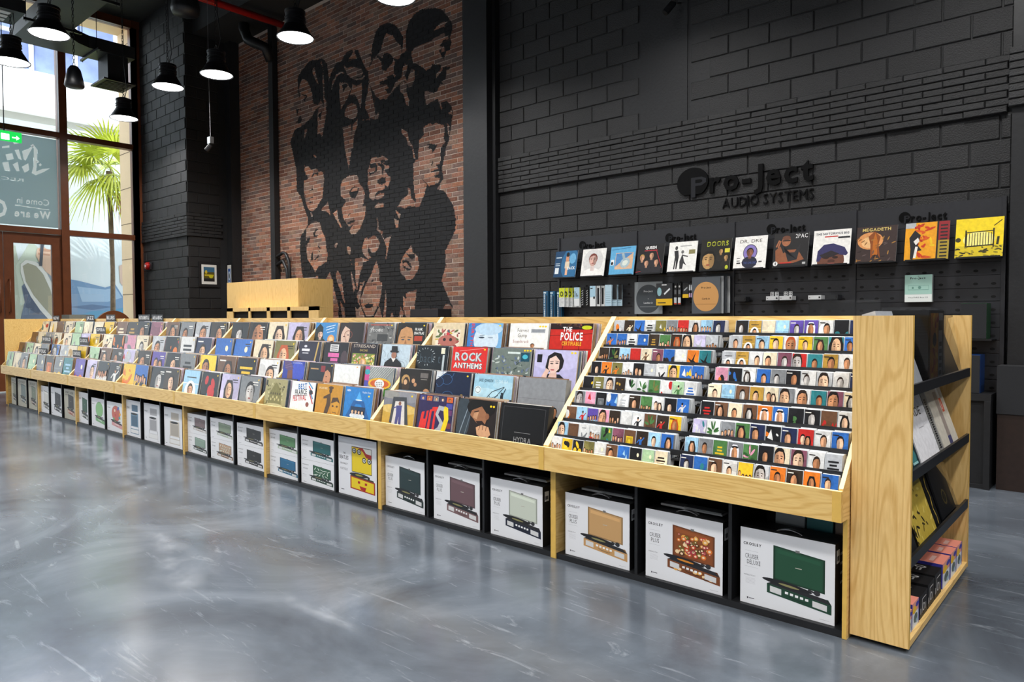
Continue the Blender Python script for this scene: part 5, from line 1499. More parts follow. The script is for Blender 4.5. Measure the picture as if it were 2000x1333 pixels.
def carton(x0, x1, z1, print_, label, z0=.031, y=3.028, depth=.15, group='turntable cartons on the bottom shelves', handle=1, body='121214', labelside=1):
    t = thing('turntable_carton', label, 'carton', ((x0 + x1) / 2, y + depth / 2, z0), group)
    MB().box(x0, y + .0012, z0, x1, y + depth, z1, body).build('carton', 'paper', t)
    m = MB().box(x0, y, z0, x1, y + .0012, z1, 'E9EAEE')
    art(m, (x0, y, z0), (x1 - x0, 0, 0), (0, 0, z1 - z0), (0, -1, 0), print_)
    m.build('front_print', 'paper', t)
    if labelside:
        m = MB().box(x1, y + .02, z1 - .085, x1 + .0008, y + .055, z1 - .03, 'C9CDD4').box(x1 + .0008, y + .024, z1 - .075, x1 + .0012, y + .05, z1 - .055, '55585E')
        m.build('barcode_label', 'paper', t)
        m = MB()
        for i in range(4):
            m.box(x1, y + .07, z1 - .06 - i * .04, x1 + .0006, y + .12, z1 - .05 - i * .04, '9A9CA0')
        m.build('side_print', 'paper', t)
    if handle:
        xc = (x0 + x1) / 2
        n = 8
        pts = [(xc - .055 + .11 * i / n, y + .05, z1 + .002 + .012 * math.sin(math.pi * i / n)) for i in range(n + 1)]
        m = MB()
        for i in range(n):
            a, b = pts[i], pts[i + 1]
            m.add([(a[0], a[1] - .012, a[2]), (b[0], b[1] - .012, b[2]), (b[0], b[1] + .012, b[2]), (a[0], a[1] + .012, a[2]), (a[0], a[1] - .012, a[2] - .003), (b[0], b[1] - .012, b[2] - .003), (b[0], b[1] + .012, b[2] - .003), (a[0], a[1] + .012, a[2] - .003)],
                  [(0, 1, 2, 3), (7, 6, 5, 4), (0, 4, 5, 1), (3, 2, 6, 7)])
        m.build('carry_handle', 'chrome', t)
    return t


CPp = lambda b, l, k=0: carton_print('CRUISER', 'PLUS', b, l, k)
carton(-1.329, -.928, .367, carton_print('CRUISER', 'DELUXE', '1B4230', '1E4C35', 0), 'white-fronted turntable carton picturing a dark green suitcase player')
carton(-1.812, -1.413, .364, CPp('7A4420', '8A4A22', 1), 'white-fronted turntable carton picturing a flower-patterned suitcase player')
carton(-2.305, -1.905, .364, CPp('C89A64', 'C69C68'), 'white-fronted turntable carton picturing a tan suitcase player')
carton(-2.854, -2.463, .364, CPp('1C2236', 'CBD2C4'), 'white-fronted carton picturing a navy player with a pale grey lid')
carton(-3.348, -2.944, .370, CPp('7A5E60', '6E545A'), 'white-fronted carton picturing a mauve suitcase player')
carton(-3.829, -3.435, .369, CPp('20302E', '24383A'), 'white-fronted carton picturing a dark slate suitcase player')
ye = [Q(0, 0, 1, 1, 'E6E7EC'), T('THE', .13, .70, .03, '2A2A2E', 1, .06), T('BEATLES', .03, .61, .06, '2A2A2E', 1, .24), T('CROSLEY', .05, .52, .025, '2A2A2E', 1, .2, .3), T('PORTFOLIO', .05, .42, .04, '6A6A70', 0, .2), L(.07, .08, .15, .08, .012, '4A4A50'),
      Q(.36, .42, .88, .86, '2A2A20'), Q(.37, .43, .87, .85, 'E8CC1E'), P([(.37, .85), (.87, .85), (.87, .69), (.74, .70), (.66, .79), (.55, .84), (.37, .85)], 'B02020'), P([(.66, .85), (.87, .85), (.87, .76), (.74, .77)], 'E6E6DE')]
for x, y in ((.43, .79), (.56, .78), (.69, .65), (.82, .65)):
    ye += [E(x, y, .055, .05, '1A1A1A', 14), E(x, y, .036, .033, 'E0E0DA', 12), E(x, y, .02, .02, '30485A', 8)]
ye += [P([(.32, .36), (.92, .34), (.96, .26), (.34, .28)], '3A3A22'), E(.55, .38, .25, .035, '1C1C1C', 20), E(.55, .38, .1, .014, '9A9A30', 14), E(.8, .36, .03, .03, '222222', 10),
       P([(.32, .35), (.96, .31), (.96, .10), (.32, .13)], 'A82A18'), P([(.35, .33), (.93, .29), (.93, .12), (.35, .15)], 'E8CC1E'), Q(.52, .24, .58, .28, 'B02020'), Q(.70, .23, .76, .27, 'B02020'), P([(.56, .20), (.74, .19), (.71, .13), (.60, .14)], 'B02020')]
carton(-4.370, -3.927, .446, ye, 'white carton picturing a yellow and red suitcase player', handle=0, labelside=0)
VP = lambda b, l, k=0: carton_print('VOYAGER', '', b, l, k)
for x0, x1, lo, hi in ((-4.862, -4.428, ('1F4030', '2C5A40', 2, 'leaf-patterned green'), ('2E7072', '1F6064', 0, 'teal')),
                       (-5.328, -4.902, ('3A7694', '2C6A92', 0, 'blue'), ('A9BCA4', '5C8A60', 0, 'sage green')),
                       (-5.862, -5.42, ('2C2A2A', '201E1E', 0, 'black'), ('2E2A2A', '1E1C1C', 0, 'charcoal')),
                       (-6.353, -5.93, ('8A6A50', 'B89A80', 2, 'pink flowered'), ('B4C0B0', '8A9A84', 0, 'pale sage')),
                       (-6.818, -6.42, ('3A4A44', '8AA094', 0, 'grey-green'), ('C0B8B4', '7A666A', 0, 'mauve-lidded'))):
    for j, (bd, ld, kd, nm) in enumerate((lo, hi)):
        c_ = rb.uniform(0, .002)
        carton(x0 + c_, x1 + c_, .215 if j == 0 else .400, VP(bd, ld, kd), '%s white carton of a stacked pair, picturing a %s player' % ('lower' if j == 0 else 'upper', nm), z0=.031 if j == 0 else .2165, handle=0, body='C9CACE' if x0 < -4.9 else '121214', labelside=j)
for x0, x1, bd, ld, nm in ((-7.341, -6.938, 'C8C0B4', 'BEB6AC', 'beige'), (-7.836, -7.449, 'D6D6D8', 'B0B0B4', 'white and black'), (-8.310, -7.934, '6A8CA4', '4A6C86', 'blue')):
    carton(x0, x1, .420, carton_print('', '', bd, ld, 3), 'white carton picturing a %s record player on a tall stand' % nm, handle=0)
carton(-8.878, -8.418, .361, carton_print('', '', 'D8A0A0', 'C86A5A', 4) + [E(.64 + .2 * math.cos(i), .62 + .2 * math.sin(i * 1.7), .05, .05, q, 8) for i, q in enumerate(['E8B040', '4A8AC0', 'C84A4A', '6AB07A', 'E8D8C0', '7A5AA0', 'E0E0A0', '3A9AA0'])], 'white carton picturing a rounded multicoloured player', handle=0)
carton(-9.370, -8.938, .367, carton_print('', '', '7EAE7A', '8CC084', 4), 'white carton picturing a mint green rounded player', handle=0)
carton(-9.802, -9.486, .405, carton_print('', '', '3A4438', '24503A', 0), 'white carton picturing a forest green player', handle=0)
carton(-10.342, -9.93, .408, tall_print('VINTAGE', 'A85A3C', '2A2422'), 'beige vintage carton picturing a black-lidded brown player', handle=0, body='A8A090')
carton(-10.869, -10.44, .400, carton_print('', '', '303034', '2A2A2E', 0), 'white carton picturing a charcoal player', handle=0)
carton(-11.294, -10.94, .392, carton_print('', '', '7A7C78', 'D8D8D4', 0), 'white carton picturing a player with a white lid', handle=0)
for x0, x1, bd, ld, nm in ((-11.862, -11.475, '4A3228', '7A8472', 'brown player with a grey-green lid'), (-12.390, -11.93, '6A7472', '74827E', 'grey player'), (-12.72, -12.435, '3A342C', '8A8C78', 'dark player with an olive lid')):
    carton(x0, x1, .428, tall_print('CROSLEY', bd, ld), 'cream vintage carton picturing a %s' % nm, handle=0, body='A8A090')

# flat goods lying on the near cartons
for x0, x1, z, c, lb in ((-1.25, -1.12, .385, 'B9C4CC', 'pale flat package standing behind the dark green player carton'), (-1.11, -1.0, .385, '3E8A94', 'teal flat package standing behind the dark green player carton'), (-.99, -.91, .385, '8A7A70', 'brown flat package standing behind the dark green player carton')):
    m = MB().obox((x0, 3.20, .031), (x1 - x0, 0, 0), (0, .03, z + .04 - .031), (0, .02, 0), c, c)
    tag(m.build('flat_package', 'paper', None, (x0, 3.2, .031)), lb, 'package', 'flat packages behind the cartons')
for cx_, lb in ((-1.62, 'above the flower-patterned carton'), (-2.1, 'above the tan suitcase carton'), (-2.66, 'above the carton with the pale grey lid'), (-3.14, 'above the mauve suitcase carton')):
    m = MB().box(cx_ - .15, 3.10, .372, cx_ + .17, 3.16, .382, 'A6A8AA').box(cx_ - .02, 3.09, .382, cx_ + .17, 3.15, .388, '6A6C6E')
    tag(m.build('catalogue', 'paper', None, (cx_, 3.13, .372)), 'thin catalogue lying on the carton ' + lb, 'catalogue', 'catalogues lying on the cartons')

# ------------------------------------------------------------------ goods on the end shelves
def leanbox(name, label, y0, y1, z, h, lean, tk, front, shapes, side='222226', mt='print', x=-.6695):
    a = R(lean)
    O = np.array([x, y0, z])
    U = np.array([0, y1 - y0, 0])
    V = np.array([-math.sin(a) * h, 0, math.cos(a) * h])
    Nn = np.array([-math.cos(a), 0, -math.sin(a)]) * tk
    m = MB().obox(O, U, V, Nn, side, front)
    art(m, O, U, V, np.array([math.cos(a), 0, math.sin(a)]), shapes)
    return tag(m.build(name, mt, None, tuple(O)), label, 'box set')


Z1, Z2, Z3 = 1.005, .672, .338
leanbox('box_set', 'grey box set on the top shelf of the end unit by the near panel', 3.05, 3.30, Z1, .30, 19, .03, '8E9298', [Q(.55, .06, .85, .08, 'B8BCC0')], 'C0C4CA')
leanbox('box_set', 'silver box set behind the grey one on the top shelf, barcode on its top', 3.05, 3.30, Z1 + .012, .315, 17, .05, 'A4A8AE', [], 'B8BCC2', x=-.705)
sp = [Q(0, 0, 1, 1, '2A2A2E'), Q(.1, .04, .62, .96, 'D8901C')]
rg = random.Random(2)
for i in range(14):
    sp.append(E(rg.uniform(.15, .58), rg.uniform(.08, .92), .1, .04, rg.choice(['B8401C', 'E8B82C', 'A8301C', 'F0C040']), 9, rg.uniform(0, 180)))
sp += [E(.36, .6, .12, .1, '1A1A1C', 10), Q(.64, .04, .9, .72, 'A8ABAE'), Q(.64, .72, .9, .84, '141416'), Q(.64, .86, .9, .96, 'B8BABC')] + [Q(.68, .1 + i * .1, .86, .16 + i * .1, '3A3A3C') for i in range(5)]
m = MB().box(-.852, 3.372, Z1 + .004, -.674, 3.668, 1.322, '1B1C20')
art(m, (-.674, 3.372, Z1 + .004), (0, .296, 0), (0, 0, .313), (1, 0, 0), sp, .0004)
art(m, (-.852, 3.372, Z1 + .004), (.178, 0, 0), (0, 0, .313), (0, -1, 0), [L(.02, .04 + i * .04, .98, .04 + i * .04, .006, '2B2C31') for i in range(24)], .0004)
tag(m.build('box_set', 'print', None, (-.76, 3.37, Z1)), 'upright black linen box with an orange and yellow front on the top shelf', 'box set')
leanbox('box_set', 'dark slate box set on the top shelf beside the far panel', 3.72, 4.06, Z1, .26, 20, .04, '3A3E44', [Q(0, .94, 1, 1, '50545A')], '30343A')
# clear plastic wraps
m = MB().box(-.853, 3.366, Z1 + .003, -.668, 3.674, 1.335)
tag(m.build('plastic_wrap', 'clear', None, (-.662, 3.34, Z1)), 'clear plastic wrap around the black box set on the top shelf', 'plastic wrap')
m = MB().obox((-.664, 3.70, Z1), (0, .36, 0), (-.045, 0, .30), (-.05, 0, 0))
tag(m.build('plastic_wrap', 'clear', None, (-.664, 3.70, Z1)), 'clear plastic wrap around the slate box set by the far panel', 'plastic wrap')
leanbox('box_set', 'dark teal box on the second shelf of the end unit beside the near panel', 3.05, 3.28, Z2, .31, 19, .03, '1E3238', [E(.4, .4, .3, .2, '2E5A60', 10), E(.7, .2, .2, .1, '3E7A7C', 10), Q(.55, .1, .9, .13, '9ACACC')], '18242A')
leanbox('box_set', 'white box set with four tall black letters on the second shelf of the end unit', 3.30, 3.645, Z2, .30, 19, .032, 'E9E9EE', [T('SADE', .16, .68, .12, '141416', 0, .6), Q(.42, .5, .66, .515, 'B4B4BA')], 'D4D4DA')
leanbox('box_set', 'grey book with black lettering down its edge on the second shelf', 3.655, 3.73, Z2, .30, 19, .05, '8A8A88', [T('COMPLETE STUDIO ALBUM', .75, .12, .5, '1C1C1E', 1, .72, rot=90)][:0] + [Q(.25, .1 + i * .035, .75, .125 + i * .035, '1E1E20') for i in range(22)], '6A6A68')
leanbox('box_set', 'cream box set with a red sticker and photo strip on the second shelf', 3.745, 4.07, Z2, .305, 19, .035, 'CFC9BC', [Q(.42, .06, .62, .9, '9A8E88'), Q(.42, .06, .62, .2, '4A4A70'), Q(.66, .78, .78, .98, 'F2F2F0'), Q(.66, .56, .8, .78, 'D8503C'), Q(.7, .6, .73, .74, 'F6E0DC')], 'D8D4CA')
leanbox('box_set', 'charcoal book with an orange V mark on the third shelf', 3.05, 3.24, Z3, .30, 19, .03, '1E2024', [L(.3, .9, .6, .3, .04, 'D8742C'), L(.9, .9, .6, .3, .03, 'D8742C'), E(.35, .12, .16, .05, 'C8402C', 8)], '18191C')
gd = [Q(0, 0, 1, 1, 'B8A040'), Q(0, .72, .16, 1, 'C82A1E'), Q(.2, .9, .7, .93, 'F0F0E8'), Q(.24, .84, .6, .87, 'F0F0E8')]
for i in range(34):
    gd.append(E(rg.random(), rg.uniform(0, .82), rg.uniform(.03, .09), .02, rg.choice(['3A3018', '1E1A10', '6A5A20', 'D8C468']), 8, rg.uniform(0, 180)))
leanbox('box_set', 'gold and black patterned box set on the third shelf of the end unit', 3.27, 3.60, Z3, .30, 19, .04, 'B8A040', gd, '1A1814')
leanbox('box_set', 'narrow black box with gold script on the third shelf', 3.61, 3.70, Z3, .30, 19, .06, '101012', [L(.5 + .1 * math.sin(i), .1 + i * .05, .5 + .1 * math.sin(i + 1), .15 + i * .05, .05, 'C8A84A') for i in range(15)], '0C0C0E')
leanbox('box_set', 'black box with a gold emblem on the third shelf by the far panel', 3.72, 4.04, Z3, .26, 19, .04, '24262C', [E(.55, .4, .12, .14, 'A8924A', 14), E(.55, .4, .09, .1, '24262C', 12), L(.5, .34, .6, .46, .012, 'A8924A')], '1A1B20')
m = MB().obox((-.663, 3.71, Z3), (0, .35, 0), (-.095, 0, .30), (-.02, 0, 0))
tag(m.build('plastic_wrap', 'clear', None, (-.663, 3.71, Z3)), 'clear plastic wrap around the box with the gold emblem', 'plastic wrap')


def small_box(name, y0, y1, x0, x1, z0, z1, kind, label):
    top, side, fr = (('E89484', '3A3AA0', 'E4E6EA') if kind == 'p' else ('131316', '0E0E10', '131316'))
    m = MB().box(x0, y0, z0, x1, y1, z1, side)
    if kind == 'p':
        tp = [Q(0, 0, 1, 1, 'E8907E'), Q(.2, .35, .7, .5, 'F4C8C0')]
        fs = [Q(0, 0, 1, 1, 'E2E6EC'), Q(0, .6, 1, 1, 'E8A090'), E(.3, .72, .3, .16, 'F0C020', 10), E(.7, .85, .25, .1, '4040A8', 10), E(.5, .35, .3, .2, '5A6A6A', 10), E(.7, .2, .2, .1, '9AB8D0', 8), Q(.92, 0, 1, 1, '4A4AB0')]
    else:
        tp = [Q(0, 0, 1, 1, '141417'), E(.7, .6, .12, .2, 'D8D8D8', 10), E(.7, .6, .08, .13, '141417', 10), Q(.3, .5, .55, .56, 'B8B8B8'), Q(.3, .62, .5, .66, 'B8B8B8')]
        fs = [Q(0, 0, 1, 1, '131316'), L(.3, .2, .3, .8, .03, 'D8D8D8'), L(.3, .8, .8, .8, .03, 'D8D8D8'), E(.5, .4, .14, .18, 'D8D8D8', 12), E(.5, .4, .1, .13, '131316', 12), L(.12, .2, .12, .45, .06, 'D0D0D0'), L(.75, .2, .75, .5, .04, 'D8D8D8')]
    art(m, (x1, y0, z1), (0, y1 - y0, 0), (x0 - x1, 0, 0), (0, 0, 1), tp, .0003)
    art(m, (x1, y0, z0), (0, y1 - y0, 0), (0, 0, z1 - z0), (1, 0, 0), fs, .0003)
    tag(m.build(name, 'paper', None, (x0, y0, z0)), label, 'box', 'small boxes on the bottom shelf')


for i, (a, b, zz, kd, lb) in enumerate(((3.06, 3.145, .135, 'p', 'small pink mug box nearest the front panel on the bottom shelf'), (3.155, 3.26, .148, 'p', 'small pink mug box beside the black boxes on the bottom shelf'),
                                       (3.28, 3.415, .142, 'k', 'black box with white line drawing next to the near pink boxes'), (3.425, 3.545, .15, 'k', 'middle black box with white line drawing on the bottom shelf'), (3.555, 3.69, .155, 'k', 'black box with white line drawing next to the blue-edged box'),
                                       (3.72, 3.885, .16, 'p', 'blue-edged pink mug box beside the black boxes'), (3.90, 4.03, .162, 'p', 'pink mug box, second from the far panel on the bottom shelf'), (4.04, 4.17, .162, 'p', 'pink mug box against the far panel on the bottom shelf'))):
    small_box('mug_box' if kd == 'p' else 'gift_box', a, b, -.80, -.672, .046, zz, kd, lb)

# ------------------------------------------------------------------ accessory panels on the block wall
PY = 6.62
PX = [-5.14, -4.10, -3.01, -1.91, -.81]
PLAB = ['black slotted wall panel at the left with cables and blue boxes hanging', 'black slotted wall panel with the round slipmats', 'black slotted wall panel with small silver devices', 'black slotted wall panel at the right with the mint box']
PT = 2.205


def emblem(mb, O, U, V, N, col, ground):
    """disc with a letter cut out of it, followed by the rest of the name"""
    sh = [E(.125, .45, .125, .55, col, 36), P([(.115, -.12), (.115, .62), (.20, .62), (.235, .54), (.235, .40), (.20, .30), (.150, .30), (.150, -.12)], ground, False),
          P([(.150, .40), (.150, .53), (.188, .53), (.205, .50), (.205, .43), (.188, .40)], col, False), T('ro-Ject', .262, .0, .74, col, 1, .738)]
    return sh


def relief(mb, shapes, O, U, V, N, th):
    """solid raised letters: front faces plus side walls"""
    O, U, V, N = (np.asarray(q, float) for q in (O, U, V, N))
    for i, sh in enumerate(shapes):
        c, v, f = sh
        base = O + v[:, :1] * U + v[:, 1:2] * V
        n = len(v)
        mb.add((base + N * (th + .0004 * i)).tolist(), f, c)
        ed = {}
        for q in f:
            for a, b in zip(q, q[1:] + q[:1]):
                ed[(a, b)] = 1
        bd = [(a, b) for a, b in ed if (b, a) not in ed]
        vv = (base + N * (th + .0004 * i)).tolist() + base.tolist()
        mb.add(vv, [(a, b, b + n, a + n) for a, b in bd], c)


MT['letterc'] = colmat('raised_letter', 0.45, spec=.15)
for i in range(4):
    a, b = PX[i], PX[i + 1]
    pn = thing('slotted_wall_panel', PLAB[i], 'wall panel', ((a + b) / 2, PY, 0), 'slotted panels on the block wall')
    MB().box(a + .004, PY + .02, .05, b - .004, PY + .05, PT).build('back_sheet', 'pegmetal', pn)
    MB().box(a + .03, PY, 2.02, b - .03, PY + .02, PT).build('header_sheet', 'pegmetal', pn)
    MB().box(a, PY - .012, .05, a + .028, PY + .05, PT + .006).build('upright', 'pegmetal', pn)
    MB().box(b - .028, PY - .012, .05, b, PY + .05, PT + .006).build('upright', 'pegmetal', pn)
    hm = MB()
    for r in range(13):
        z = 2.018 - .1015 * (r + 1)
        MB().box(a + .03, PY, z + .003, b - .03, PY + .02, z + .1005).build('slat', 'pegmetal', pn)
        n = 9
        for j in range(n):
            x = a + .075 + (b - a - .15) * j / (n - 1)
            zz = z + .035
            hm.add([(x + .016 * math.cos(t) * (1.1 if abs(math.cos(t)) > .5 else 1), PY - .0012, zz + .011 * math.sin(t)) for t in [k * math.pi / 5 for k in range(10)]], [tuple(range(10))])
    tag(hm.build('slot_holes', 'hole', pn), kind='stuff')
    m = MB()
    L0, R0 = ((-4.818, -4.47), (-3.724, -3.379), (-2.662, -2.31), (-1.549, -1.201))[i]
    L0, R0 = L0 * 1.003, R0 * 1.003
    shp = emblem(m, 0, 0, 0, 0, '050506', '2A2B2F')
    relief(m, shp, (L0, PY - .001, 2.072), (R0 - L0, 0, 0), (0, 0, .085), (0, -1, 0), .008)
    m.build('panel_emblem', 'letterc', pn)

m = MB()
relief(m, emblem(m, 0, 0, 0, 0, '050506', '2C2D31'), (-3.635, YB - .004, 2.535), (1.365, 0, 0), (0, 0, .27), (0, -1, 0), .022)
tag(m.build('wall_emblem', 'letterc', None, (-3.6, YB - .004, 2.53)), 'large raised black disc emblem and name on the block wall', 'wall sign')
m = MB()
relief(m, [T('AUDIO SYSTEMS', 0, 0, 1, '0A0A0C', 0, .878 / 1)], (-3.146, YB - .004, 2.362), (1, 0, 0), (0, 0, .095), (0, -1, 0), .012)
tag(m.build('wall_lettering', 'letterc', None, (-3.146, YB - .004, 2.362)), 'thin raised black capitals under the large disc emblem', 'wall sign')

# records on ledges ------------------------------------------------------------------
rw = random.Random(14)
WL = [(1080, 543, 'blue sleeve with a standing woman, leftmost on the wall'), (1133, 541, 'white sleeve with a red-haired portrait on the wall'), (1188, 538, 'sky blue sleeve with an inset guitar picture on the wall'),
      (1241, 536, 'black sleeve with red lines and four heads on the wall'), (1302, 533, 'white sleeve with two black and white figures on the wall'), (1365, 530, 'black sleeve with yellow outlined title and a face on the wall'),
      (1431, 527, 'white sleeve with an oval portrait on the wall'), (1507.5, 521, 'black sleeve with a man and a white title on the wall'), (1585, 518, 'white sleeve with a face under a purple cap on the wall'),
      (1669.5, 514, 'brown sleeve with an armoured figure on the wall'), (1765, 509, 'yellow and red sleeve with a dark right band on the wall'), (1864, 503, 'bright yellow sleeve with a dark railing picture, rightmost on the wall')]


def wallart(i):
    k = '1A1A1C'
    if i == 0:
        return [Q(0, 0, 1, 1, '1E4468'), E(.7, .5, .4, .6, '2E6A98', 14), E(.8, .7, .15, .2, '6AA8D0', 10)] + [Q(.52, .1, .62, .45, 'E0B090'), Q(.48, .35, .68, .6, 'D8C8B0'), Q(.5, .6, .64, .8, 'C89070'), E(.57, .86, .07, .09, '1A1412', 10), Q(.05, .15, .22, .38, 'DCE4E8'), Q(.05, .45, .25, .48, 'C8D8E4'), Q(.05, .52, .25, .55, 'C8D8E4'), Q(.05, .74, .3, .78, 'C8D8E4'), T('BACK', .6, .3, .1, 'E8F0F4', 1, .35)]
    if i == 1:
        return [Q(0, 0, 1, 1, 'E8E8E6'), E(.48, .55, .42, .45, 'D4D4D4', 20), E(.48, .02, .42, .28, 'F2F0EE', 16), Q(.4, .2, .56, .4, 'D8C8C4')] + head(.48, .6, .2, 'CFA89C', '7A4038', None)
    if i == 2:
        return [Q(0, 0, 1, 1, '5FA8D4'), Q(.22, .2, .92, .78, 'D8B494'), P([(.24, .3), (.9, .76), (.24, .76)], '4F86BC'), E(.62, .42, .2, .17, 'A8BCC4', 16, 30), E(.62, .42, .12, .09, 'D8E0D8', 12, 30), L(.5, .76, .6, .5, .1, '9CB0B8'), L(.05, .9, .8, .95, .02, '2A6A98'), Q(.04, .35, .17, .55, 'E4E8EA'), E(.1, .42, .05, .06, k, 8)]
    if i == 3:
        return [Q(0, 0, 1, 1, '17171A'), T('QUEEN', .28, .84, .09, 'F0F0F0', 1, .42), Q(.26, .77, .74, .80, 'B8303A'), L(.72, .75, .96, .2, .015, 'C82A3A'), L(0, .06, .96, .18, .015, 'C82A3A')] + [q for x, y in ((.2, .55), (.55, .62), (.38, .36), (.75, .38)) for q in head(x, y, .1, 'C8987A', '1A1412' if x != .2 else 'B8904A', '26262C', det=0)]
    if i == 4:
        return [Q(0, 0, 1, 1, 'EDEDEA'), P([(.22, .1), (.24, .5), (.2, .7), (.34, .72), (.38, .5), (.34, .1), (.3, .1), (.29, .4), (.26, .1)], '2A2A2C'), E(.27, .8, .05, .07, '4A4A4A', 10), P([(.44, .1), (.42, .35), (.5, .6), (.58, .35), (.68, .2), (.56, .28), (.54, .1)], '38383A'), L(.5, .55, .7, .5, .04, '4A4A4C'), E(.5, .66, .05, .06, '6A6A6A', 10), Q(.72, .58, .94, .72, '8A8458'), Q(.4, .84, .8, .87, 'A8A8A8')]
    if i == 5:
        return [Q(0, 0, 1, 1, '1E1D1A')] + head(.28, .34, .26, 'B8925E', '14110E', None) + head(.68, .6, .08, 'B08A5A', '14110E', '26221C', det=0) + head(.86, .4, .08, 'B08A5A', '14110E', '26221C', det=0) + [T('DOORS', .2, .78, .14, 'C8D030', 1, .7), T('DOORS', .215, .79, .11, '1E1D1A', 0, .66), Q(.8, .55, .96, .68, 'D8D040'), E(.9, .08, .05, .07, 'B8C030', 10)]
    if i == 6:
        return [Q(0, 0, 1, 1, 'F0EFEC'), T('DR. DRE', .16, .80, .1, '3A3424', 0, .68), E(.5, .5, .22, .25, '2A2A2A', 24), E(.5, .5, .2, .23, '8A7CC0', 24)] + head(.5, .5, .12, '8A5A44', '141210', '26283A') + [T('THE CHRONIC', .32, .14, .07, '4A5A9A', 0, .4), Q(.1, .32, .2, .34, k), Q(.1, .24, .2, .26, k), Q(.1, .16, .22, .2, k), Q(.78, .18, .88, .22, '4A4A4A')]
    if i == 7:
        return [Q(0, 0, 1, 1, '1B1A1C'), P([(.1, .1), (.06, .5), (.2, .62), (.3, .4), (.4, .5), (.7, .5), (.9, .2), (.6, .1)], '8E5638'), P([(.3, .6), (.35, .42), (.62, .42), (.8, .72), (.7, .2), (.45, .15)], '232226'), E(.36, .76, .13, .15, 'A86A48', 14), E(.36, .86, .12, .07, '6A3E2A', 10), Q(.26, .76, .48, .8, '3A241A'), L(.08, .6, .16, .8, .04, 'A86A48'), L(.14, .58, .2, .78, .04, 'A86A48'), T('2PAC', .62, .84, .12, 'F0F0F0', 0, .34), E(.09, .1, .07, .07, 'E8E8E8', 14), T('4', .07, .06, .08, k, 1, .04), Q(.22, .1, .55, .13, 'C83028'), Q(.86, .06, .95, .12, 'B8B8B8')]
    if i == 8:
        return [Q(0, 0, 1, 1, 'F0EEEA'), E(.5, .1, .36, .4, '6A4030', 20), P([(.12, .1), (.14, .4), (.3, .58), (.55, .6), (.85, .48), (.95, .3), (.9, .24), (.7, .28), (.5, .36), (.3, .3), (.2, .1)], '33305E'), P([(.2, .28), (.5, .40), (.72, .30), (.55, .22), (.3, .18)], '241C22'), E(.38, .2, .08, .04, '2A1812', 8), E(.62, .2, .08, .04, '2A1812', 8), E(.52, .1, .1, .05, '4A2A20', 8), E(.52, .01, .12, .04, 'A85A50', 8), T('THE NOTORIOUS BIG', .06, .86, .06, '1C2238', 1, .88), Q(.3, .79, .66, .82, 'C83A34'), Q(.66, .74, .97, .79, '1C1C20')]
    if i == 9:
        o = [Q(0, 0, 1, 1, '3A2C2A'), E(.35, .6, .32, .24, 'D8945A', 18), E(.35, .56, .22, .16, 'E8B880', 14), P([(.38, .1), (.36, .5), (.3, .72), (.45, .86), (.6, .7), (.56, .5), (.62, .1), (.5, .3)], '8A4A1E'), P([(.42, .2), (.42, .6), (.47, .82), (.53, .6), (.54, .2)], 'B8681E'), T('MEGADETH', .14, .87, .08, 'D8C070', 1, .7)]
        g = random.Random(6)
        for _ in range(26): o.append(E(g.random(), g.uniform(0, .35) if _ % 2 else g.uniform(.4, .7) , .06, .015, g.choice(['5A4A4A', '241A18', '8A5A2E', 'A87A3A']), 8, g.uniform(0, 90)))
        return o
    if i == 10:
        o = [Q(0, 0, 1, 1, 'E8A018'), Q(.74, .5, 1, 1, '8E1C24'), Q(.74, 0, 1, .5, 'A8902A'), Q(.72, 0, .76, 1, '1C1A1C'), Q(0, .86, .24, 1, 'B4B8BC')]
        g = random.Random(9)
        for _ in range(22): o.append(E(g.uniform(.25, .68), g.uniform(.05, .95), g.uniform(.04, .14), .03, g.choice(['C83A18', 'E8C020', 'D8581A', 'B82A18']), 9, g.uniform(0, 180)))
        o += [P([(.14, .3), (.1, .6), (.22, .8), (.36, .66), (.3, .4), (.4, .26), (.26, .24), (.2, .02), (.14, .04)], '1E1E22'), P([(.2, .5), (.3, .6), (.34, .5), (.26, .4)], 'E8E4DC'), L(.28, .36, .24, .06, .06, 'E8E4DC')]
        o += [Q(.8, .06 + j * .09, .96, .1 + j * .09, '1C1A1C') for j in range(10)]
        return o
    o = [Q(0, 0, 1, 1, 'F2D416'), E(.5, .45, .34, .2, 'F8EC8A', 16), Q(0, 0, 1, .3, 'D8C020')]
    for j in range(10): o.append(L(.24 + j * .057, .3, .24 + j * .057, .62, .014, '26220C'))
    o += [L(.22, .28, .8, .30, .03, '26220C'), L(.22, .64, .8, .66, .022, '26220C'), L(.22, .24, .22, .7, .03, '26220C'), L(.8, .24, .8, .72, .03, '26220C'), L(.8, .78, .96, .92, .02, '26220C'), L(.88, .3, .9, .5, .05, '2A260E'), E(.06, .46, .06, .06, '3A3412', 9)]
    g = random.Random(3)
    for _ in range(34): o.append(E(g.random(), g.uniform(.0, .26), g.uniform(.02, .06), .018, g.choice(['26220C', '3A3412', '8A7A1A']), 8, g.uniform(-30, 30)))
    return o


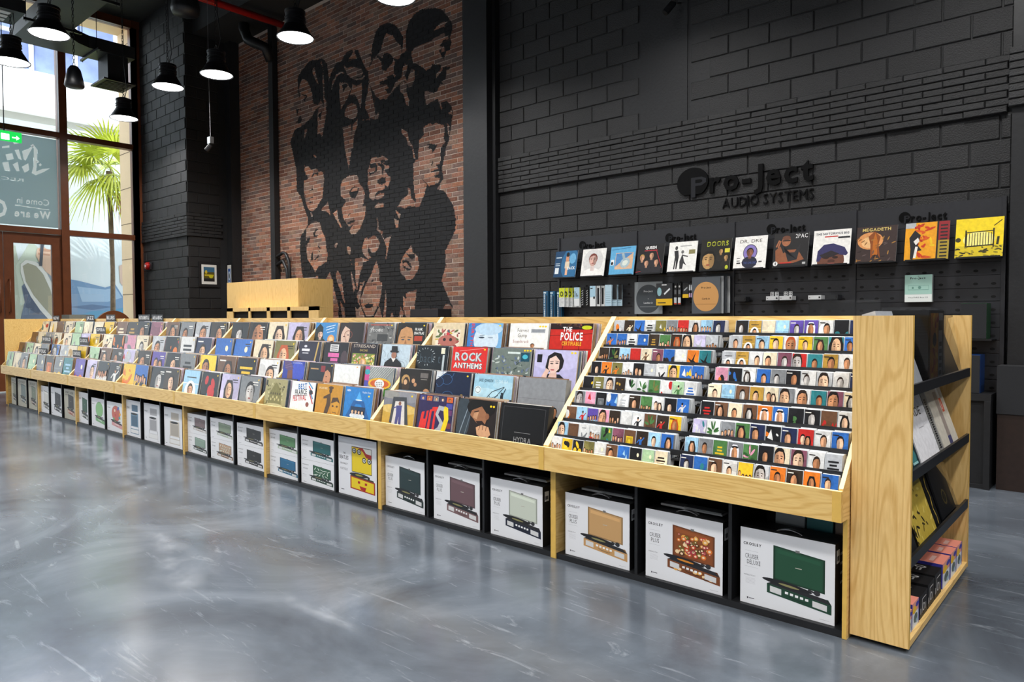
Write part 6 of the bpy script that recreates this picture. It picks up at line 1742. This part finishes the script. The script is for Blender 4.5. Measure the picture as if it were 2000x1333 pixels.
for i, (px, py, lb) in enumerate(WL):
    q = at(px, py, 1, 6.49)
    O = np.array([q[0], 6.49, 1.745])
    a = R(12)
    U = np.array([.313, 0, 0])
    V = np.array([0, math.sin(a), math.cos(a)]) * .313
    Nn = np.array([0, math.cos(a), -math.sin(a)]) * .005
    m = MB().obox(O, U, V, Nn, 'D8D8D4', 'FFFFFF')
    art(m, O, U, V, np.array([0, -math.cos(a), math.sin(a)]), wallart(i), .0004)
    tag(m.build('display_sleeve', 'print', None, tuple(O)), lb, 'record', 'records displayed on wall ledges')
    lg = MB().box(q[0] + .01, 6.475, 1.738, q[0] + .30, PY, 1.743).box(q[0] + .01, 6.475, 1.743, q[0] + .30, 6.478, 1.752)
    tag(lg.build('record_ledge', 'blackmetal', None, (q[0], PY, 1.738)), 'black metal ledge under the ' + lb.replace(' on the wall', '').replace(', leftmost', '').replace(', rightmost', ''), 'ledge', 'record ledges on the wall panels')

# hanging goods ------------------------------------------------------------------------
def hang(name, label, cat, x0, x1, z0, z1, shapes, c='E8EAEC', y=6.55, th=.012, group=None, mt='paper'):
    m = MB().box(x0, y, z0, x1, y + th, z1, c)
    art(m, (x0, y, z0), (x1 - x0, 0, 0), (0, 0, z1 - z0), (0, -1, 0), shapes, .0005)
    o = tag(m.build(name, mt, None, (x0, y, z0)), label, cat, group)
    if y + th < PY - .005:
        MB().tube([((x0 + x1) / 2, y - .002, z1 - .012), ((x0 + x1) / 2, PY + .001, z1 - .006)], .0025, 6).build('peg_hook', 'blackmetal', o)
    return o


K = '17181B'
for j in range(5):
    hang('accessory_pack', '%s yellow and white hanging pack, counted from the front' % ORD[j], 'accessory pack', -5.035 + j * .04, -4.96 + j * .04, 1.415 - .002 * j, 1.63,
         [Q(0, .5, 1, 1, 'CDD828'), E(.5, .68, .3, .14, K, 12), E(.5, .68, .16, .08, 'CDD828', 10)] + [L(.1, .06 + .07 * k, .9, .1 + .07 * k, .02, 'A8ACB0') for k in range(6)], 'E4E8EA', 6.50 + j * .024, .01, 'yellow packs on the wall panel')
for j in range(4):
    hang('accessory_pack', 'pale blue and white hanging pack at the front of its peg' if j == 0 else '%s black patterned pack behind the pale blue one' % ORD[j - 1], 'accessory pack', -4.82 + j * .045 + (.03 if j else 0), -4.75 + j * .045, 1.42, 1.63,
         [Q(0, .4, 1, 1, 'A8C8DC')] + [Q(.15 + .25 * k, .5, .25 + .25 * k, .8 - .1 * k, K) for k in range(3)] if j == 0 else [Q(0, 0, 1, 1, K)] + [L(.2, .05 + .12 * k, .8, .12 + .12 * k, .04, 'C8CCD0') for k in range(7)], 'E4E8EA' if j == 0 else K, 6.50 + j * .025, .01, 'patterned packs on the wall panel')
for j in range(4):
    hang('accessory_pack', 'pale blue pack with a round black seal' if j == 0 else '%s white-edged black pack behind the sealed one' % ORD[j - 1], 'accessory pack', -4.605 + j * .042 + (.03 if j else 0), -4.53 + j * .042, 1.415, 1.64,
         [Q(0, .45, 1, 1, 'A8CCE0'), E(.75, .42, .16, .07, K, 12), Q(.1, .85, .5, .9, K)] if j == 0 else [Q(.2, .1, .8, .9, K)], 'E8ECEE', 6.50 + j * .025, .01, 'pale blue packs on the wall panel')
for j in range(3):
    hang('accessory_pack', 'pale blue leaflet pack, last of the row' if j == 0 else '%s black and pale blue leaflet pack behind the last pale one' % ORD[j - 1], 'accessory pack', -4.405 + j * .06, -4.32 + j * .05, 1.415, 1.645,
         [Q(0, 0, 1, 1, 'B4D0E0')] + [Q(.15, .15 + .1 * k, .85, .17 + .1 * k, '8AA4B4') for k in range(6)] + ([Q(.3, .3, 1, 1, K)] if j else []), 'C4D8E4', 6.50 + j * .025, .01, 'leaflet packs on the wall panel')
for j in range(3):
    x0 = -5.25 + j * .075
    hang('cable_box', ['tall blue box with white capitals down its side, at the left of the panels', 'tall blue box, second at the left edge of the panels', 'tall blue box, third at the left edge of the panels'][j], 'box', x0, x0 + .068, 1.26, 1.60 - .004 * j,
         [Q(0, 0, 1, 1, '1D5A80'), Q(.05, .92, .6, .97, 'D8E8F0'), T('CONNECT IT POWER', .38, .04, .26, 'E8F2F6', 1, .86, rot=90), Q(.6, .1, .9, .85, '122A3C')], '174A6A', 6.48 + j * .03, .05, 'tall blue boxes at the left of the panels')
hang('slipmat', 'dark grey round slipmat in a grey square sleeve', 'slipmat', -4.078, -3.745, 1.327, 1.665, [E(.5, .47, .44, .44, '3A4046', 40), T('Pro-Ject', .34, .68, .05, 'D8DCE0', 1, .32), T('Leather-it', .34, .32, .05, 'D0D4D8', 1, .32), Q(.2, .22, .8, .23, '9AA0A4'), E(.5, .47, .01, .01, 'E8E8E8', 8)], '8A9094', 6.575, .012)
for j in range(4):
    hang('slipmat', 'tan round cork slipmat in a clear-edged sleeve, foremost' if j == 0 else '%s slipmat sleeve behind the tan cork one' % ORD[j - 1], 'slipmat', -3.372 + .022 * j, -3.075 + .022 * j, 1.327 + .002 * j, 1.688,
         [E(.5, .46, .45, .40, 'D09A5C', 40), T('Pro-Ject', .34, .68, .045, '3A2A1A', 1, .34), T('Cork-it', .36, .38, .045, '3A2A1A', 1, .28), Q(.15, .25, .85, .26, 'A87A44')] if j == 0 else [], '50555C' if j == 0 else ('A8ACB0' if j % 2 else '3A3E44'), 6.50 + .024 * j, .008, 'cork slipmats on the wall panel')
hang('cleaning_kit', 'black and yellow boxed cleaning kit beside the grey slipmat', 'box', -3.785, -3.60, 1.413, 1.64, [Q(0, 0, 1, 1, '26282C'), Q(0, 0, 1, .3, 'E0B41C'), E(.2, .62, .14, .2, '8AB4BC', 10), L(.5, .5, .85, .75, .08, 'D8DCE0'), Q(.1, .1, .6, .14, K), Q(.35, .9, .65, .95, 'D8D8D8')], '1C1D20', 6.52, .03)
for j in range(2):
    hang('bottle_box', ('left' if j == 0 else 'right') + ' one of two slim black boxes beside the cleaning kit', 'box', -3.595 + j * .045, -3.558 + j * .045, 1.415, 1.635, [E(.5, .85, .25, .05, 'D8D8D8', 8), Q(.1, .1, .9, .35, 'C8D0D4'), Q(.1, .04, .9, .1, 'C84A30'), Q(.2, .5, .8, .7, '6A6E72')], '141518', 6.54, .03)
hang('brush_box', 'small black and yellow box hanging left of the cork slipmats', 'box', -3.495, -3.43, 1.486, 1.635, [Q(0, 0, 1, .25, 'E0B41C'), L(.2, .5, .8, .7, .1, 'A8ACB0')], '1C1D20', 6.54, .02)
for j in range(3):
    hang('brush_pack', '%s slim striped pack left of the cork slipmats' % ORD[j], 'accessory pack', -3.425 + .022 * j, -3.41 + .022 * j, 1.49, 1.63, [Q(0, 0, 1, .3, 'C8A8D0'), Q(0, .5, 1, .9, 'D8DCE0')], '1C1D20', 6.54, .02, 'slim striped packs')
hang('phono_box', 'mint green and white device box on the right wall panel', 'box', -1.489, -1.292, 1.41, 1.631, [Q(0, 0, 1, 1, 'EDF2EF'), Q(0, .28, 1, 1, 'A8D0C4'), T('Pro-Ject', .2, .84, .07, K, 1, .56), Q(.12, .44, .88, .46, '7AA89C'), Q(.12, .6, .88, .61, '7AA89C'), Q(.12, .44, .13, .61, '7AA89C'), Q(.87, .44, .88, .61, '7AA89C'), E(.3, .52, .04, .04, '6A988C', 10), E(.55, .53, .06, .06, '6A988C', 10), T('Vinyl NRS Box S3', .13, .14, .05, '4A5A56', 0, .72)], 'E4EAE8', 6.56, .05)
# small devices on shelf brackets
for j, (x0, x1, c, lb) in enumerate(((-2.625, -2.512, 'C8CACC', 'silver phono box, left of the pair with wire racks'), (-2.50, -2.388, 'C8CACC', 'silver phono box, right of the pair with wire racks'), (-2.245, -2.135, 'D0D2D4', 'silver phono box beside the black one'), (-2.10, -1.995, '202226', 'black phono box beside the silver one'), (-2.93, -2.82, '1A1B1E', 'black phono box near the cork slipmats'))):
    t = thing('phono_preamp', lb, 'audio device', ((x0 + x1) / 2, 6.54, 1.443), 'small audio devices on the wall panel')
    MB().box(x0, 6.50, 1.445, x1, 6.60, 1.482, c).build('housing', 'paper', t)
    MB().box(x0 + .01, 6.498, 1.460, x0 + .016, 6.50, 1.466).box(x1 - .02, 6.496, 1.458, x1 - .008, 6.50, 1.470).build('knob', 'blackmetal', t)
    MB().box(x0, 6.49, 1.437, x1, PY, 1.4435).build('bracket', 'blackmetal', t)
    if j < 2:
        m = MB()
        for q in (0, 1):
            for a in (0, .014, .028):
                m.box(x0 + .02 + q * .045 + a, 6.55, 1.483, x0 + .024 + q * .045 + a, 6.555, 1.523, 'D8DADC')
            for a in (0, .018, .034):
                m.box(x0 + .02 + q * .045, 6.55, 1.485 + a, x0 + .052 + q * .045, 6.555, 1.489 + a, 'D8DADC')
        m.build('wire_rack', 'paper', t)
# dust cover and speakers
m = MB().box(-2.165, 6.28, 1.00, -1.60, 6.60, 1.43)
tag(m.build('dust_cover', 'clear', None, (-1.9, 6.4, 1.0)), 'clear acrylic dust cover standing in front of the wall panels', 'dust cover')
t = thing('turntable', 'black turntable under the clear dust cover', 'turntable', (-1.88, 6.44, .9))
MB().box(-2.17, 6.27, .90, -1.59, 6.61, .99).build('base', 'blackwood', t)
MB().lathe([(0, .006), (.14, .006), (.15, 0), (0, 0)], (-1.9, 6.44, .992), 28).build('platter', 'blackmetal', t)
t = thing('low_cabinet', 'long low black cabinet under the wall panels', 'cabinet', (-2.9, 6.45, 0))
MB().box(-5.1, 6.30, .66, -.845, PY - .02, .71).build('top', 'blackwood', t)
MB().box(-5.1, 6.30, 0, -5.06, PY - .02, .66).build('side_panel', 'blackwood', t)
MB().box(-.885, 6.28, 0, -.845, PY - .02, .66).build('side_panel', 'blackwood', t)
MB().box(-5.06, 6.33, .03, -.885, 6.35, .66).build('front_panel', 'blackwood', t)
MB().box(-5.06, 6.30, 0, -.885, PY - .02, .03).build('plinth', 'blackwood', t)
m = MB().box(-2.2, 6.3, .71, -1.56, 6.6, .9)
tag(m.build('amplifier', 'blackmetal', None, (-1.9, 6.4, .71)), 'black amplifier between the cabinet and the turntable', 'amplifier')
def spk(nm, lb, x0, x1, y0, y1, z0, z1, side):
    t = thing(nm, lb, 'loudspeaker', ((x0 + x1) / 2, (y0 + y1) / 2, z0))
    MB().box(x0, y0 + .012, z0, x1, y1, z1).build('enclosure', side, t)
    MB().box(x0 + .002, y0, z0 + .003, x1 - .002, y0 + .012, z1 - .003).build('grille', MT['grille'], t)
MT['grille'] = mat('speaker_grille_cloth', '1E1F23', .8, var=.2, scale=200)
MT['green'] = mat('green_lacquer', '1E4A2A', .3); MT['bluel'] = mat('blue_lacquer', '1C3F7A', .3)
spk('bookshelf_speaker', 'black-fronted bookshelf speaker with a green side on the bracket shelf', -1.066, -.895, 6.40, 6.58, 1.12, 1.392, 'green')
spk('bookshelf_speaker', 'black-fronted bookshelf speaker with a blue side on the low cabinet', -1.11, -.925, 6.35, 6.56, .711, 1.0, 'bluel')
tag(MB().box(-1.10, 6.38, 1.108, -.86, PY - .002, 1.119).build('bracket_shelf', 'blackmetal', None, (-1, 6.6, 1.11)), 'black bracket shelf carrying the green-sided speaker', 'shelf')
t = thing('floor_speaker', 'tall floor speaker with black grille and dark brown cabinet at the right edge', 'loudspeaker', (-.74, 6.48, 0))
MT['darkbrown'] = mat('dark_walnut', '2A1E1A', .45, var=.2)
MB().box(-.813, 6.36, 0, -.60, 6.54, .565).build('enclosure', 'darkbrown', t)
MB().box(-.818, 6.35, .568, -.65, 6.54, .925).build('grille', MT['grille'], t)
# spotlight and small camera near the top edge
def spot(px, py, y, lb):
    q = at(px, py, 1, y)
    t = thing('spotlight', lb, 'spotlight', (q[0], y, q[2]))
    MB().tube([(q[0], y, q[2]), (q[0] - .06, y - .06, q[2] - .1)], .035, 12).build('housing', 'blackmetal', t)
    MB().tube([(q[0], y, q[2]), (q[0] + .01, y + .01, q[2] + .03)], .036, 12).build('rear_cap', 'chrome', t)
    MB().tube([(q[0], y, q[2]), (q[0], YB, q[2] + .05)], .008, 6).build('arm', 'blackmetal', t)
spot(1315, 6, 6.55, 'small black spotlight on the block wall at the top edge')

# ------------------------------------------------------------------ things on and before the brick wall
m = MB().box(-11.61, YM - .11, 1.0, -11.47, YM - .012, 6.44)
tag(m.build('riser_pipe', 'blackpaint', None, (-11.54, YM, 1.0)), 'black boxed riser running down the brick wall', 'pipe')
a = at(541, 502, 1, 6.70); b = at(566, 545, 1, 6.70)
t = thing('cable_loop', 'black bent conduit pair curving out of the riser above the oak cabinet', 'conduit', (a[0], 6.7, 1.6))
for j, dz in enumerate((0, -.14)):
    z = a[2] + dz
    xe = b[0] - j * .07
    MB().tube([(-11.48, 6.72, z), (-11.25, 6.70, z + .06), (xe - .12, 6.70, z + .04), (xe - .02, 6.70, z - .10), (xe, 6.70, z - .3), (xe, 6.70, 1.3)], .028, 8).build('conduit', 'blackmetal', t, smooth=True)
t = thing('drain_pipe', 'thick black bent drain pipe under the dark bulkhead', 'pipe', (-11.6, 6.3, 5.9))
MB().tube([(-11.9, 6.4, 7.0), (-11.9, 6.4, 6.35), (-11.8, 6.42, 6.15), (-11.6, 6.45, 6.05), (-11.54, 6.6, 6.0), (-11.54, 6.7, 5.8)], .09, 12).build('pipe', 'blackmetal', t, smooth=True)
a = at(412, 2, 2, 6.30); b = at(572, 57, 2, 6.30)
t = thing('sprinkler_pipe', 'red sprinkler pipe under the dark ceiling', 'pipe', (a[0], a[1], 6.3))
ya_ = 4.3
MB().tube([(a[0], ya_, 6.30), (a[0], min(b[1], 6.70), 6.30)], .055, 14).build('pipe', 'red', t, smooth=True)
for y in (4.5, 5.6):
    MB().tube([(a[0], y, 6.36), (a[0], y, ZC)], .006, 6).build('hanger_rod', 'blackmetal', t)
m = MB().box(-7.69, YM - .25, 0, -7.12, YM - .005, 1.413)
tag(m.build('black_speaker', MT['grille'], None, (-7.4, 6.6, 0)), 'black box standing against the lower right of the brick wall', 'cabinet')
# oak wall cabinet
t = thing('oak_cabinet', 'tall pale oak cabinet with four dark slots before the brick wall', 'cabinet', (-10.4, 6.2, 0))
for i in range(3):
    a, b = -11.49 + i * .72, -11.49 + (i + 1) * .72
    MB().box(a + .0015, 5.80, 1.45, b - .0015, 5.82, 1.888).build('door_panel', 'cab', t)
MB().box(-11.49, 5.82, 0, -9.33, 6.40, 1.888).build('carcass', 'cab', t)
xs_ = [at(px, 615, 1, 5.60)[0] for px in (443, 455, 485, 489, 521, 527, 561, 567, 603, 622)]
m = MB()
for i in range(0, 10, 2):
    m.box(xs_[i], 5.60, 1.10, xs_[i + 1], 5.62, 1.46)
m.box(xs_[0], 5.60, 1.405, xs_[9], 5.62, 1.46).box(xs_[0], 5.62, 1.45, xs_[9], 5.80, 1.46).box(xs_[0], 5.60, 0, xs_[9], 5.80, 1.11)
m.build('lower_front', 'cab', t)
MB().box(xs_[0] + .05, 5.64, 1.1, xs_[9] - .05, 5.65, 1.40).build('slot_back', 'hole', t)
# framed pictures
def framed(lb, axis, at0, u0, u1, z0, z1, shapes, outer=.05):
    m = MB(); b_ = MB(); p_ = MB()
    t = thing('framed_picture', lb, 'picture', ((at0, u0, z0) if axis else (u0, at0, z0)))
    if axis:   # on a plane x = at0, facing +x
        MB().box(at0 + .002, u0 - outer, z0 - outer, at0 + .02, u1 + outer, z1 + outer).build('frame', 'blackwood', t)
        m.box(at0 + .02, u0, z0, at0 + .022, u1, z1, 'E4E4DE')
        art(m, (at0 + .022, u0, z0), (0, u1 - u0, 0), (0, 0, z1 - z0), (1, 0, 0), shapes, .0005)
    else:
        MB().box(u0 - outer, at0 - .02, z0 - outer, u1 + outer, at0 - .002, z1 + outer).build('frame', 'blackwood', t)
        m.box(u0, at0 - .022, z0, u1, at0 - .02, z1, 'E4E4DE')
        art(m, (u0, at0 - .022, z0), (u1 - u0, 0, 0), (0, 0, z1 - z0), (0, -1, 0), shapes, .0005)
    m.build('picture', 'paper', t)
framed('framed yellow and black print on the dark pier', 1, -13.018, 6.08, 6.365, 1.93, 2.29, [Q(.14, .14, .86, .88, '26303A'), Q(.14, .6, .86, .88, '3A6A8A'), Q(.16, .3, .84, .62, '5A5010'), Q(.2, .42, .8, .5, 'C8B020'), E(.3, .62, .08, .1, 'D8C030', 8), E(.62, .4, .14, .09, 'C8C020', 10), Q(.14, .14, .86, .28, '16181A')])
framed('framed blue print with a white figure eight beside the oak cabinet', 0, 6.60, -13.0, -12.86, 1.62, 2.30, [Q(.16, .12, .84, .9, '2A5AA8'), Q(.16, .12, .84, .4, '26323C'), E(.5, .7, .24, .13, 'D8E8F0', 14), E(.5, .7, .14, .08, '1E2A3A', 12), E(.5, .42, .24, .13, 'D8E8F0', 14), E(.5, .42, .14, .08, '2A2620', 12)], .03)
q = at(291, 520, 1, 5.84)
t = thing('fire_alarm', 'round red fire alarm sounder on the pier beside the window', 'alarm', (q[0], 5.84, q[2]))
MB().tube([(q[0], 5.845, q[2]), (q[0], 5.80, q[2]), (q[0], 5.77, q[2])], [.075, .075, .055], 18).build('dome', 'red', t)
MB().box(q[0] - .02, 5.765, q[2] - .02, q[0] + .02, 5.771, q[2] + .02).build('lens', 'white', t)
MB().box(q[0] + .06, 5.82, q[2] - .06, q[0] + .16, 5.846, q[2] + .06).build('back_box', 'blackmetal', t)
# round-topped wooden panel and grey units by the door
a = at(181, 640, 0, -13.7); b = at(263, 640, 0, -13.7)
yc, rr = (a[1] + b[1]) / 2, (b[1] - a[1]) / 2
zt = at(222, 607, 0, -13.7)[2]
pts = [(yc + rr * math.cos(R(k * 9)), zt - .42 + .42 * math.sin(R(k * 9))) for k in range(21)] + [(yc - rr, 0), (yc + rr, 0)]
tag(MB().prism(pts, -13.76, -13.70, 0).build('round_topped_screen', 'frame', None, (-13.73, yc, 0)), 'round-topped reddish brown wooden screen behind the far trays', 'screen')
a = at(136, 640, 0, -13.9); b = at(180, 640, 0, -13.9)
tag(MB().box(-14.3, a[1], 0, -13.9, b[1], at(150, 615, 0, -13.9)[2]).build('grey_counter', mat('grey_counter', '7E8078', .6), None, (-14, a[1], 0)), 'grey counter by the window behind the far trays', 'counter')
# hanging sensor cable
q = at(411, 268, 1, 5.2); 
t = thing('hanging_camera', 'small silver device dangling on a thin white cable before the dark pier', 'camera', (q[0], 5.2, q[2]))
MB().tube([(q[0] - .03, 5.2, ZC), (q[0] - .02, 5.2, q[2] + .9), (q[0], 5.2, q[2])], .003, 6).build('cable', mat('grey_cable', '77777A', .5), t)
MB().box(q[0] - .045, 5.17, q[2] - .10, q[0] + .045, 5.23, q[2]).build('box', 'chrome', t)
MB().tube([(q[0], 5.2, q[2] - .12), (q[0] - .05, 5.15, q[2] - .2)], .035, 10).build('lens_barrel', 'blackmetal', t)

# ------------------------------------------------------------------ ceiling services
t = thing('air_duct', 'black rectangular air duct hanging before the window with a drop to a grille', 'duct', (-13.8, 3.6, 6.1))
MB().box(-14.35, 3.53, 5.99, -13.78, 5.30, 6.20).build('main_duct', 'duct', t)
MB().box(-14.30, 4.86, 5.54, -13.84, 5.20, 5.99).build('drop', 'duct', t)
MB().box(-14.40, 4.76, 5.512, -13.74, 5.30, 5.54).build('grille_frame', 'blackmetal', t)
for i in range(7):
    MB().box(-14.32 + i * .078, 4.82, 5.500, -14.29 + i * .078, 5.24, 5.512).build('grille_bar', 'duct', t)
for y in (4.65,):
    for x in (-14.42, -13.72):
        MB().tube([(x, y, 5.92), (x, y, ZC)], .006, 6).build('hanger_rod', 'blackmetal', t)
    MB().box(-14.5, y - .02, 5.95, -13.6, y + .02, 5.985).build('hanger_rail', 'blackmetal', t)
MB().box(-13.78, 3.53, 5.99, -11.25, 4.10, 6.20).build('branch_duct', 'duct', t)
MB().prism([(-13.78, 4.10), (-13.31, 4.10), (-13.52, 4.20), (-13.67, 4.34), (-13.78, 4.55)], 5.99, 6.20, 2).build('elbow', 'duct', t)
for x in (-13.1, -11.5):
    MB().box(x - .02, 3.4, 5.94, x + .02, 4.22, 5.98).build('hanger_rail', 'blackmetal', t)
    for y in (3.44, 4.18):
        MB().tube([(x, y, 5.92), (x, y, ZC)], .006, 6).build('hanger_rod', 'blackmetal', t)
q = at(12, 30, 2, 5.45)
t = thing('air_grille', 'black box grille with bright louvres at the upper left edge', 'vent', (q[0], q[1], 5.45))
MB().box(q[0] - .32, q[1] - .30, 5.45, q[0] + .26, q[1] + .16, 5.62).build('housing', 'duct', t)
for i in range(3):
    MB().box(q[0] - .24 + i * .15, q[1] - .24, 5.444, q[0] - .14 + i * .15, q[1] + .02, 5.451).build('louvre', 'white', t)
def chain(x, y, z0, z1):
    m = MB()
    n = int((z1 - z0) / .046)
    for i in range(n):
        z = z0 + (i + .5) * .046
        p = []
        for k in range(8):
            a = k * math.pi / 4
            u, v = .013 * math.cos(a), .030 * math.sin(a)
            p.append((x + (u if i % 2 else 0), y + (0 if i % 2 else u), z + v))
        m.tube(p, .0035, 4, close=True)
    return m
CHL = {}
# hanging loudspeaker
q = at(145, 150, 0, -10.9)
t = thing('hanging_loudspeaker', 'black bullet-shaped loudspeaker hanging on a chain before the window', 'loudspeaker', (q[0], q[1], q[2]))
MB().lathe([(0, .145), (.045, .14), (.08, .09), (.11, -.045), (.122, -.12), (.11, -.14), (0, -.146)], tuple(q), 24).build('shell', 'blackmetal', t, smooth=True)
chain(q[0], q[1], q[2] + .14, ZC).build('chain', 'blackmetal', t)
q = at(362, 10, 2, 5.6)
t = thing('hanging_loudspeaker', 'black loudspeaker partly out of frame above the dark pier', 'loudspeaker', (q[0], q[1], q[2]))
MB().lathe([(0, .3), (.10, .28), (.16, .1), (.19, -.06), (.17, -.12), (0, -.13)], tuple(q), 24).build('shell', 'blackmetal', t, smooth=True)
chain(q[0], q[1], q[2] + .28, ZC).build('chain', 'blackmetal', t)

# pendant lamps --------------------------------------------------------------------------
LZ = 4.80
LP = []
for (px, py), lb in (((96, 68), 'black bell pendant lamp at the upper left before the duct'), ((22, 122), 'black bell pendant lamp at the left edge above the exit sign'), ((577, 75), 'black bell pendant lamp before the upper brick wall by the red pipe'),
                     ((423, 147), 'black bell pendant lamp before the dark corner pier'), ((328, 171), 'black bell pendant lamp before the block pier'), ((242, 232), 'black bell pendant lamp before the stone pillar and palm'), ((772, -4), 'black bell pendant lamp cut by the top edge above the mural')):
    p = at(px, py, 2, LZ)
    LP.append((p[0], p[1], lb))
def pendant_parts():
    prof_ = [(.226, 0), (.228, .012), (.205, .035), (.178, .08), (.150, .125), (.132, .15), (.132, .165), (.118, .17), (.118, .20), (.128, .205), (.128, .215), (.118, .22), (.118, .235), (.128, .24), (.128, .25), (.118, .255), (.118, .30), (.126, .305), (.126, .335), (.10, .345), (.06, .36), (.0, .362)]
    return [('shade', MB().lathe(prof_, (0, 0, 0), 36).mesh('shade', 'blackmetal', smooth=False)),
            ('diffuser', MB().lathe([(.212, .008), (0, .0085)], (0, 0, 0), 36).mesh('diffuser', 'diffuser')),
            ('hook', MB().tube([(-.03, 0, .362), (-.03, 0, .40), (0, 0, .43), (.03, 0, .40), (.03, 0, .362)], .006, 6).mesh('hook', 'blackmetal')),
            ('chain', chain(0, 0, .42, ZC - LZ).mesh('chain', 'blackmetal')),
            ('cord', MB().tube([(.06, 0, .35), (.10, .02, .5), (.03, .01, .9), (.015, 0, ZC - LZ)], .006, 6).mesh('cord', 'blackmetal'))]
PPM = pendant_parts()
ld = bpy.data.lights.new('pendant_light', 'AREA')
ld.shape = 'DISK'
ld.size = .42
ld.energy = LAMP_W
ld.spread = R(138)
ld.color = (1.0, .975, .94)
def pendant(x, y, lb):
    t = thing('pendant_lamp', lb, 'lamp', (x, y, LZ), 'black pendant lamps')
    for nm, me_ in PPM:
        o = bpy.data.objects.new(nm, me_)
        COL.objects.link(o)
        o.parent = t
    lo = bpy.data.objects.new('bulb_light', ld)
    lo.location = (0, 0, .004)
    lo.parent = t
    COL.objects.link(lo)
for x, y, lb in LP:
    pendant(x, y, lb)
off = [(x, y) for y in (-4.6, -2.2, .2, 2.6) for x in (-6.6, -4.2, -1.8, .8, 2.8)] + [(x, 5.1) for x in (-3.6, -.9, 1.8)] + [(x, y) for y in (-4.6, -2.2, .2) for x in (-9.2, -12.2)]  # unseen pendants, added beyond the visible ones to light the shop floor
for x, y in off:
    pendant(x, y, 'black pendant lamp over the shop floor, outside the picture')
